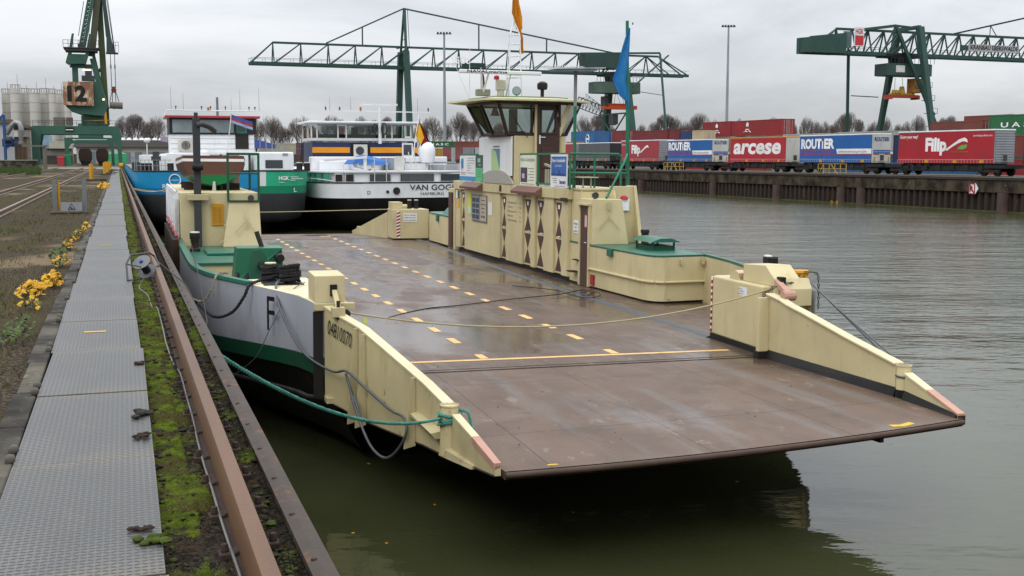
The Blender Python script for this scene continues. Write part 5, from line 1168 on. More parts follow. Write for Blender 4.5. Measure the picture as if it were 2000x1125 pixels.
rope([Fp(-4.4, 2.6, 1.25), Fp(-4.75, 1.9, 1.15), Fp(-5.1, 1.7, .6), Fp(-5.35, 1.7, .1), Fp(-5.7, 2.2, -.3)], .008, WIRE, 'cord', 'thin grey cord hanging down the silver hull beside the letter', 'cord')
rope([Fp(-4.1, -.25, 1.06), Fp(3.55, .2, 1.18)], .014, RYEL, 'barrier_rope', 'thin yellowish barrier rope stretched across the front of the car deck', sag=.42, n=30)
b = B(); b.prism([(-.02, -.1), (.025, -.1), (.02, 0), (-.01, 0)], 'y', -.003, .003); solo(b, 'yellow_tag', paint('#d6e020', .6), 'small neon yellow tag tied to the barrier rope', 'tag', F, (-3.85, -.23, .98))
D0 = lambda x, y: onz(x, y, 1.42)
rope([Fp(-4.1, .3, 1.0), D0(700, 640), D0(760, 620), D0(830, 603), D0(900, 596), D0(1000, 584), D0(1090, 575), D0(1140, 566), D0(1160, 572)], .013, BLACK, 'cable', 'black cable lying across the wet car deck', 'cable')
rope([D0(1160, 560), D0(1150, 568), D0(1135, 572), D0(1145, 578), D0(1165, 570), D0(1172, 577), D0(1150, 582), D0(1120, 577), D0(1080, 566), D0(1000, 558)], .011, BLACK, 'cable', 'tangled black cable on the deck before the brown door', 'cable')
rope([Fp(4.55, .7, 1.38), Fp(3.46, -3.95, .46)], .013, WIRE, 'wire_rope', 'upper of two steel wires from the yellow fairlead to the right ramp bollard', sag=.04)
rope([Fp(4.6, .7, 1.34), Fp(3.5, -3.8, .36), Fp(3.40, -4.01, .35), Fp(3.3, -3.88, .36), Fp(3.42, -3.77, .37)], .016, WIRE, 'wire_rope', 'lower of two steel wires looped round the right ramp bollard')
def chain(pts, label, r=.018, L=.06):
    bd = B(); pts = smooth([Vector(p) for p in pts], 8); acc = 0; flip = 0; last = pts[0]
    for p, q in zip(pts, pts[1:]):
        acc += (q - p).length
        if acc >= L * .72:
            acc = 0; d = (q - p).normalized(); a = d.cross(Vector((0, 1, .2))).normalized(); e = d.cross(a); n_ = a if flip else e; flip = 1 - flip
            ring = [q + d * (L / 2) * math.cos(t * math.pi / 4) + n_ * (L * .32) * math.sin(t * math.pi / 4) for t in range(8)]; bd.tube(ring, r * .42, 4, close=True)
    return solo(bd, 'chain', paint('#3f362e', .6, .3, .3, .3, sc_=8), label, 'chain', W)
chain([Fp(4.45, .6, 1.42), Fp(4.0, .1, 1.32), Fp(3.7, -.02, 1.3), Fp(3.45, .02, 1.18), Fp(3.38, .12, 1.0), Fp(3.37, .14, .5), Fp(3.36, .12, .05)], 'rusty chain hanging down the inner side of the right ramp post')
chain([Fp(4.5, .62, 1.45), Fp(4.72, .5, 1.42), Fp(4.76, .48, 1.2), Fp(4.77, .48, .75)], 'rusty chain end hanging free outside the right ramp post')
rope([Fp(3.4, 31.6, 1.3), Fp(-2.0, 38, .9), Fp(-5.8, 42, .8)], .02, RYEL, 'mooring_rope', 'pale mooring line stretched behind the far ramp of the ferry')

rr = random.Random(9)
for k, (x, y) in enumerate(((720, 905), (755, 1060), (850, 985), (1440, 940), (690, 1040), (1120, 1000))):
    p = onz(x, y, .004); b = B(); leaf(b, Vector((0, 0, 0)), .05, Vector((.1, 0, 1)), Vector((math.cos(k), math.sin(k), 0)))
    solo(b, 'fallen_leaf', LO, 'small orange leaf floating on the dark water below the ferry ramp', 'leaf', W, p, group='leaves floating on the water')
bd = B()
for i in range(70):
    u = rr.random(); x = rr.uniform(-3.2, 3.1) if rr.random() < .5 else rr.uniform(-3.3, -1.2); y = rr.uniform(-5.2, 6); s_ = rr.uniform(.004, .011); zz0 = .004 if y > 0 else (y / -5.6) * (-.1 + .15 * (x + 3.3) / 6.6)
    blob(bd, (x, y, zz0 + s_ * .3), s_, i, .5, 5, 4)
tag(bd.build('deck_grit', paint('#2c241d', .9, .4, 0), M=F), 'dark grit and crumbs scattered on the wet car deck and ramp', 'grit', kind='stuff')
# ================================================================== MOORED SHIPS (frame S, z from the water)
def stern(x0, x1, y0, r, n=7, L=34, drop=0):
    """outline of a rounded stern seen from behind, from port side (far) round to starboard (far)"""
    P = [(x0, y0 + L), (x0, y0 + r * 2.2)]
    for i in range(n + 1): a = math.pi + (math.pi / 2) * i / n; P.append((x0 + r + r * math.cos(a), y0 + r * 1.6 + r * 1.6 * math.sin(a)))
    for i in range(n + 1): a = -math.pi / 2 + (math.pi / 2) * i / n; P.append((x1 - r + r * math.cos(a), y0 + r * 1.6 + r * 1.6 * math.sin(a)))
    P += [(x1, y0 + r * 2.2), (x1, y0 + L)]; return P
def shell(levels, x0, x1, y0, r, clipx=None, L=100):
    """levels: (z, inset) from top to bottom -> hull shell"""
    bd = B(); rings = []
    for z, ins in levels:
        P = stern(x0 + ins * .9, x1 - ins * .9, y0 + ins * 1.2, max(.3, r + ins * .6), L=L); rings.append([(x, y, z) for x, y in P])
    if clipx:
        keep = [i for i in range(len(rings[0])) if clipx[0] - .01 <= rings[0][i][0] <= clipx[1] + .01]
        new = []
        for rg in rings:
            xs = [rg[i] for i in keep]
            def at(xx):
                for p, q in zip(rg, rg[1:]):
                    if p[0] <= xx <= q[0] and abs(q[0] - p[0]) > 1e-6: t = (xx - p[0]) / (q[0] - p[0]); return (xx, p[1] + (q[1] - p[1]) * t, p[2])
                return None
            if clipx[0] > x0 + .1: a = at(clipx[0]); xs = [a] + xs if a else xs
            if clipx[1] < x1 - .1: a = at(clipx[1]); xs = xs + [a] if a else xs
            new.append(xs)
        rings = new
    bd.loft(rings, close=False); return bd
BLUE = paint('#1b92c6', .35, .1, .12); HGREEN = paint('#2eae86', .35, .1, .1); HGREEN2 = paint('#12805c', .35, .1, .1)
HBLK = paint('#26282c', .5, .15, .3); HBLUE2 = paint('#0f6d9f', .35, .1, .1)
sh = thing('tank_barge', 'tank barge with blue and green stern and red roofed wheelhouse moored beyond the ferry', 'barge', S, (0, 75, 0))
X0, X1 = .95, 11.95
shell([(4.05, 0), (3.1, .08), (2.95, .1)], X0, X1, 0, 1.6, (X0, 8.55)).build('blue_hull', BLUE, sh, smooth=60)
shell([(4.05, 0), (3.1, .08)], X0, X1, 0, 1.6, (8.55, 8.95)).build('white_hull_stripe', WHITE, sh, smooth=60)
shell([(4.05, 0), (3.1, .08)], X0, X1, 0, 1.6, (8.95, X1)).build('green_hull', HGREEN, sh, smooth=60)
shell([(3.1, .07), (2.62, .1)], X0, X1, 0, 1.6, (8.55, X1)).build('dark_green_band', HGREEN2, sh, smooth=60)
shell([(3.0, .09), (2.6, .11)], X0, X1, 0, 1.6, (X0, 8.55)).build('dark_blue_band', HBLUE2, sh, smooth=60)
shell([(2.62, .1), (1.5, .2), (.95, .45), (.7, 1.0), (.6, 2.2), (-.5, 2.4)], X0, X1, 0, 1.6).build('black_hull', paint('#34363a', .5, .15, .3), sh, smooth=60)
b = B(); b.prism([(x, y) for x, y in stern(X0 + .1, X1 - .1, .1, 1.5, L=100)], 'z', 3.95, 4.0); b.build('main_deck', paint('#70807a', .6, .2, .3), sh)
b = B(); b.tube([(x, y, 4.07) for x, y in stern(X0, X1, 0, 1.6, L=100)], .05, 6); b.build('deck_edge', BLACK, sh)
for s, x, y, h in (('L', 11.3, .10, .22), ('L', 4.4, .1, .22), ('R', 2.6, .1, .16)): text(s, WINK, sh, (x - .6 if x > 5 else x, -.02 if x > 5 else -.04, 2.72 if x > 3 else 3.0), (1, 0, 0), (0, 0, 1), .27)
text('HGK', WINK, sh, (9.75, -.02, 3.48), (1, 0, 0), (0, 0, 1), .24, .66, bold=.03)
b = B(); b.box(10.5, 11.0, -.03, -.01, 3.66, 3.69); b.box(10.55, 11.3, -.03, -.01, 3.55, 3.58); b.box(10.48, 10.8, -.03, -.01, 3.45, 3.48); b.box(9.75, 10.1, -.03, -.01, 3.32, 3.34); b.build('logo_bars', WINK, sh)
b = B(); b.tube([(3.35 + .34 * math.cos(i * math.pi / 12), -.03, 3.52 + .34 * math.sin(i * math.pi / 12)) for i in range(24)], .035, 6, close=True); rg_ = b.build('ring_logo', WINK, sh)
text('covestro', WINK, rg_, (3.06, -.04, 3.48), (1, 0, 0), (0, 0, 1), .09, .58)
# deckhouse
b = B(); b.box(3.2, 8.6, 6.2, 20, 4.0, 5.2); b.box(1.6, 11.5, 7.5, 20, 4.0, 5.1); dk = b.build('deckhouse', WHITE, sh, bev=.05)
b = B(); b.box(8.9, 11.25, 3.6, 7.4, 4.0, 5.28); g1 = b.build('aft_cabin', WHITE, sh, bev=.1)
b = B(); b.box(9.35, 10.5, 3.56, 3.605, 4.2, 4.75); b.build('window', DWIN, g1, bev=.03)
b = B(); b.box(10.5, 10.85, 3.55, 3.602, 5.05, 5.2); b.build('vent_grille', GREY, g1)
b = B(); b.box(3.5, 9.15, 8.0, 11.5, 5.1, 6.55); wb = b.build('wheelhouse_base', WHITE, sh, bev=.03)
for z in (5.5, 5.85, 6.2): b = B(); b.box(3.52, 9.13, 7.985, 7.995, z, z + .02); b.build('panel_seam', GREY, wb)
b = B(); b.box(3.45, 9.3, 7.9, 11.8, 6.5, 7.62); wm = b.build('wheelhouse', paint('#15181b', .4, .1, 0), sh, bev=.02)
for x0, x1 in ((3.65, 4.95), (5.1, 7.75)): b = B(); b.box(x0, x1, 7.88, 7.9, 6.62, 7.5); b.build('window', paint('#7e8b8e', .12, .3, .2, sc_=.6), wm)
b = B(); b.box(7.95, 8.65, 7.88, 7.9, 6.58, 7.45); dd = b.build('door', DGREEN, wm); b = B(); b.box(8.05, 8.5, 7.86, 7.88, 6.75, 7.4); b.build('window', DWIN, dd)
b = B(); b.box(7.85, 8.75, 7.95, 8.0, 5.5, 6.5); b.build('stair_opening', BLACK, wb)
b = B(); b.box(3.2, 9.55, 7.6, 12, 7.62, 7.78); b.build('roof', paint('#a8333a', .45, .1, .1), wm, bev=.03)
b = B(); b.tube([(3.1, 7.6, 7.75), (3.3, 7.6, 8.12), (9.4, 7.6, 8.12), (9.65, 7.6, 7.85), (9.65, 7.6, 7.4)], .045, 6)
for k in range(5): b.bar((3.6 + k * 1.35, 7.6, 7.78), (3.6 + k * 1.35, 7.6, 8.12), .04)
b.build('roof_rail', WHITE, wm)
b = B()
for x in (3.9, 5.6, 6.2, 7.2, 8.8, 9.2): b.cyl((x, 7.6, 8.12), (x, 7.6, 8.4), .03, .02, 6); b.lathe([(.05, 0), (.05, .12)], (x, 7.6, 8.3), 8)
for x, h in ((3.6, 1.6), (4.4, 1.2), (8.2, 1.5), (9.5, 1.6), (7.6, .9)): b.cyl((x, 7.7, 8.1), (x, 7.7, 8.1 + h), .012, .006, 4)
b.build('aerial', DGREY, wm)
b = B(); b.lathe([(.08, 0), (.08, .18)], (6.05, 7.6, 8.16), 10); b.build('orange_beacon', paint('#c8641a', .4), wm)
b = B(); b.box(4.0, 5.15, 7.9, 8.0, 5.35, 6.15); ac = b.build('air_conditioner', paint('#c9c5b8', .5), wb, bev=.03)
b = B(); b.tube([(4.5 + .26 * math.cos(i * math.pi / 8), 7.88, 5.75 + .26 * math.sin(i * math.pi / 8)) for i in range(16)], .03, 5, close=True); b.tube([(4.5 + .15 * math.cos(i * math.pi / 8), 7.88, 5.75 + .15 * math.sin(i * math.pi / 8)) for i in range(16)], .03, 5, close=True); b.cyl((4.5, 7.9, 5.75), (4.5, 7.86, 5.75), .08, .08, 10); b.build('fan', DGREY, ac)
b = B(); b.lathe([(.35, 0), (.45, .15), (.47, .45), (.38, .75), (.2, .9), (.02, .95)], (5.5, 5.6, 4.5), 16); b.cyl((5.5, 5.6, 4.0), (5.5, 5.6, 4.5), .12, .12, 8); b.build('satellite_dome', WHITE, sh, smooth=60)
text('02339870', INK, dk, (6.6, 6.17, 4.75), (1, 0, 0), (0, 0, 1), .26, 1.5)
def vents(x, y, z, par, n=2, d=.6):
    for k in range(n):
        b = B(); b.lathe([(.2, 0), (.2, .55)], (x + k * d, y, z), 14); v = b.build('deck_vent', paint('#16181a', .5), par, smooth=40)
        b = B(); b.lathe([(.19, 0), (.19, .05)], (x + k * d, y, z + .56), 14); b.build('vent_lid', WHITE, v)
vents(3.2, 2.0, 4.0, sh, 2, .85); vents(11.3, 1.5, 4.0, sh, 2, .5); vents(1.6, 3.0, 4.0, sh, 2, .3)
b = B()
for k in range(9): b.bar((1.15 + k * .25, 2.6 + k * .02, 4.0), (1.15 + k * .25, 2.6 + k * .02, 4.75), .03)
for z in (4.4, 4.75): b.bar((1.1, 2.6, z), (3.3, 2.8, z), .03)
for k in range(12): b.bar((1.05, 3 + k * 1.5, 4.0), (1.05, 3 + k * 1.5, 4.95), .03)
for z in (4.5, 4.95): b.bar((1.05, 3, z), (1.05, 20, z), .03)
for k in range(5): b.bar((9.6 + k * .42, 8.5, 5.2), (9.6 + k * .42, 8.5, 6.3), .06)
b.build('handrail', GREY, sh)
b = B(); b.box(6.4, 10.0, 2.2, 2.5, 4.0, 4.6) if False else b.bar((5.2, 3.5, 5.2), (8.8, 3.5, 5.2), .06); b.bar((6.9, 3.5, 4.0), (6.9, 3.5, 5.4), .07); b.bar((6.9, 3.5, 5.3), (7.2, 3.4, 7.8), .05); b.build('stern_flagstaff', WHITE, sh)
b = B(); b.box(2.2, 2.6, 4.2, 4.6, 4.0, 5.3); b.box(2.1, 2.7, 4.1, 4.7, 4.7, 5.0); b.box(.9, 1.5, 5.0, 6.0, 4.0, 4.6); b.build('deck_gear', DGREY, sh)
b = B(); b.lathe([(.14, 0), (.2, .1), (.2, .2), (.1, .3)], (1.9, 6.0, 5.9), 12); b.cyl((1.9, 6, 4), (1.9, 6, 5.9), .04, .04, 6); b.build('radar_post', WHITE, sh)
t = thing('flag', 'blue red and white flag blowing from the staff of the tank barge', 'flag', S, (7.15, 78.4, 7.55))
for k, (mt, z0, z1) in enumerate(((paint('#5a78b8', .6), .0, .2), (paint('#c05a70', .6), -.17, .0), (paint('#b9cbe6', .6), -.34, -.17))):
    b = B(); V0 = []; V1 = []
    for i in range(11): x = i * .14; y = .08 * math.sin(i * 1.1); dz = -i * .05; V0.append(b.bm.verts.new((x, y, z0 + dz))); V1.append(b.bm.verts.new((x, y, z1 + dz)))
    for i in range(10): b.bm.faces.new((V0[i], V0[i + 1], V1[i + 1], V1[i]))
    bmesh.ops.solidify(b.bm, geom=b.bm.faces[:], thickness=.01); b.build('stripe', mt, t)
for x, lb in ((1.9, 'faded lilac pennant over the blue part of the tank barge'), ): 
    b = B(); b.hexa([(0, 0, 0), (.9, 0, -.15), (.9, .02, -.15), (0, .02, 0), (0, 0, .35), (.9, 0, .25), (.9, .02, .25), (0, .02, .35)]); solo(b, 'flag', paint('#a08fa4', .6), lb, 'flag', S, (3.0, 88, 6.1))
b = B(); b.hexa([(0, 0, 0), (1.6, 0, 0), (1.6, .02, 0), (0, .02, 0), (0, 0, .75), (1.6, 0, .3), (1.6, .02, .3), (0, .02, .75)]); solo(b, 'flag', paint('#3b4a86', .6), 'dark blue banner on the deck behind the tank barge cabin', 'flag', S, (9.9, 90, 5.6))
rope([S @ Vector((4.2, 75, 3.0)), S @ Vector((.76, 68, 3.2))], .03, RYEL, 'mooring_rope', 'pale mooring line from the blue stern to the quay', sag=.2)
rope([S @ Vector((3.6, 75, 3.3)), S @ Vector((.76, 66, 3.2))], .03, RYEL, 'mooring_rope', 'second pale mooring line from the blue stern to the quay', sag=.3)
rope([S @ Vector((1.4, 76, 1.8)), S @ Vector((2.0, 60, .6)), S @ Vector((2.4, 56, 1.6))], .04, RGREEN, 'mooring_rope', 'slack pale rope hanging between barge and ferry above the water', sag=.3)

# second vessel -----------------------------------------------------------------
vg = thing('cargo_barge', 'white and black motor barge with blue and yellow wheelhouse moored outermost beyond the ferry', 'barge', S, (0, 75, 0))
X0, X1 = 12.2, 23.6
shell([(3.24, 0), (2.25, .05)], X0, X1, 0, 2.4).build('white_hull', WHITE, vg, smooth=60)
shell([(2.25, .05), (1.2, .3), (.5, .9), (-.5, 2.0)], X0, X1, 0, 2.4).build('black_hull', paint('#0f1013', .4, .15, .15), vg, smooth=60)
b = B(); b.tube([(x, y, 3.26) for x, y in stern(X0, X1, 0, 2.4, L=100)], .05, 6); b.build('deck_edge', BLACK, vg)
b = B(); b.prism(stern(X0 + .1, X1 - .1, .1, 2.3, L=100), 'z', 3.0, 3.05); b.build('main_deck', GREY, vg)
b = B(); b.prism(stern(X0 + .35, X1 - .35, 1.2, 2.4, L=40), 'z', 3.05, 3.92); b.prism(stern(X0 + .1, X1 - .2, 1.0, 2.4, L=40), 'z', 3.92, 4.02); dk = b.build('deckhouse', WHITE, vg, smooth=50)
text('VAN GOGH', INK, vg, (18.35, -.03, 2.76), (1, 0, 0), (0, 0, 1), .36, 3.3, bold=.01)
text('HAMBURG', INK, vg, (19.1, -.01, 2.42), (1, 0, 0), (0, 0, 1), .20, 1.6)
text('D', INK, vg, (15.5, .02, 2.5), (1, 0, 0), (0, 0, 1), .24)
text('02338541', INK, dk, (20.85, 1.16, 3.60), (1, 0, 0), (0, 0, 1), .22, 1.35)
b = B(); b.cyl((17.45, -.04, 2.72), (17.45, .3, 2.72), .24, .2, 18); b.cyl((16.85, -.04, 2.66), (16.85, .3, 2.66), .1, .1, 12); b.build('hawse_pipe', BLACK, vg)
for x0, x1, m in ((15.9, 17.3, DWIN), (18.0, 20.3, BLACK), (20.8, 22.2, DWIN), (14.3, 14.8, BLACK), (13.6, 14.05, BLACK)):
    b = B(); b.box(x0 - .06, x1 + .06, 1.14, 1.17, 3.28, 3.86); w = b.build('window_frame', OFFW, dk, bev=.04); b = B(); b.box(x0, x1, 1.10, 1.13, 3.34, 3.80); b.build('window', m, w)
b = B()
for k in range(6): b.box(18.05, 20.25, 1.085, 1.095, 3.38 + k * .07, 3.40 + k * .07)
b.build('louvre', GREY, dk)
for k, (x, y) in enumerate(((13.15, 2.0), (12.82, 2.9), (12.7, 3.9), (12.62, 5.0))): b = B(); b.box(x - .2, x + .15, y - .3, y, 3.2, 3.8); b.build('green_window', paint('#2f8f74', .2, .1, .1), dk)
b = B(); b.box(12.9, 22.8, 6.6, 7.8, 4.0, 4.98); b.box(13.4, 15.5, 6.2, 6.6, 4.0, 4.7); b.build('aft_coaming', WHITE, vg, bev=.08)
b = B(); b.box(13.2, 20.9, 8.0, 12.0, 4.0, 6.02); wb = b.build('wheelhouse_base', paint('#1c2c52', .4, .1, .1), vg, bev=.03)
for x0, x1 in ((13.2, 15.9), (17.4, 19.75), (20.6, 20.9)): b = B(); b.box(x0, x1, 7.97, 7.998, 5.25, 5.65); b.build('yellow_stripe', paint('#dd8f1a', .4, .05, .05), wb)
b = B(); b.box(16.0, 17.3, 7.9, 7.998, 4.9, 5.95); nn = b.build('recess', BLACK, wb); b = B(); b.box(16.15, 17.15, 7.8, 7.89, 4.95, 5.85); ac = b.build('air_conditioner', OFFW, nn); b = B(); b.cyl((16.6, 7.79, 5.4), (16.6, 7.77, 5.4), .3, .3, 16); b.build('fan', DGREY, ac)
b = B(); b.box(19.75, 20.55, 7.93, 7.998, 4.9, 5.95); nn = b.build('door', WHITE, wb); b = B(); b.box(19.85, 20.45, 7.9, 7.925, 5.1, 5.85); b.build('window', DWIN, nn)
b = B(); b.box(13.1, 20.9, 7.9, 12.1, 6.1, 6.3); b.box(13.1, 20.9, 7.9, 12.1, 7.28, 7.36)
for x in (13.15, 13.55, 15.05, 15.65, 18.5, 19.0, 20.4, 20.85): b.box(x - .05, x + .05, 7.9, 8.0, 6.3, 7.28)
for y in (9.5, 12.0): b.box(13.1, 13.2, y - .1, y, 6.3, 7.28); b.box(20.8, 20.9, y - .1, y, 6.3, 7.28)
for x in (13.5, 15.5, 18, 20): b.box(x - .05, x + .05, 12.0, 12.1, 6.3, 7.28)
b.box(19.95, 20.4, 7.88, 7.98, 6.3, 6.45); wm = b.build('wheelhouse', OFFW, vg, bev=.02)
for x0, x1 in ((13.6, 15.0), (15.7, 18.45), (18.55, 18.95), (19.05, 19.95), (20.0, 20.35)): b = B(); b.box(x0, x1, 7.94, 7.95, 6.3, 7.28); b.build('window', GL, wm)
b = B(); b.box(12.8, 21.2, 7.5, 12.4, 7.36, 7.5); b.build('roof', WHITE, wm, bev=.04)
b = B(); b.box(16.3, 16.7, 9.0, 9.5, 6.3, 7.1); b.box(14, 20, 9.5, 11.0, 6.1, 6.6); b.build('console', DGREY, wm)
b = B(); b.cyl((18.0, 7.4, 5.9), (18.0, 7.4, 8.5), .12, .1, 10); b.bar((14.0, 7.4, 8.0 + .22), (21.8, 7.4, 8.18), .08); b.box(16.6, 19.3, 7.3, 7.4, 8.62, 8.76); b.build('radar_mast', WHITE, wm)
b = B()
for x in (14.1, 15.1, 16.6, 19.4, 20.2, 21.6): b.lathe([(.05, 0), (.05, .25)], (x, 7.4, 8.25), 8)
for x in (14.4, 15.9, 20.8): b.cyl((x, 7.4, 8.2), (x, 7.4, 9.2), .012, .006, 4)
b.build('aerial', DGREY, wm)
b = B(); b.lathe([(.08, 0), (.08, .2)], (16.6, 7.35, 8.3), 10); b.build('orange_beacon', paint('#c8641a', .4), wm)
for y in (7.2, ): b = B(); b.tube([(18.25 + .18 * math.cos(i * math.pi / 8), 7.2, 6.95 + .42 * math.sin(i * math.pi / 8)) for i in range(16)], .05, 6, close=True); b.tube([(17.6 + .15 * math.cos(i * math.pi / 8), 7.2, 7.0 + .3 * math.sin(i * math.pi / 8)) for i in range(16)], .05, 6, close=True); b.build('hose_coil', BLACK, wm)
# deck clutter
b = B(); b.lathe([(.5, 0), (.56, .3), (.6, .7), (.58, 1.0), (.45, 1.3), (.25, 1.45), (.02, 1.5)], (20.9, 5.2, 4.55), 20); b.cyl((20.9, 5.2, 4.0), (20.9, 5.2, 4.6), .12, .12, 8); b.build('satellite_dome', WHITE, vg, smooth=60)
b = B(); b.box(18.9, 23.0, 5.0, 5.3, 4.5, 4.62); b.box(21.2, 23.4, 3.5, 6.0, 4.02, 4.4); b.box(17.8, 19.3, 5.0, 6.5, 4.02, 4.9); b.box(22.7, 22.95, 5.0, 5.25, 4.6, 5.6); b.build('deck_locker', GREY, vg, bev=.03)
b = B(); b.box(18.0, 18.5, 2.2, 3.0, 4.02, 5.0); b.box(15.9, 16.1, 3.0, 3.2, 4.02, 5.0); b.bar((13.2, 3.0, 4.72), (16.1, 3.0, 4.92), .2, .14); b.box(16.6, 16.9, 4, 5, 4.0, 4.8); b.build('crane_arm', OFFW, vg, bev=.02)
b = B()
for k in range(9): b.bar((14.2 + k * 1.0, 1.5, 4.0), (14.2 + k * 1.0, 1.5, 4.55), .03)
for x in (16.2, 17.0): b.bar((x, 1.0, 3.2), (x, 1.0, 4.9), .05)
for x in (19.2, 19.6, 20.0): b.bar((x, 4.6, 4.0), (x - .2, 4.6, 5.3), .05)
b.tube([(12.3, 3.5, 3.5), (12.5, 1.6, 3.5), (14.0, 1.2, 3.3)], .04, 5); b.build('handrail', OFFW, vg)
tb = thing('dinghy', 'small dinghy under a blue tarpaulin on the white barge deck', 'boat', S, (16.4, 79.6, 4.1))
b = B(); b.loft([[(x * w, y, z) for x, z in ((-1, .55), (-.8, .15), (0, 0), (.8, .15), (1, .55))] for y, w in ((-.6, .9), (.0, 1.1), (.7, .9))]); b.build('hull', OFFW, tb)
b = B(); b.loft([[(-1.5 * w, y, .35), (-1.2 * w, y, .7), (-.3, y, .95 * w + .05), (.7 * w, y, .8 * w), (1.6 * w, y, .5), (1.7 * w, y, .3)] for y, w in ((-.7, .75), (-.3, 1), (.5, 1), (.9, .8))]); b.build('tarpaulin', paint('#3a6fb5', .6, .2, .2), tb, smooth=50)
t = thing('flag', 'limp black red and gold flag on the stern staff of the white barge', 'flag', S, (20.3, 80.0, 5.1))
b = B(); b.cyl((-.55, 0, -.6), (0, 0, 2.9), .04, .03, 6); b.build('flagstaff', WHITE, t)
for k, (mt, x0, x1) in enumerate(((paint('#171717', .6), .02, .32), (paint('#b02028', .6), .0, .22), (paint('#dba81c', .6), -.28, .12))):
    b = B(); b.face([(0 + .02 * k, -.04 - k * .03, 2.6), (.10 - k * .05, -.04 - k * .03, 2.2), (x1 + .45 - k * .12, -.02 - k * .03, .9 + k * .15), (x1 + .35 - k * .2, -.05 - k * .03, .2 + k * .25), (x0 + .1, -.04 - k * .03, .6 + k * .3), (x0, -.04 - k * .03, 1.4)]); bmesh.ops.solidify(b.bm, geom=b.bm.faces[:], thickness=.012); b.build('stripe', mt, t)
# ================================================================== FAR QUAY (frame G)
PILE = paint('#332922', .75, .3, .6, .25, sc_=.5, dcol=(.02, .018, .016))
t = thing('far_quay_wall', 'dark sheet pile quay wall with stained concrete capping beam across the basin', 'quay wall', G)
b = B(); ypts = []
y = 50; V = []
while y < 330:
    for dx, dy in ((0, 0), (0, .33), (.32, .43), (.32, .76)): V.append((79.75 + dx, y + dy))
    y += .86
A = [b.bm.verts.new((x, y_, -.5)) for x, y_ in V]; C = [b.bm.verts.new((x, y_, 1.75)) for x, y_ in V]
for i in range(len(V) - 1): b.bm.faces.new((A[i], A[i + 1], C[i + 1], C[i]))
b.build('sheet_piling', PILE, t)
b = B(); y = 50
while y < 330: b.box(79.6, 81.0, y, y + 14.97, 1.74, 2.86); y += 15
b.build('capping_beam', CAPB, t, bev=.03)
b = B(); b.box(79.5, 81.2, 50, 330, 2.863, 3.12); b.build('top_slab', paint('#37302a', .8, .3, .6, dcol=(.03, .025, .02), sc_=.5), t, bev=.03)
b = B(); b.box(79.72, 80.2, 50, 330, -.5, .10); b.build('algae_edge', paint('#4a4a22', .8, .3, .3), t)
root = thing('fender_pile', 'rust red tubular fender pile, nearest on the far quay wall', 'fender pile', G, (79.5, 79.7, 0), group='fender piles of the far quay wall')
b = B(); b.cyl((0, 0, -.5), (0, 0, 1.73), .5, .5, 16); b.build('tube', paint('#43332d', .7, .3, .5, .3, sc_=.6, dcol=(.2, .18, .16)), root, smooth=40)
for y, l in ((99.3, 'second tubular fender pile of the far wall'), (102.6, 'grey fender pile next to the small yellow ladder'), (114.5, 'fourth fender pile of the far wall'), (128.5, 'fifth fender pile of the far wall, near its light stain'), (148, 'distant fender pile of the far wall by the ferry rail')): dup(root, G, (79.6, y, 0), 0, l)
t = thing('ladder', 'small yellow ladder hoops at the foot of the far quay wall', 'ladder', G, (78.7, 102.6, 0)); b = B()
for dy in (-.45, .45): b.tube([(0, dy - .1, -.2), (0, dy - .1, .3), (0, dy + .1, .3), (0, dy + .1, -.2)], .035, 5)
b.build('hoop', YEL, t)
t = thing('navigation_sign', 'red bordered sign with a crossed black R pointing right on the far wall', 'sign', G, (79.45, 83.3, 2.05)); X = Vector((0, -1, 0))
b = B(); b.prism([(.55, -.5), (-.25, -.5), (-.6, 0), (-.25, .5), (.55, .5)], 'x', 0, .06); pn = b.build('panel', WHITE, t)
b = B()
for p, q in (((-.02, .5, -.46), (-.02, -.2, -.46)), ((-.02, .5, .46), (-.02, -.2, .46)), ((-.02, .5, -.46), (-.02, .5, .46)), ((-.02, -.2, -.46), (-.02, -.2, .46)), ((-.03, .46, .42), (-.03, -.16, -.42))): b.bar(p, q, .05, .09)
b.build('red_border', RED, pn); text('R', INK, pn, (-.025, .38, -.26), (0, -1, 0), (0, 0, 1), .52, .42, bold=.03)

# train ----------------------------------------------------------------------------
WAG = paint('#1d1d1e', .7, .3, .3, sc_=.5)
def wagon(y0, y1, label):
    t = thing('flat_wagon', label, 'wagon', G, (85.2, y0, 3.12), group='pocket wagons of the freight train'); L = y1 - y0; b = B()
    b.box(-1.1, -.9, 1.9, L - 1.9, .42, .95); b.box(.9, 1.1, 1.9, L - 1.9, .42, .95); b.box(-1.2, 1.2, 0, 2.6, .75, 1.1); b.box(-1.2, 1.2, L - 2.6, L, .75, 1.1); b.box(-1.15, 1.15, 2.6, L - 2.6, .5, .62); b.box(-.12, .12, -.5, L + .5, .7, .9)
    k = 2.8
    while k < L - 2.8: b.box(-1.22, -1.1, k, k + .5, .5, 1.02); k += 1.9
    b.build('frame', WAG, t)
    for y_a, y_b in ((1.2, 2.9), (L - 2.9, L - 1.2)):
        b = B()
        for yb in (y_a, y_b): b.cyl((-.95, yb, .46), (-.7, yb, .46), .46, .46, 14); b.cyl((.7, yb, .46), (.95, yb, .46), .46, .46, 14); b.cyl((-.9, yb, .46), (.9, yb, .46), .08, .08, 6)
        b.box(-1.15, -.9, y_a - .5, y_b + .5, .35, .62); b.build('bogie', paint('#151414', .7), t)
    return t
wl = ('nearest', 'second', 'third', 'fourth', 'fifth', 'sixth')
ends = [(84.2, 101.0), (101.6, 118.0), (118.6, 134.6), (135.2, 150.0), (150.6, 165.6), (166.2, 182.0)]
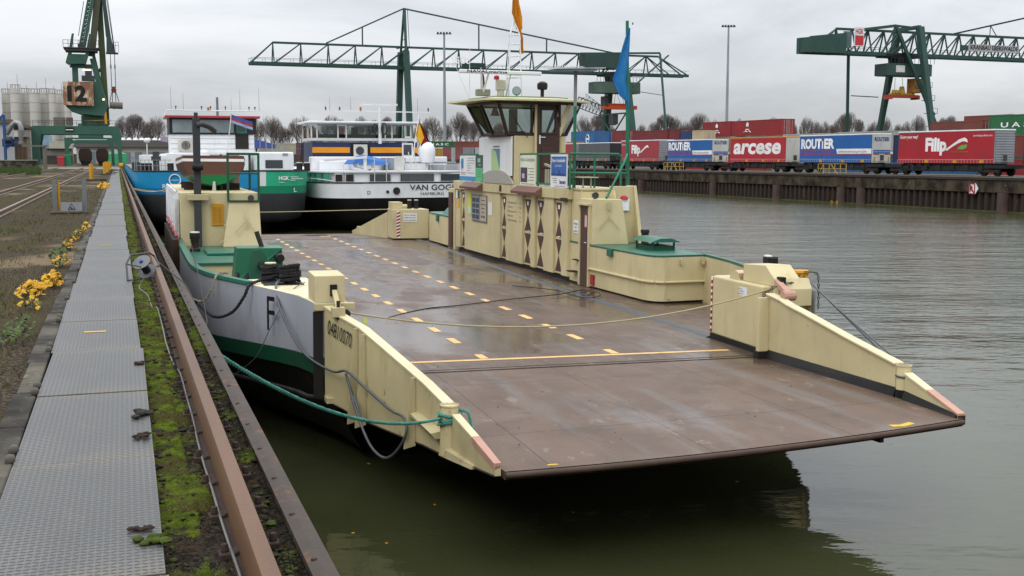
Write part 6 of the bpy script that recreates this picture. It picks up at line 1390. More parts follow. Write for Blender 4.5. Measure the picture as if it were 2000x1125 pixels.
for (a, e), w, d in zip(ends, wl, ('the big red trailer', 'the right blue trailer', 'the red trailer with round white letters', 'the left blue trailer', 'the faded red trailer behind the green pole', 'the dark grey trailer')): wagon(a, e, 'black railway wagon carrying ' + d)
CURR = paint('#a31f2b', .5, .14, .35, sc_=.5); CURB = paint('#1f5c9e', .5, .14, .35, sc_=.5); CURG = paint('#55585c', .5, .1, .2, sc_=.5); CURF = paint('#9c3840', .5, .12, .25, sc_=.5)
def trailer(y0, y1, label, side, endm, roofm, ztop=7.55, skirt=None):
    """side facing the water at x = 84; near end at y0"""
    t = thing('semi_trailer', label, 'trailer', G, (84.0, y0, 0), group='semi trailers on the freight train'); L = y1 - y0
    b = B(); b.box(0, 2.5, 0, L, 4.35, ztop - .12); b.build('body', endm, t, bev=.02)
    b = B(); b.box(-.03, -.003, .06, L - .06, 4.72, ztop - .16); cu = b.build('side_curtain', side, t)
    b = B(); b.box(-.045, -.003, .03, L - .03, 4.36, 4.71); k = .4
    sk = b.build('side_skirt', skirt or side, t)
    b = B(); b.box(-.05, -.032, .03, L - .03, 4.70, 4.74); k = 0
    while k < L: b.box(-.055, -.047, k, k + .04, 4.38, 4.68); k += .42
    b.build('strap', paint('#b9a7a2', .6), sk)
    b = B()
    for yy in (L * .1, L * .36, L * .66): b.box(-.07, -.05, yy, yy + .5, 4.38, 4.66)
    b.build('side_marker', YEL, sk)
    b = B(); b.box(-.05, 2.55, -.03, L + .03, ztop - .13, ztop); b.build('roof', roofm, t, bev=.03)
    b = B(); b.box(.1, 2.4, -.035, -.003, 4.5, ztop - .3); b.box(.9, 1.6, -.10, -.04, 4.5, 5.3); e_ = b.build('end_door', endm, t); b = B(); b.box(1.0, 1.5, -.12, -.105, 4.6, 5.2); b.build('end_fitting', DGREY, e_)
    b = B()
    for yw in (L * .68, L * .77, L * .86): b.cyl((.1, yw, 3.95), (.5, yw, 3.95), .42, .42, 14)
    b.box(.3, 2.2, .5, L - .5, 4.0, 4.34); b.build('chassis', BLACK, t)
    return t, cu
def ctext(s, m, cu, y, z, h, w, bold=0, shear=0): return text(s, m, cu, (-.036, y, z), (0, -1, 0), (0, 0, 1), h, w, bold=bold, shear=shear)
GE = paint('#8b9095', .45, .1, .2, sc_=.6, corr=.25, corraxis='z'); WE = paint('#bdbdb6', .5, .1, .25, sc_=.6)
t, cu = trailer(85.55, 99.0, 'bright red trailer with large white lettering and swoosh, nearest on the train', CURR, GE, WHITE, 7.62)
ctext('Going your way!', WINK, cu, 13.2, 6.9, .32, 2.7, .02); ctext('Filip', WINK, cu, 9.35, 5.62, 1.25, 3.0, .05, .0); ctext('www.filipspedition.com', WINK, cu, 2.8, 6.95, .2, 2.5)
b = B(); up = [(6.5, 5.72), (5.4, 6.3), (4.6, 6.72), (3.9, 6.88), (3.55, 6.68), (3.5, 6.38)]; lo = [(3.75, 6.48), (4.2, 6.5), (4.8, 6.3), (5.6, 5.95), (6.3, 5.58)]
b.prism(up + lo, 'x', -.042, -.035); b.build('swoosh', WINK, cu)
b = B(); b.prism([(4.9, 5.72), (4.6, 6.02), (4.2, 6.14), (3.6, 6.2), (3.55, 5.95), (3.8, 5.78), (4.3, 5.7), (4.6, 5.74)], 'x', -.042, -.035); b.build('green_leaf', paint('#6da544', .5), cu); ctext('International Solutions', paint('#5a8f3a', .5), cu, 5.6, 5.42, .16, 2.2)
t, cu = trailer(103.2, 116.4, 'right hand blue trailer with big white lettering beside the tall crane leg', CURB, WE, WHITE, 7.55)
def routier(t, cu, L):
    ctext('ROUT', WINK, cu, L - .35, 6.0, 1.05, 3.9, .05); ctext('ER', WINK, cu, L - 4.75, 6.0, 1.05, 1.9, .05); ctext('i', WINK, cu, L - 4.32, 6.0, .85, .25, .05)
    b = B(); b.box(-.043, -.036, L - 4.62, L - 4.34, 6.9, 7.15); b.build('red_dot', RED, cu)
    ctext('EUROPEAN TRANSPORT', paint('#9c3557', .5), cu, L - .35, 5.5, .34, 6.3, .01)
    b = B(); b.box(-.042, -.034, .06, L - .06, 5.24, 5.32); b.build('red_line', paint('#a8304a', .5), cu)
    b = B(); b.prism([(L - 7.0, 5.9), (.1, 5.9), (.1, 5.34), (L - 7.2, 5.34)], 'x', -.044, -.036); wb_ = b.build('white_band', WINK, cu)
    text('www.routiertransport.com', INK, wb_, (-.048, L - 7.4, 5.46), (0, -1, 0), (0, 0, 1), .28, L - 8.3)
    b = B(); b.box(.35, 2.3, -.045, -.037, 6.75, 7.25) if False else b.box(.12, 2.38, -.045, -.037, 5.35, 5.75); e_ = b.build('blue_band', CURB, t); text('www.routiertransport.com', WINK, e_, (.2, -.05, 5.5), (1, 0, 0), (0, 0, 1), .12, 2.1)
    b = B(); b.box(.12, 2.38, -.045, -.037, 5.22, 5.33); b.build('red_band', RED, t); text('ROUTiER', paint('#1f3f86', .5), t, (.25, -.045, 6.72), (1, 0, 0), (0, 0, 1), .42, 2.0, bold=.04)
    b = B(); b.box(.2, .4, -.05, -.037, 4.5, 5.0); b.box(2.1, 2.3, -.05, -.037, 4.5, 5.0); b.build('yellow_marker', YEL, t)
routier(t, cu, 13.2)
t, cu = trailer(119.1, 131.6, 'red trailer with rounded white lowercase lettering and yellow roof edge', paint('#a8252f', .5, .1, .12, sc_=.5), WE, YEL, 7.5)
ctext('arcese', WINK, cu, 11.7, 5.45, 1.85, 10.6, .035, .12)
t, cu = trailer(136.0, 148.3, 'left hand blue trailer with big white lettering between the two red ones', CURB, WE, WHITE, 7.42); routier(t, cu, 12.3)
t, cu = trailer(150.8, 162.9, 'faded red trailer partly behind the green ferry railing', CURF, GE, WHITE, 7.55)
ctext('Filip', WINK, cu, 8.6, 5.6, 1.2, 2.8, .05); ctext('Going your way!', WINK, cu, 11.9, 6.8, .28, 2.2)
b = B(); b.prism([(5.8, 5.75), (4.8, 6.3), (4.0, 6.7), (3.4, 6.78), (3.1, 6.4), (3.6, 6.45), (4.4, 6.2), (5.6, 5.6)], 'x', -.042, -.035); b.build('swoosh', WINK, cu)
t, cu = trailer(166.8, 178.6, 'dark grey plain trailer behind the ferry railing', CURG, paint('#26282c', .5), WHITE, 7.35)
t, cu = trailer(180.6, 184.8, 'short red trailer end seen beside the wheelhouse', CURF, GE, WHITE, 7.35)
# containers ------------------------------------------------------------------------
def cont(x, y0, L, z, H, colr, label, grp='shipping containers on the terminal', word=None, door=True, wh_=.9, ww=None, rust=0):
    t = thing('shipping_container', label, 'container', G, (x, y0, z), group=grp)
    m = paint(colr, .55, .15, .3, rust, sc_=.5, corr=.28, corraxis='y'); me_ = paint(colr, .55, .15, .3, 0, sc_=.5)
    b = B(); b.box(.03, 2.41, .03, L - .03, .05, H - .05); b.build('walls', m, t)
    b = B()
    for zz_ in (.0, H - .12):
        for yy in (0, L - .12): b.box(0, 2.44, yy, yy + .12, zz_, zz_ + .12)
        b.box(0, .08, 0, L, zz_, zz_ + .12)
    for yy in (0, L - .12): b.box(0, .14, yy, yy + .12, 0, H); b.box(2.3, 2.44, yy, yy + .12, 0, H)
    b.build('corner_frame', me_, t)
    if door:
        b = B()
        for xx in (.5, .95, 1.5, 1.95): b.cyl((xx, -.03, .15), (xx, -.03, H - .15), .03, .03, 5)
        b.box(1.19, 1.25, -.02, .02, .12, H - .12); b.build('door_bar', paint('#a9a9a4', .5), t)
    if word:
        h_, w_ = wh_, ww; text(word, WINK, t, (-.01, L * .5 + w_ / 2, H * .5 - h_ / 2 + .1), (0, -1, 0), (0, 0, 1), h_, w_, bold=.03)
    return t
T0 = 3.12
# two red containers high in the middle stack, pale reefers below
cont(104, 163.0, 8.6, 8.35, 2.5, '#8e2a2e', 'left of the two bright red containers with white crests on top of the pale ones')
t = cont(104, 148.9, 13.9, 8.35, 2.45, '#93282c', 'right of the two bright red containers with white crests on top of the pale ones')
for yb, y0 in ((167.5, 163.0), (159.0, 148.9)):
    e = thing('x', '', '', G) if False else None
def crest(tt, y):
    b = B(); b.box(-.02, -.01, y - .35, y + .35, 1.5, 2.0); b.prism([(y - .3, 2.0), (y + .1, 2.0), (y + .1, 2.25)], 'x', -.02, -.01); b.tube([(-.02, y + 1.0, .55), (-.02, y + .5, .8), (-.02, y, .6), (-.02, y - .5, .8), (-.02, y - 1.0, .55)], .07, 4); b.box(-.02, -.01, y - .5, y + .5, .95, 1.1); b.build('crest', WINK, tt)
crest([o for o in COL.objects if o.name.startswith('shipping_container') and o.get('label', '').startswith('left of the two')][0], 4.2); crest(t, 9.2)
for i, (y, c_) in enumerate(((149.5, '#b9b3a2'), (162, '#b3ad9e'))): cont(104.2, y, 12.1, 5.75, 2.55, c_, ('right' if i == 0 else 'left') + ' pale beige container under the red pair')
cont(104, 136.5, 12, 5.9, 2.5, '#a9aba9', 'light grey container right of the pale beige pair')
cont(104, 123.5, 12, 5.85, 2.6, '#a7a9a6', 'grey corrugated container above the red lettered trailer')
cont(96, 181.5, 12.5, 5.15, 2.6, '#7c2f33', 'dark red container behind the green ferry pole') if False else None
cont(96, 169.5, 12.2, 6.9, 2.6, '#7a2b30', 'long dark red container right of the green ferry pole'); cont(96, 165.6, 3.6, 6.9, 2.6, '#752a2f', 'short dark red container end beside the navy one')
cont(96, 161.8, 3.5, 6.85, 2.3, '#26406e', 'navy blue container between dark red and cream ones'); cont(96, 158.6, 3.0, 6.6, 2.6, '#c4b694', 'cream tank container end beside the navy one')
cont(102, 172.0, 12.0, 7.3, 2.3, '#8f4a3a', 'rusty orange red container behind the cream one')
cont(100, 158, 9, 6.2, 2.0, '#8b8878', 'grey beige container under the red pair, left end')
cont(96, 191.1, 6, 7.05, 2.7, '#2a6196', 'blue container end with door bars, behind the ferry lamp mast'); t = cont(96, 197.2, 10.5, 7.05, 2.9, '#2a6aa2', 'long blue container with a white round crest behind the ferry')
b = B(); b.tube([(-.02, 3 + .7 * math.cos(i * math.pi / 8), 1.4 + .8 * math.sin(i * math.pi / 8)) for i in range(16)], .08, 4, close=True); b.box(-.02, -.01, 2.5, 3.5, 1.2, 1.6); b.build('crest', WINK, t)
cont(96, 184.5, 5.5, 6.95, 2.8, '#7f2c31', 'dark red container between the blue one and the green pole')
cont(98, 179.0, 3.0, 6.0, 2.6, '#c9811f', 'orange yellow container between the crane legs'); cont(97, 174.8, 5.0, 5.7, 2.6, '#b4b6b4', 'white silver container standing between the crane legs')
# right hand side
cont(112, 116.3, 9.5, 7.6, 2.1, '#7b4238', 'rust red container left of the green one, upper right of the photo'); cont(118, 118, 8, 7.6, 3.0, '#7b4238', 'rust red container rising behind the one beside the green container')
t = cont(112, 102.0, 13.2, 7.7, 2.55, '#2c6a42', 'green container with widely spaced white letters, upper right'); text('U A S C', WINK, t, (-.02, 11.2, 1.0), (0, -1, 0), (0, 0, 1), .6, 6.4, bold=.02)
cont(112, 101.9, 14, 5.1, 2.55, '#7a3a34', 'dull red container under the green one, upper right')
for y0, L, c_, lb in ((152.5, 7, '#8b8d8b', 'plain grey container beyond the yellow roofed trailer'), (135, 15, '#a49d8c', 'long beige corrugated container above the right blue trailer'), (126.5, 6, '#9c8f7a', 'tan corrugated container above the right blue trailer'), (133.0, 6, '#b3ada0', 'white ribbed container above the right blue trailer'), (117, 9.2, '#84423c', 'dull red container left of the big red trailer roof')):
    cont(112 if y0 != 133 else 111.5, y0, L, 5.75, 2.6 if y0 != 152.5 else 2.4, c_, lb)
t = cont(84.1, 99.12, .85, 4.4, 2.9, '#1f2f55', 'navy blue container end between the right blue and big red trailers', door=False)
t = cont(84.0, 69.9, 12.1, 4.35, 2.9, '#1c2a4c', 'navy blue container at the right edge of the photo'); text('P&O', WINK, t, (-.02, 11.2, .9), (0, -1, 0), (0, 0, 1), 1.3, 4.0, bold=.03)
# low row behind the wagons
for k, (y, c_) in enumerate(((84, '#9c3234'), (97, '#2c6290'), (110, '#2c6290'), (123, '#8b8d8b'), (137, '#9c3234'), (150, '#9c3234'))): cont(93, y, 12.1, 3.12, 1.6, c_, ('red', 'blue', 'blue', 'grey', 'red', 'red')[k] + ' container bottom glimpsed under the wagons, ' + ('below the big red trailer', 'left of the big red trailer wheels', 'under the gap beside the right blue trailer', 'under the yellow roofed trailer', 'under the left blue trailer', 'under the faded red trailer')[k])
# harbour end containers seen between and above the ships
def wcont(px0, px1, ptop, pbot, Y, colr, label, word=None):
    a = dep(px0, pbot, Y); e = dep(px1, pbot, Y); tp = dep(px0, ptop, Y); w_ = e.x - a.x; h_ = tp.z - a.z
    t = thing('shipping_container', label, 'container', W, (a.x, Y, a.z), group='containers at the end of the basin')
    b = B(); b.box(0, w_, 0, 2.44, 0, h_); b.build('walls', paint(colr, .55, .2, .35, sc_=.4, corr=.5, corraxis='x'), t)
    b = B()
    for z in (0, h_ - .12): b.box(-.02, w_ + .02, -.04, -.002, z, z + .12)
    for x in (0, w_ - .14): b.box(x, x + .14, -.05, -.004, 0, h_)
    b.build('corner_frame', paint(colr, .55, .2, .3, sc_=.4), t)
    if word: text(word, WINK, t, (w_ * .2, -.06, h_ * .35), (1, 0, 0), (0, 0, 1), h_ * .33, w_ * .6, bold=.03)
    return t
wcont(505, 578, 280, 300, 262, '#a3a08c', 'long beige container seen above the aft cabin of the tank barge')
wcont(578, 588, 279, 290, 240, '#6b4a58', 'dull purple container with white marks, upper of two, left of the dark pair'); wcont(578, 588, 290.5, 303, 240, '#6b4a58', 'dull purple container with white marks, lower of two, left of the dark pair')
wcont(589, 617, 279, 290, 240, '#27343c', 'dark slate container with white letters, upper of two beside the blue and yellow wheelhouse', 'BULK'); wcont(589, 617, 290.5, 303, 240, '#27343c', 'dark slate container with white letters, lower of two beside the blue and yellow wheelhouse', 'BULK')
wcont(618, 632, 279, 303, 240, '#85818a', 'pale lilac container touching the blue and yellow wheelhouse')
wcont(829, 888, 276, 288, 200, '#2a5e3a', 'green container with white letters behind the tall light mast', 'U A S C'); wcont(888, 948, 276, 288, 200, '#7d4238', 'rust red container left of the ferry wheelhouse')
wcont(835, 864, 290, 307, 185, '#b08c3a', 'mustard container beside the white satellite dome'); wcont(865, 903, 288, 311, 180, '#8f5052', 'dull red container with a grey top, behind the barge deck'); wcont(904, 926, 288, 311, 180, '#8b8d8e', 'grey container right of the dull red one'); wcont(928, 940, 288, 311, 180, '#b3b6b8', 'white container beside the navy one'); wcont(940, 960, 289, 311, 180, '#20355e', 'navy container at the wheelhouse wall')
wcont(1107, 1140, 277, 300, 215, '#b08f80', 'pinkish container right of the ferry wheelhouse')

# gangway rails on the far quay
for y, w_, lb in ((107.5, 5.0, 'small yellow handrail enclosure on the far quay below the right blue trailer'), (143.0, 5.5, 'small tan handrail enclosure on the far quay below the left blue trailer')):
    t = thing('quay_railing', lb, 'railing', G, (82.0, y - w_ / 2, 3.12)); b = B()
    for k in range(6): b.bar((0, k * w_ / 5, 0), (0, k * w_ / 5, 1.1), .06)
    for z in (.55, 1.1): b.bar((0, 0, z), (0, w_, z), .06)
    b.bar((0, w_ * .55, 1.1), (0, w_ * .3, 0), .06); b.bar((0, w_ * .8, 1.1), (0, w_ * .95, 0), .06); b.build('rail', paint('#b99a55', .6), t)

# cranes ------------------------------------------------------------------------------
def girder(bd, s0, s1, z0, z1, hw, panel, ax=0, taper0=0, taper1=0):
    """lattice box girder along local x"""
    for y in (-hw, hw):
        bd.bar((s0, y, z0), (s1, y, z0), .5, .75)
    bd.bar((s0 + taper0, 0, z1), (s1 - taper1, 0, z1), .6, .5)
    s = s0 + taper0; fl = 0
    while s < s1 - taper1 - .1:
        e = min(s + panel, s1)
        for y in (-hw, hw): bd.bar((s, 0, z1), (s, y, z0), .26); bd.bar((e if fl else s, 0, z1) if False else (e, 0, z1) if e <= s1 - taper1 else (s, 0, z1), (s, y, z0) if e <= s1 - taper1 else (e, y, z0), .26)
        bd.bar((s, -hw, z0), (s, hw, z0), .2); s += panel
    for y in (-hw, hw):
        bd.bar((s0 + taper0, 0, z1), (s0, y, z0), .3); bd.bar((s1 - taper1, 0, z1), (s1, y, z0), .3)
        bd.bar((s0, y * 1.25, z0 + 1.3), (s1, y * 1.25, z0 + 1.3), .07); q = s0
        while q < s1: bd.bar((q, y * 1.25, z0 + .2), (q, y * 1.25, z0 + 1.3), .06); q += panel / 2
a0 = dep(790, 308, 300)
crA = thing('container_gantry_crane', 'wide green lattice gantry crane spanning the middle of the sky behind the boats', 'crane', frame((a0.x, 300, 4.9), 21.894))
b = B(); girder(b, -39, 83, 22.9, 28.1, 1.5, 6.9, taper0=5.7, taper1=9); b.build('lattice_girder', CGREEN, crA)
b = B()
for y in (-6.2, 6.2): b.hexa([(-.6, y - .8, -1.8), (.6, y - .8, -1.8), (.6, y + .8, -1.8), (-.6, y + .8, -1.8), (-.7, y * .38 - .7, 27), (.7, y * .38 - .7, 27), (.7, y * .38 + .7, 27), (-.7, y * .38 + .7, 27)])
for y in (-2.3, 2.3): b.bar((0, y, 27), (.3, 0, 37.8), .5); 
b.bar((-1, -2.3, 28), (-1, 2.3, 28), .4)
for k in range(5): z = 28 + k * 2; b.bar((.1, -2.1 + k * .42, z), (.1, 2.1 - k * .42, z), .15)
b.bar((1.0, 0, 28), (.7, 0, 37.5), .12); b.bar((1.6, 0, 28), (1.2, 0, 37.5), .12); b.build('pylon', CGREEN, crA)
b = B(); b.bar((.2, 0, 37.8), (-20, 0, 28.4), .35); b.bar((.2, 0, 37.8), (61, 0, 28.5), .35); b.bar((-10.7, 0, 28), (-10.7, 0, 32.6), .3); b.bar((20.6, 0, 28), (20.6, 0, 34.5), .3); b.bar((40, 0, 28), (40, 0, 31.5), .3); b.build('tie_bar', CGREEN, crA)
b = B()
for y in (-10, 10): b.hexa([(61.2, y - 1, -1.8), (62.8, y - 1, -1.8), (62.8, y + 1, -1.8), (61.2, y + 1, -1.8), (60.8, y * .45 - .8, 23.5), (62.4, y * .45 - .8, 23.5), (62.4, y * .45 + .8, 23.5), (60.8, y * .45 + .8, 23.5)])
b.bar((73, -3, 28.5), (70.6, -13, -1.8), .5); b.bar((60, -7.5, 12), (60, 7.5, 12), .4); b.bar((60, -8, 12), (60, 3, 4), .3); b.bar((60, 8, 12), (60, -3, 4), .3); b.bar((62, -8, 18), (71, -8, 17), .15); b.bar((62, -8, 19), (74, -6, 28), .35); b.bar((50, 0, 28.2), (73, -3, 28.8), .5); b.build('support_leg', CGREEN, crA)
b = B(); b.box(50.5, 61, -2.6, 1.5, 24.2, 28.0); b.build('machine_house', CGREEND, crA)
b = B(); b.prism([(53.5, -2), (55, -3.2), (66, -3.2), (67.5, -2), (67.5, 2), (66, 3), (55, 3), (53.5, 2)], 'z', 17.6, 20.6); tr = b.build('slewing_trolley', paint('#4a5f54', .6, .2, .3, sc_=.4), crA)
b = B(); b.cyl((60, 0, 20.6), (60, 0, 23.4), 2.2, 2.6, 14); b.box(56, 65, -2, 2, 22.2, 22.9); b.build('slewing_ring', BLACK, tr)
b = B()
for k in range(14): b.bar((53.5 + k, -3.4, 20.6), (53.5 + k, -3.4, 21.9), .08)
b.bar((53.5, -3.4, 21.9), (67.5, -3.4, 21.9), .08); b.build('handrail', CGREEND, tr)
b = B(); b.box(57.0, 67.0, -1.2, 1.2, 13.3, 14.3); b.box(58, 66, -.4, .4, 14.3, 14.9); sp2 = b.build('spreader', paint('#c34d22', .5, .15, .2), tr)
b = B()
for x in (57.6, 60, 63, 65.6):
    for y in (-.8, .8): b.bar((x, y, 14.3), (x * .7 + 18, y * 2, 17.6), .08)
b.box(59.5, 61, -1.4, 1.4, 9.2, 12.0); b.box(57, 58, -1.4, 1.4, 14.2, 16.8); b.build('hoist_gear', DGREY, tr)
text('KRANBAU EBERSWALDE', WINK, crA, (38.5, -1.9, 23.7), (1, 0, 0), (0, 0, 1), .9, 16.5, bold=.03)
b = B(); b.box(12, 22, -1.85, -1.7, 24.0, 26.2) if False else b.box(15.2, 21.8, -1.75, -1.65, 22.9, 24.6); nb = b.build('load_sign', CGREEND, crA); text('50t', WINK, crA, (13.2, -1.85, 24.3), (1, 0, 0), (0, 0, 1), 1.7, 4.2, bold=.03); 
b0 = dep(1600, 308, 256)
crB = thing('container_gantry_crane', 'green gantry crane at the right with counterweight box and A-frame legs', 'crane', frame((b0.x, 256, 4.9), 21.894))
b = B(); girder(b, -3.5, 92, 22.9, 28.1, 1.5, 4.3, taper0=7, taper1=0); b.build('lattice_girder', CGREEN, crB)
b = B(); b.prism([(-4.8, 22.6), (4.2, 22.6), (4.2, 27.0), (-4.8, 26.0)], 'y', -2.8, -1.7); b.prism([(-4.8, 22.6), (4.2, 22.6), (4.2, 27.0), (-4.8, 26.0)], 'y', 1.7, 2.8); b.box(-4.7, 4.1, -1.7, 1.7, 22.8, 25.6); b.build('counterweight', CGREEN, crB)
b = B()
for y in (-10.5, 10.5): b.hexa([(22.9, y - .45, -1.8), (23.8, y - .45, -1.8), (23.8, y + .45, -1.8), (22.9, y + .45, -1.8), (22.6, y * .34 - .7, 29), (24.0, y * .34 - .7, 29), (24.0, y * .34 + .7, 29), (22.6, y * .34 + .7, 29)])
b.bar((20.5, -4.2, 29), (26.5, -13.5, 3), .9) if False else b.bar((17.2, -3, 29), (31.5, -6.5, -1.8), .65); b.bar((8.5, 2, 24), (12.6, 6.6, -1.8), .5); b.bar((12, 5, 14), (22, 8, 14), .2); b.bar((23.3, -3.6, 28.9), (23.3, 3.6, 28.9), .8); b.bar((10, 0, 28.1), (17.2, -3, 29), .6); b.bar((17.2, -3, 29), (24, -3.2, 28.6), .45); b.bar((23.3, -3.4, 28), (18, -1.2, 23.2), .45); b.bar((17.2, -3, 29), (15, -1.5, 23.2), .4)
b.build('support_leg', CGREEN, crB)
b = B(); b.bar((36, 0, 28.2), (75, 0, 36.5), .35); b.bar((46, -1, 28.1), (47, 0, 30.6), .2); b.bar((48, -1, 28.1), (47, 0, 30.6), .2); b.build('tie_bar', BLACK, crB)
b = B(); b.prism([(16.0, -2.0), (17.5, -3.0), (27, -3.0), (28.6, -2), (28.6, 2.2), (27, 3.0), (17.5, 3.0), (16.0, 2.2)], 'z', 18.3, 20.9); tr = b.build('slewing_trolley', CGREEND, crB)
b = B(); b.box(17.6, 20.0, -3.12, -3.02, 18.9, 20.4); b.build('grey_panel', OFFW, tr)
b = B(); b.cyl((21, 0, 21), (21, 0, 23.2), 2.2, 2.8, 14); b.box(16, 26, -2, 2, 22.3, 22.9); b.build('slewing_ring', BLACK, tr)
b = B()
for k in range(12): b.bar((16 + k * 1.1, -3.2, 20.9), (16 + k * 1.1, -3.2, 22.0), .07)
b.bar((16, -3.2, 22.0), (28.5, -3.2, 22.0), .07); b.build('handrail', CGREEND, tr)
b = B(); b.box(18.3, 25.8, -1.2, 1.2, 13.5, 14.1); b.box(18, 18.5, -1.3, 1.3, 13.1, 14.0); b.box(25.6, 26.1, -1.3, 1.3, 13.1, 14.0); b.build('spreader', paint('#a8402a', .5, .2, .3), tr)
b = B(); b.box(19, 25, -.8, .8, 14.1, 14.5); b.cyl((22.0, 0, 14.5), (22.0, 0, 16.0), .8, .5, 10)
for x in (18.8, 19.7, 20.6): b.cyl((x, -1.1, 14.8), (x, -.8, 14.8), .38, .38, 12)
b.build('headblock', paint('#b5942a', .5, .2, .3), tr)
b = B()
for x in (18, 20, 22.5, 24.5): b.bar((x, 0, 14.7), (x * .8 + 4, 0, 17.9), .07)
b.build('hoist_rope', DGREY, tr)
b = B(); b.box(24.2, 27.0, -1.5, 1, 14.6, 17.8); cb = b.build('operator_cab', paint('#b5792a', .5, .15, .2), tr, bev=.1); b = B(); b.box(24.3, 26.9, -1.58, -1.52, 15.6, 16.6); b.build('window', DWIN, cb)
b = B()
for k in range(8): z = -1.8 + k * 2.9; b.box(25.0, 27.4, -9.5 + k * 1.0, -8 + k * 1.0, z, z + .12); b.bar((25.2 if k % 2 else 27.2, -9 + k, z), (27.2 if k % 2 else 25.2, -8 + k, z + 2.9), .25); b.bar((27.5, -9.5 + k, z), (27.5, -9.5 + k, z + 1.2), .07); b.bar((25, -9.5 + k, z + 1.2), (27.5, -9.5 + k, z + 1.2), .07)
b.box(24, 30, -9, -7, 5.2, 5.35)
for k in range(6): b.bar((24 + k * 1.2, -9, 5.3), (24 + k * 1.2, -9, 7.0), .07)
b.bar((24, -9, 7.0), (30, -9, 7.0), .07); b.bar((29, -9, 5.3), (26, -9, -1.8), .3); b.build('stair_tower', CGREEND, crB)
b = B(); b.box(9.7, 12.2, -2.3, -2.1, 24.3, 28.4); sg = b.build('red_sign', WHITE, crB, M=None)
sg.location.x = -3.0
b = B(); b.box(9.85, 12.05, -2.36, -2.31, 24.5, 26.6); b.build('red_field', paint('#b8323a', .5), sg); text('HGK', paint('#b8323a', .5), sg, (9.9, -2.36, 26.95), (1, 0, 0), (0, 0, 1), 1.1, 2.1, bold=.02)
b = B(); b.box(3.9, 6.0, -2.2, -2.05, 23.8, 27.4); b.build('grey_panel', paint('#53666a', .5), crB)
b = B(); b.box(36.5, 42.0, -2.0, -1.85, 24.4, 25.6); b.build('name_board', CGREEND, crB)
b = B(); b.box(38.8, 54.0, -2.08, -2.02, 24.3, 25.9); nb2 = b.build('name_board', paint('#a7aaaa', .5), crB); text('KRANBAU EBERSWALDE', INK, nb2, (39.4, -2.12, 24.75), (1, 0, 0), (0, 0, 1), .95, 14.2, bold=.02)
# farther crane with a lattice boom behind the first one
c0 = dep(1180, 308, 400)
crC = thing('slewing_crane', 'distant dark crane with a sloping lattice boom between the legs of the first gantry', 'crane', W, (c0.x, 400, 0))
b = B(); 
def lattice(bd, p, q, w, n, r=.22):
    p = Vector(p); q = Vector(q); d = (q - p).normalized(); u = Vector((0, 0, 1)); u = (u - d * u.dot(d)).normalized(); v = d.cross(u); C_ = [u * w + v * w, u * w - v * w, -u * w - v * w, -u * w + v * w]
    for k in C_: bd.bar(p + k, q + k, r)
    for i in range(n):
        a_ = p.lerp(q, i / n); e_ = p.lerp(q, (i + 1) / n)
        for j in range(4): bd.bar(a_ + C_[j], e_ + C_[(j + 1) % 4], r * .6); bd.bar(a_ + C_[j], a_ + C_[(j + 1) % 4], r * .6)
lattice(b, (-9.5, 0, 24.0), (1, -1, 20.0), 1.7, 9); lattice(b, (1, -1, 20.0), (-7, 0, 26), .8, 6, .16); b.build('lattice_boom', paint('#3b4c52', .6), crC)
b = B()
for x in (-4, 5):
    for y in (-4, 4): b.bar((x, y, 3), (0, 0, 18), .6)
b.box(-2.5, 3.0, -2, 2, 10.5, 14.5); b.box(-3, 4, -2, 2, 16, 19); b.bar((-2, 0, 18), (0, 0, 24), .5); b.bar((3, 0, 18), (0, 0, 24), .5); b.build('tower', paint('#4b4640', .6, .2, .3), crC)

# light masts ---------------------------------------------------------------------------
for px, pt, Y, lb in ((1418, 53, 230, 'tall grey light mast standing alone right of the blue flag'), (869, 67, 215, 'tall grey light mast left of the ferry wheelhouse')):
    a = dep(px, 300, Y); tp = dep(px, pt, Y); t = thing('light_mast', lb, 'light mast', W, (a.x, Y, 3), group='terminal light masts'); h_ = tp.z - 3
    b = B(); b.cyl((0, 0, 0), (0, 0, h_), .36, .17, 12); b.build('pole', paint('#8a9196', .5, .1, .2), t, smooth=40)
    b = B(); b.box(-1.4, 1.4, -.15, .15, h_, h_ + .12)
    for k in range(5): b.box(-1.3 + k * .55, -1.0 + k * .55, -.35, .25, h_ + .1, h_ + .4)
    b.build('lamp_bar', DGREY, t)
# dock crane at the near quay -------------------------------------------------------------
CGL = paint('#32594a', .5, .15, .35, .1, sc_=.5, dcol=(.04, .06, .05)); CGM = paint('#3d6a4c', .5, .15, .35, .1, sc_=.5)
cr = thing('portal_crane', 'green portal slewing crane on the near quay with rusty number board', 'crane', Q, (-6.2, 200, 0))
px_ = lambda x: -5.8 + (x - 75) * .0783
pz = lambda y: .22 + (325 - y) * .0783
def P_(x, y, d=0): return (px_(x), d, pz(y))
b = B(); b.prism([(px_(75), pz(243)), (px_(232), pz(243)), (px_(232), pz(260)), (px_(83), pz(260))], 'y', -1.2, -.2); b.prism([(px_(75), pz(243)), (px_(232), pz(243)), (px_(232), pz(260)), (px_(83), pz(260))], 'y', 5, 6); b.box(px_(75), px_(232), -.2, 5, pz(243) - .3, pz(243) - .1)
for d0, d1 in ((-1.25, -.15), (4.9, 6.05)):
    b.prism([(px_(65), pz(252)), (px_(68), pz(243)), (px_(84), pz(243)), (px_(84), pz(258)), (px_(80), pz(280)), (px_(80), pz(322)), (px_(65), pz(322))], 'y', d0, d1)
    b.prism([(px_(218), pz(243)), (px_(229), pz(243)), (px_(238), pz(258)), (px_(238), pz(322)), (px_(231), pz(322)), (px_(229), pz(280)), (px_(218), pz(262))], 'y', d0, d1)
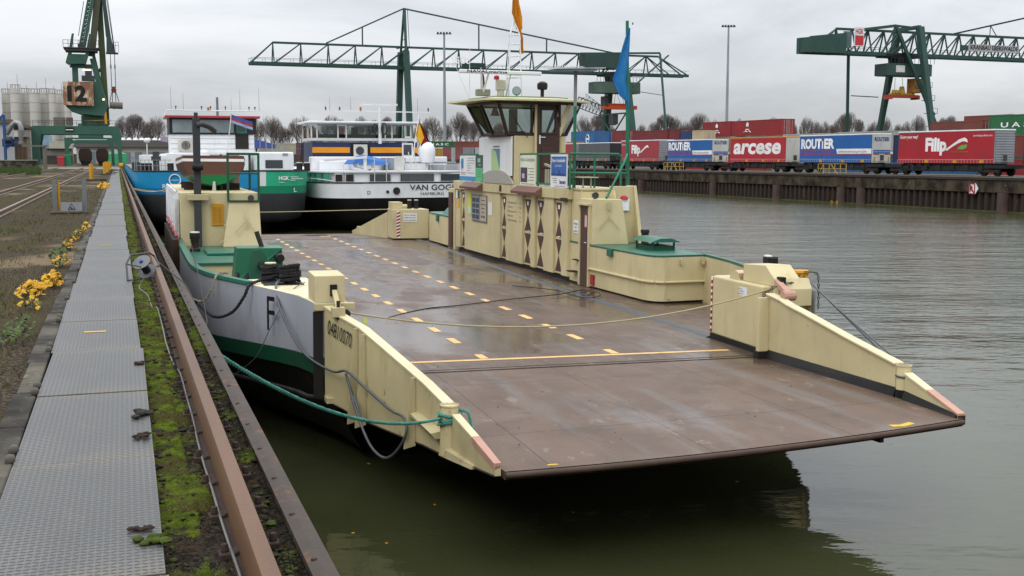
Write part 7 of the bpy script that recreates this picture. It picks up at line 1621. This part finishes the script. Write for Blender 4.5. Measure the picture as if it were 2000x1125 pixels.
b.box(px_(66), px_(80), -1.0, 5.5, .5, 1.3); b.box(px_(231), px_(237), -1.0, 5.5, .5, 1.3); b.build('portal', CGL, cr)
b = B()
for x in (67, 235): b.cyl((px_(x) - .3, -1.6, .35), (px_(x) + .3, -1.6, .35), .4, .4, 12)
b.build('wheel_guard', YEL, cr)
b = B()
for k in range(13): b.bar((px_(68 + k * 12), -1.1, pz(243)), (px_(68 + k * 12), -1.1, pz(232)), .06)
b.bar((px_(68), -1.1, pz(232)), (px_(232), -1.1, pz(232)), .06); b.bar((px_(68), -1.1, pz(237)), (px_(232), -1.1, pz(237)), .05); b.build('handrail', DGREY, cr)
b = B(); b.box(px_(107), px_(129), .5, 2.5, pz(243), pz(225)); b.box(px_(131), px_(144), .5, 2.5, pz(241), pz(225)); b.build('equipment_box', paint('#6d695c', .6, .2, .3), cr)
b = B(); b.box(px_(130), px_(146), -1.3, -1.21, pz(254), pz(246)); bb_ = b.build('maker_plate', BLACK, cr); b = B(); b.box(px_(131), px_(145), -1.33, -1.31, pz(251.5), pz(250)); b.build('plate_print', WINK, bb_)
b = B(); b.cyl((px_(187), 2, pz(243)), (px_(187), 2, pz(220)), 2.1, 2.1, 20); b.build('slewing_column', CGL, cr, smooth=40)
hs = B(); hs.hexa([(px_(133), -1.6, pz(202)), (px_(213), -1.0, pz(205)), (px_(216), 5, pz(205)), (px_(133), 5, pz(202)), (px_(130), -1.8, pz(155)), (px_(200), -1.4, pz(152)), (px_(210), 5, pz(152)), (px_(130), 5, pz(155))]); hs.prism([(px_(132), pz(202)), (px_(213), pz(205)), (px_(205), pz(222)), (px_(160), pz(218)), (px_(142), pz(212))], 'y', -1.2, 4.6); hs = hs.build('machine_house', CGL, cr)
b = B(); b.prism([(px_(129), pz(201)), (px_(187), pz(202)), (px_(187), pz(155)), (px_(129), pz(154))], 'y', -2.0, -1.85); nbp = b.build('number_board', RUSTW, hs); text('12', INK, nbp, (px_(137), -2.03, pz(192)), (1, 0, 0), (0, 0, 1), 2.25, 2.9, bold=.05)
b = B()
b.bar(P_(153, 155), P_(153, 122), .9, .7); b.bar(P_(150, 122), P_(148, 118), 1.0); b.prism([(px_(136), pz(115)), (px_(141), pz(98)), (px_(180), pz(98)), (px_(174), pz(117)), (px_(140), pz(118))], 'y', -1.4, 1.0)
for x0, x1 in ((141, 153), (174, 186)): b.hexa([(px_(x0), -1.3, pz(99)), (px_(x0 + 7), -1.3, pz(99)), (px_(x0 + 7), -.7, pz(99)), (px_(x0), -.7, pz(99)), (px_(x1 - 3), -1.3, pz(57)), (px_(x1 + 1), -1.3, pz(57)), (px_(x1 + 1), -.7, pz(57)), (px_(x1 - 3), -.7, pz(57))])
b.bar(P_(148, 121), P_(190, 121), .8, .6); b.bar(P_(187, 105), P_(208, 205), .8, 1.0); b.bar(P_(189, 95), P_(200, 150), .5); b.build('upper_frame', CGL, cr)
b = B(); b.bar(P_(186, 100, .5), P_(202, -20, .5), 1.0, 1.1); b.bar(P_(186, 85, 2), P_(201, -20, 2), .5); b.build('rear_strut', paint('#454a38', .6, .2, .4, sc_=.5), cr)
b = B(); b.bar(P_(210, 240, 1.5), P_(204, -30, 1.5), .95, .95); b.bar(P_(210, 120, 1.5), P_(190, 135, 1.5), .5); b.build('mast_beam', paint('#52603c', .6, .2, .4, sc_=.5), cr)
b = B(); lattice(b, P_(168, 84, .2), P_(190, -20, .2), .38, 12, .3); b.build('lattice_boom', CGL, cr)
b = B(); b.hexa([(px_(215), 0, pz(60)), (px_(225), 0, pz(60)), (px_(225), .8, pz(60)), (px_(215), .8, pz(60)), (px_(209), 0, pz(-30)), (px_(216), 0, pz(-30)), (px_(216), .8, pz(-30)), (px_(209), .8, pz(-30))]); b.hexa([(px_(215), -.2, pz(92)), (px_(231), -.2, pz(92)), (px_(231), 1.0, pz(92)), (px_(215), 1.0, pz(92)), (px_(216), -.1, pz(60)), (px_(225), -.1, pz(60)), (px_(225), .9, pz(60)), (px_(216), .9, pz(60))]); b.build('jib_head', CGREEND, cr)
b = B()
b.box(px_(133), px_(201), -2.0, 2.5, pz(87), pz(85)); b.box(px_(136), px_(198), -1.8, 2.2, pz(92), pz(87)); b.box(px_(214), px_(238), -.6, 1.4, pz(94), pz(92))
for k in range(8): b.bar((px_(133 + k * 9.6), -2, pz(85)), (px_(133 + k * 9.6), -2, pz(71)), .07)
for z in (71, 78): b.bar((px_(133), -2, pz(z)), (px_(201), -2, pz(z)), .06); b.bar((px_(228), -.6, pz(z)), (px_(239), -.6, pz(z)), .06)
for x in (228, 233, 239): b.bar((px_(x), -.6, pz(92)), (px_(x), -.6, pz(71)), .06)
b.box(px_(160), px_(170), -.5, .5, pz(84), pz(76)); b.box(px_(165), px_(190), -.5, 1.5, pz(150), pz(140)); b.box(px_(172), px_(185), -.5, 1.5, pz(140), pz(120)); b.bar(P_(216, 205, -1), P_(228, 207, -1), .15); b.bar(P_(227, 207, -1), P_(227, 196, -1), .06); b.build('platform', DGREY, cr)
b = B(); b.box(px_(168), px_(184), -.6, -.5, pz(130), pz(127)); b.box(px_(204), px_(208), -1.3, -1.2, pz(190), pz(187)); b.build('lamp', emis((1, .85, .55), 2.2), cr)
b = B(); b.bar(P_(209, 238, -1.0), P_(208, 210, -1.0), .35); b.bar(P_(165, 232, -1), P_(220, 230, -1), .07); b.build('yellow_ladder', YEL, cr)
b = B()
for x0, x1 in ((214, 222), (217, 223.5), (219, 231), (221, 232)): b.cyl(P_(x0, -20, .4), P_(x1, 95, .4), .05, .05, 4)
for x in (222.5, 230.5): b.cyl(P_(x, 93, .4), P_(x, 163, .4), .05, .05, 4); b.cyl(P_(x, 116, .4), P_(x, 124, .4), .1, .1, 5)
b.cyl(P_(162, 60, .2), P_(175, -10, .2), .05, .05, 4); b.cyl(P_(182, 60, .2), P_(190, -10, .2), .04, .04, 4); b.build('hoist_rope', BLACK, cr)
t = thing('grab_bucket', 'grey clamshell grab hanging from a rusty hook block on the portal crane ropes', 'grab', Q, (-6.2, 200, 0))
b = B(); b.box(px_(222), px_(231), .1, .7, pz(163), pz(161)); b.cyl((px_(226.5), .0, pz(168)), (px_(226.5), .8, pz(168)), .42, .42, 12); b.build('hook_block', paint('#6b3322', .7, .2, .2, .3), t)
b = B()
for x0, x1 in ((223, 218), (224, 223), (229, 230), (230, 236)): b.cyl(P_(x0, 170, .4), P_(x1, 192, .4), .06, .06, 5)
b.build('grab_link', DGREY, t)
b = B(); b.cyl(P_(217, 199, .4), P_(243, 200, .4), .55, .55, 14); b.build('bucket', paint('#6e6a66', .6, .2, .4), t, smooth=40)
# second portal farther away
cr2 = thing('portal_crane', 'second green crane portal standing farther along the near quay', 'crane', Q, (-6.2, 262, 0))
sx = .0783 * 1.27
qx = lambda x: -5.8 * 1.0 + (x - 137) * sx * 1.0 + 1.6; qz = lambda y: (323 - y) * sx
b = B(); b.box(qx(139), qx(236), -.6, .6, qz(277), qz(270)); b.box(qx(137), qx(236), -.6, .6, qz(268), qz(264.5)); b.prism([(qx(137), 0), (qx(137), qz(265)), (qx(152), qz(268)), (qx(152), qz(275)), (qx(145), qz(285)), (qx(145), 0)], 'y', -.7, .7); b.prism([(qx(236), 0), (qx(236), qz(268)), (qx(222), qz(268)), (qx(222), qz(277)), (qx(229), qz(285)), (qx(231), 0)], 'y', -.7, .7); b.build('portal', CGL, cr2)
b = B(); b.box(qx(165), qx(215), -.2, 3, qz(264), qz(235)); b.build('machine_house', CGL, cr2)
# dark wagons ends, bins, buildings at the end of the quay
for k, (x0, x1) in enumerate(((154, 177), (188, 210))):
    a = dep(x0, 318, 235); e = dep(x1, 290, 235); w_ = e.x - a.x; h_ = e.z - 3.3
    t = thing('hopper_wagon', ('left' if k == 0 else 'right') + ' of the two dark hopper wagon ends under the crane portal', 'wagon', W, (a.x, 235, 3.3), R(19.5)); b = B(); b.prism([(w_ * .18, .4), (w_ * .82, .4), (w_, h_ * .4), (w_, h_ * .8), (w_ * .82, h_), (w_ * .18, h_), (0, h_ * .8), (0, h_ * .4)], 'y', 0, 12); b.build('body', paint('#2a1d19', .8, .3, .5), t); b = B(); b.box(w_ * .2, w_ * .8, .1, .6, 0, .9); b.box(w_ * .05, w_ * .95, -.2, 0, .8, 1.2); b.build('buffer_beam', BLACK, t)
def wbox(name, px0, px1, pt, pb, Y, D, mat, label, cat, z0=None):
    a = dep(px0, pb, Y); e = dep(px1, pt, Y); z = a.z if z0 is None else z0
    t = thing(name, label, cat, W, (a.x, Y, z), R(18.8)); D = min(D, 6); b = B(); b.box(0, e.x - a.x, 0, D, 0, e.z - z); b.build('walls', mat, t); return t, e.x - a.x, e.z - z
t, w_, h_ = wbox('skip', 112, 124, 305, 316, 225, 3, paint('#a8333a', .5), 'small red skip between the crane portal legs', 'skip', 3.3); b = B(); b.box(-.05, w_ + .05, -.05, 3.05, h_ * .8, h_ + .05) ; b.build('rim', paint('#c04a4e', .5), t)
t, w_, h_ = wbox('skip', 126, 137, 302, 316, 226, 3, paint('#2a7a56', .5), 'small green skip beside the red one', 'skip', 3.3); b = B(); b.box(-.05, w_ + .05, -.05, 3.05, h_ * .9, h_ + .05); b.build('rim', paint('#338a63', .5), t)
t, w_, h_ = wbox('green_shed', 211, 246, 300, 314, 300, 8, paint('#3a9a68', .5), 'long bright green container shed behind the crane portal', 'shed', 3.3); b = B(); b.prism([(0, h_), (w_ * .4, h_ + 1.2), (w_ * .7, h_ + .4), (w_, h_)], 'y', .2, 8); b.build('tarpaulin', paint('#b9c4be', .6), t)
t, w_, h_ = wbox('warehouse', 150, 335, 287, 312, 330, 30, paint('#a5a29a', .6, .1, .3, sc_=.2), 'long low warehouse with grey roof behind the portal crane and barge', 'warehouse', 3.3)
b = B(); b.prism([(-1, h_), (w_ + 1, h_), (w_, h_ + 2.0), (0, h_ + 2.0)], 'y', -1, 31); b.build('roof', paint('#5b5a57', .7, .1, .3, sc_=.2), t)
b = B()
for k in range(9): b.lathe([(.8, 0), (.75, .5), (.4, .9), (0.01, 1.0)], (w_ * .4 + k * w_ * .065, .5, h_ + 1.7), 10)
b.build('roof_dome', WHITE, t, smooth=50)
b = B()
for k in range(8): b.box(3 + k * 3.2, 5 + k * 3.2, -.1, -.02, .2, 3.2)
b.build('gate', paint('#6f7a80', .6, .2, .3), t)
t, w_, h_ = wbox('shed', 78, 137, 290, 316, 290, 12, paint('#77736b', .6, .2, .3, sc_=.4), 'grey open shed under the silos behind the crane portal', 'shed', 3.3)
b = B(); b.box(0, w_, -.3, -.02, h_ * .0, h_ * .55); b.build('open_bay', paint('#3a3836', .8, .4, .3, sc_=.5), t); b = B(); b.box(w_ * .3, w_, -1, 8, h_, h_ + 1.8); b.build('pipe_gallery', paint('#aaa899', .6, .1, .3), t); b = B(); b.prism([(0, h_), (w_ * .35, h_), (w_ * .35, h_ + 3.2), (w_ * .2, h_ + 3.6), (0, h_ + .5)], 'y', -.5, 8); b.build('blue_hall', paint('#7f9bb0', .6, .1, .2), t)
# silos
for k, (x0, x1, tp) in enumerate(((-22, -3, 178), (3, 19, 181), (20.5, 39, 173), (39.5, 56, 180), (57, 77, 181), (78, 94, 180), (95, 109, 181), (109.5, 124, 183), (124.5, 138, 184))):
    Y = 330 + (k % 2) * 4; a = dep((x0 + x1) / 2, tp, Y); r_ = (x1 - x0) / 2 * Y / FPX * .98
    t = thing('silo', ('tallest round concrete silo at the left' if k == 2 else 'round concrete silo, number %s from the left edge of the photo' % ('one', 'two', 'three', 'four', 'five', 'six', 'seven', 'eight', 'nine')[k]), 'silo', W, (a.x, Y, 3.2), group='round concrete silos')
    b = B(); b.cyl((0, 0, 0), (0, 0, a.z - 3.2), r_, r_, 24); b.build('shaft', mat_silo if 'mat_silo' in globals() else globals().setdefault('mat_silo', paint('#bab7ae', .7, .12, .5, sc_=.12, dcol=(.25, .24, .22))), t, smooth=40)
    b = B(); h_ = a.z - 3.2; z = 1.5
    while z < h_: b.cyl((0, 0, z), (0, 0, z + .08), r_ + .04, r_ + .04, 24, cap=True); z += 2.6
    for q in range(10): an = q * .63; b.bar((r_ * math.cos(an), r_ * math.sin(an), h_), (r_ * math.cos(an), r_ * math.sin(an), h_ + 1.1), .08)
    b.cyl((0, 0, h_ + 1.0), (0, 0, h_ + 1.1), r_, r_, 24, cap=False); b.bar((r_ * .5, 0, h_), (r_ * .5, 0, h_ + 2.0 + (k * 7 % 3)), .08); b.build('band', paint('#807d76', .7, .1, .3), t)
# white building, loading tower and pipe at far left
t, w_, h_ = wbox('warehouse', -60, 12, 240, 314, 150, 40, paint('#b5b8ba', .6, .1, .3, sc_=.3), 'white warehouse corner at the left edge of the photo', 'warehouse', 3.3)
b = B(); b.box(-1, w_ + .3, -.4, 40, h_, h_ + .5); b.build('roof_edge', paint('#6b5a4a', .6), t)
a = dep(15, 314, 150); t = thing('loading_tower', 'blue steel loading tower with a big bent steel pipe at the left edge', 'tower', W, (a.x, 149, 3.3)); k_ = 150 / FPX
b = B(); b.bar((.2, 0, 0), (.2, 0, 7.0), .28, .3); b.bar((.2, 0, 7.1), (-.6, 0, 6.2), .25); b.bar((-.6, 0, 6.2), (-1.6, 0, 3.9), .25); b.bar((.1, 0, 3.2), (1.8, 0, 3.6), .2); b.bar((.1, 0, 2.6), (1.4, 0, 3.5), .15); b.build('steel_frame', paint('#234a7a', .5, .2, .3), t)
b = B(); b.box(-.2, 1.3, .1, 1.2, 3.0, 4.0); b.cyl((.5, -.2, 3.9), (1.2, -.2, 3.9), .4, .4, 12); b.build('motor_unit', paint('#22344e', .5, .2, .3), t)
b = B(); b.tube([(.3, .3, 4.6), (1.0, .2, 5.6), (1.6, .1, 6.1), (2.1, .1, 6.0), (2.3, .1, 5.4), (2.3, .1, 5.0)], .33, 12); b.cyl((2.3, .1, 5.1), (2.2, .1, 3.6), .42, .2, 12); b.build('bent_pipe', paint('#8f9294', .4, .1, .2, metal=.4), t, smooth=50)
b = B(); b.cyl((2.0, .1, 3.4), (2.5, .1, 3.4), .35, .35, 12); b.box(2.4, 5.2, -.2, 1, 3.0, 3.2); b.bar((2.6, 0, 3.2), (3.4, 0, 3.6), .15); b.box(2.9, 5.2, 0, 1.5, 0, 3.0) if False else b.box(5.0, 5.3, 0, .5, 0, 3.1); b.build('platform', paint('#6b675c', .6, .2, .3), t)
t, w_, h_ = wbox('brown_shed', 28, 50, 270, 312, 165, 5, paint('#75614f', .6, .1, .3, sc_=.5, corr=.5, corraxis='x'), 'small brown corrugated shed beside the blue loading tower', 'shed', 3.3); b = B(); b.box(-.1, w_ + .1, -.1, 5, h_, h_ + .2); b.build('roof', DGREY, t)
t, w_, h_ = wbox('retaining_wall', -80, 62, 314, 322, 140, 1, KERB, 'low concrete wall behind the grassy bank at the left', 'wall', 2.9); b = B(); b.box(0, w_, -.1, 1.1, h_, h_ + .12); b.build('wall_coping', PALE, t)
bd = B(); rr = random.Random(11)
for i in range(5000):
    p = dep(rr.uniform(-60, 78), 322, rr.uniform(112, 139)); p.z = 3.2; hh = rr.uniform(.15, .8); e = Vector((rr.uniform(.02, .07), 0, 0)); q = Vector((rr.gauss(0, .15), rr.gauss(0, .15), hh)); bd.face([p - e, p + e, p + q])
tag(bd.build('grass', paint('#3f5424', .9, .4, .3, streak=False, sc_=.5)), 'rough green grass bank below the low wall at the left', 'grass', kind='stuff')
# far chimney
a = dep(427, 300, 600); tp = dep(427, 190, 600); b = B(); b.cyl((0, 0, 0), (0, 0, tp.z - 3), .75, .6, 14); solo(b, 'chimney', paint('#77787a', .7, .05, .1), 'slim grey factory chimney far behind the red roofed wheelhouse', 'chimney', W, (a.x, 600, 3), smooth=40)

# trees -----------------------------------------------------------------------------------
def make_tree(name, seed, H=13.0, Wd=9.0, two=False):
    r = random.Random(seed); tr_ = B(); cw = B(); t = thing(name, '', 'tree', W)
    def seg(bd, p, q, r0, r1):
        d = (q - p); 
        if d.length < 1e-4: return
        d.normalize(); a_ = d.cross(Vector((.3, 1, .2))).normalized(); e_ = d.cross(a_)
        A = [bd.bm.verts.new(p + (a_ * math.cos(k * 2.094) + e_ * math.sin(k * 2.094)) * r0) for k in range(3)]; C = [bd.bm.verts.new(q + (a_ * math.cos(k * 2.094) + e_ * math.sin(k * 2.094)) * r1) for k in range(3)]
        for k in range(3): bd.bm.faces.new((A[k], A[(k + 1) % 3], C[(k + 1) % 3], C[k]))
    def inside(p):
        z = (p.z - H * .50) / (H * .50); rad = math.hypot(p.x, p.y) / (Wd * .5); return z * z + rad * rad
    def grow(p, d, L, rad, lv):
        n_ = 3 if lv < 3 else 2; q = p
        for k in range(n_):
            d = (d + Vector((r.gauss(0, .10), r.gauss(0, .10), r.gauss(.05, .06)))).normalized(); s_ = q + d * L / n_
            if lv >= 2 and inside(s_) > 1.02: return
            seg(tr_ if lv <= 1 else cw, q, s_, rad * (1 - k / n_ * .35), rad * (1 - (k + 1) / n_ * .35)); q = s_
            if lv < 5 and (k > 0 or lv > 1):
                for c2 in range(1 if (lv == 4 or (lv == 1 and k == 1)) else 2):
                    ax = d.cross(Vector((r.gauss(0, 1), r.gauss(0, 1), r.gauss(0, 1)))).normalized(); nd = (d + ax * r.uniform(.45, .95)).normalized(); nd.z = nd.z * .8 + .18
                    grow(q, nd.normalized(), L * r.uniform(.5, .72), max(.016, rad * .5), lv + 1)
        if lv < 5: grow(q, d, L * .6, max(.016, rad * .62), lv + 1)
    stems = [(-.5, .18), (.5, -.18)] if two else [(0, 0)]
    for sx_, lean in stems:
        base = Vector((sx_, 0, 0)); top = Vector((sx_ - lean * 2, 0, H * .16)); seg(tr_, base, top, .32, .27)
        for k in range(8 if not two else 5):
            a_ = k * 2.4 + r.random(); sp_ = r.uniform(.12, .78); d = Vector((math.cos(a_) * sp_, math.sin(a_) * sp_, 1.0)); d.x -= lean; grow(top + Vector((0, 0, r.uniform(0, H * .12))), d.normalized(), H * .36, r.uniform(.11, .17), 1)
    tr_.build('trunk', BARK, t); print('tree faces', len(cw.bm.faces)); cw.build('crown', HAZY_TWIG, t); return t
HAZY_TWIG = mat_bark('#685f59')  # crown bark lightened towards grey, distance haze put into the colour
protos = [make_tree('bare_tree', s, 13.0, 9.5, two) for s, two in ((1, False), (2, True), (3, False), (4, False), (5, True))]
spots = [(240, 226, 44), (262, 221, 56), (306, 223, 52), (350, 224, 50), (395, 226, 48), (527, 223, 62), (587, 224, 60), (648, 223, 50), (706, 226, 44), (756, 226, 40), (843, 225, 50), (895, 218, 58), (928, 236, 44), (1140, 222, 34), (1165, 221, 36), (1300, 221, 56), (1338, 233, 36), (1366, 218, 54), (1395, 232, 30), (1445, 231, 30), (1510, 227, 40), (1577, 226, 36), (1612, 236, 30), (1657, 217, 56), (1728, 224, 36), (1793, 224, 44), (1842, 228, 32), (1873, 234, 30), (1908, 228, 40), (1975, 220, 40), (2010, 236, 34), (480, 238, 34), (556, 246, 34), (617, 250, 30), (975, 238, 34), (1255, 240, 30), (1480, 240, 30), (1550, 240, 26), (1700, 238, 26), (1755, 240, 26), (1625, 242, 26), (30, 236, 40), (284, 236, 34), (372, 232, 38), (500, 231, 40), (542, 240, 34), (607, 238, 40), (668, 232, 42), (730, 233, 40), (822, 236, 36), (870, 240, 34), (912, 233, 36), (1190, 236, 30), (1278, 236, 34), (1320, 226, 44), (1350, 236, 36), (1540, 232, 34), (1592, 234, 34), (1640, 229, 36), (1678, 231, 32), (1712, 234, 34), (1772, 236, 30), (1858, 224, 40), (1890, 236, 30), (1935, 232, 36)]
lbl = ['far left of the chimney', 'behind the crane portal', 'left of the red roofed wheelhouse']
for i, (px, pt, wpx) in enumerate(spots):
    Y = (345 if i < 42 else 372) + (i * 37 % 24); a = dep(px, pt, Y); h = a.z - 3.0; w = wpx * Y / FPX
    pr = protos[1 + (i % 2) * 3] if wpx > 57 and i in (6,) else protos[(i * 3 + i // 5) % 5]
    where = next((s for lim, s in ((280, 'behind the portal crane'), (340, 'left of the red roofed wheelhouse'), (500, 'behind the red roofed wheelhouse'), (640, 'between the two barge wheelhouses'), (815, 'behind the blue and yellow wheelhouse'), (940, 'between light mast and ferry wheelhouse'), (1200, 'right of the ferry wheelhouse'), (1420, 'between blue flag and light mast'), (1620, 'behind the bright red containers'), (1740, 'behind the right gantry crane'), (1880, 'right of the right gantry crane'), (2100, 'above the green container')) if px < lim), 'far away')
    kind = ('large round' if wpx > 50 else 'medium' if wpx > 38 else 'small')
    r = dup(pr, W, (a.x, Y, 3.0), i * 1.3); r.scale = (w / 9.5, w / 9.5, h / 13.0)
    r['label'] = f'{kind} bare tree {where}, {round(px / 20)} percent from the left edge'; r['group'] = 'bare trees along the horizon'
for p in protos:
    for ch in list(p.children): bpy.data.objects.remove(ch)
    bpy.data.objects.remove(p)
# low brown thicket between the trunks
bd = B(); rr = random.Random(21)
for i in range(26000):
    x = rr.uniform(-190, 230); y = rr.uniform(392, 402); h = 3.0 + 2.6 * (noise.noise(Vector((x * .12, 0, 0))) + .9); z = 3 + rr.random() * h; p = Vector((x, y, z)); d = Vector((rr.gauss(0, .5), rr.gauss(0, .3), rr.uniform(.2, 1))) * rr.uniform(.5, 1.3); e = Vector((.035, 0, .02)); bd.face([p - e, p + e, p + d])
tag(bd.build('thicket', mat_bark('#5b5148')), 'low brown winter thicket between the bare trees on the horizon', 'thicket', kind='stuff')
b = B(); b.box(-260, 260, 405, 407, 3, 6.2); 
o = struct(b, 'hills', paint('#4a4640', .9, .3, .4, sc_=.05, streak=False))
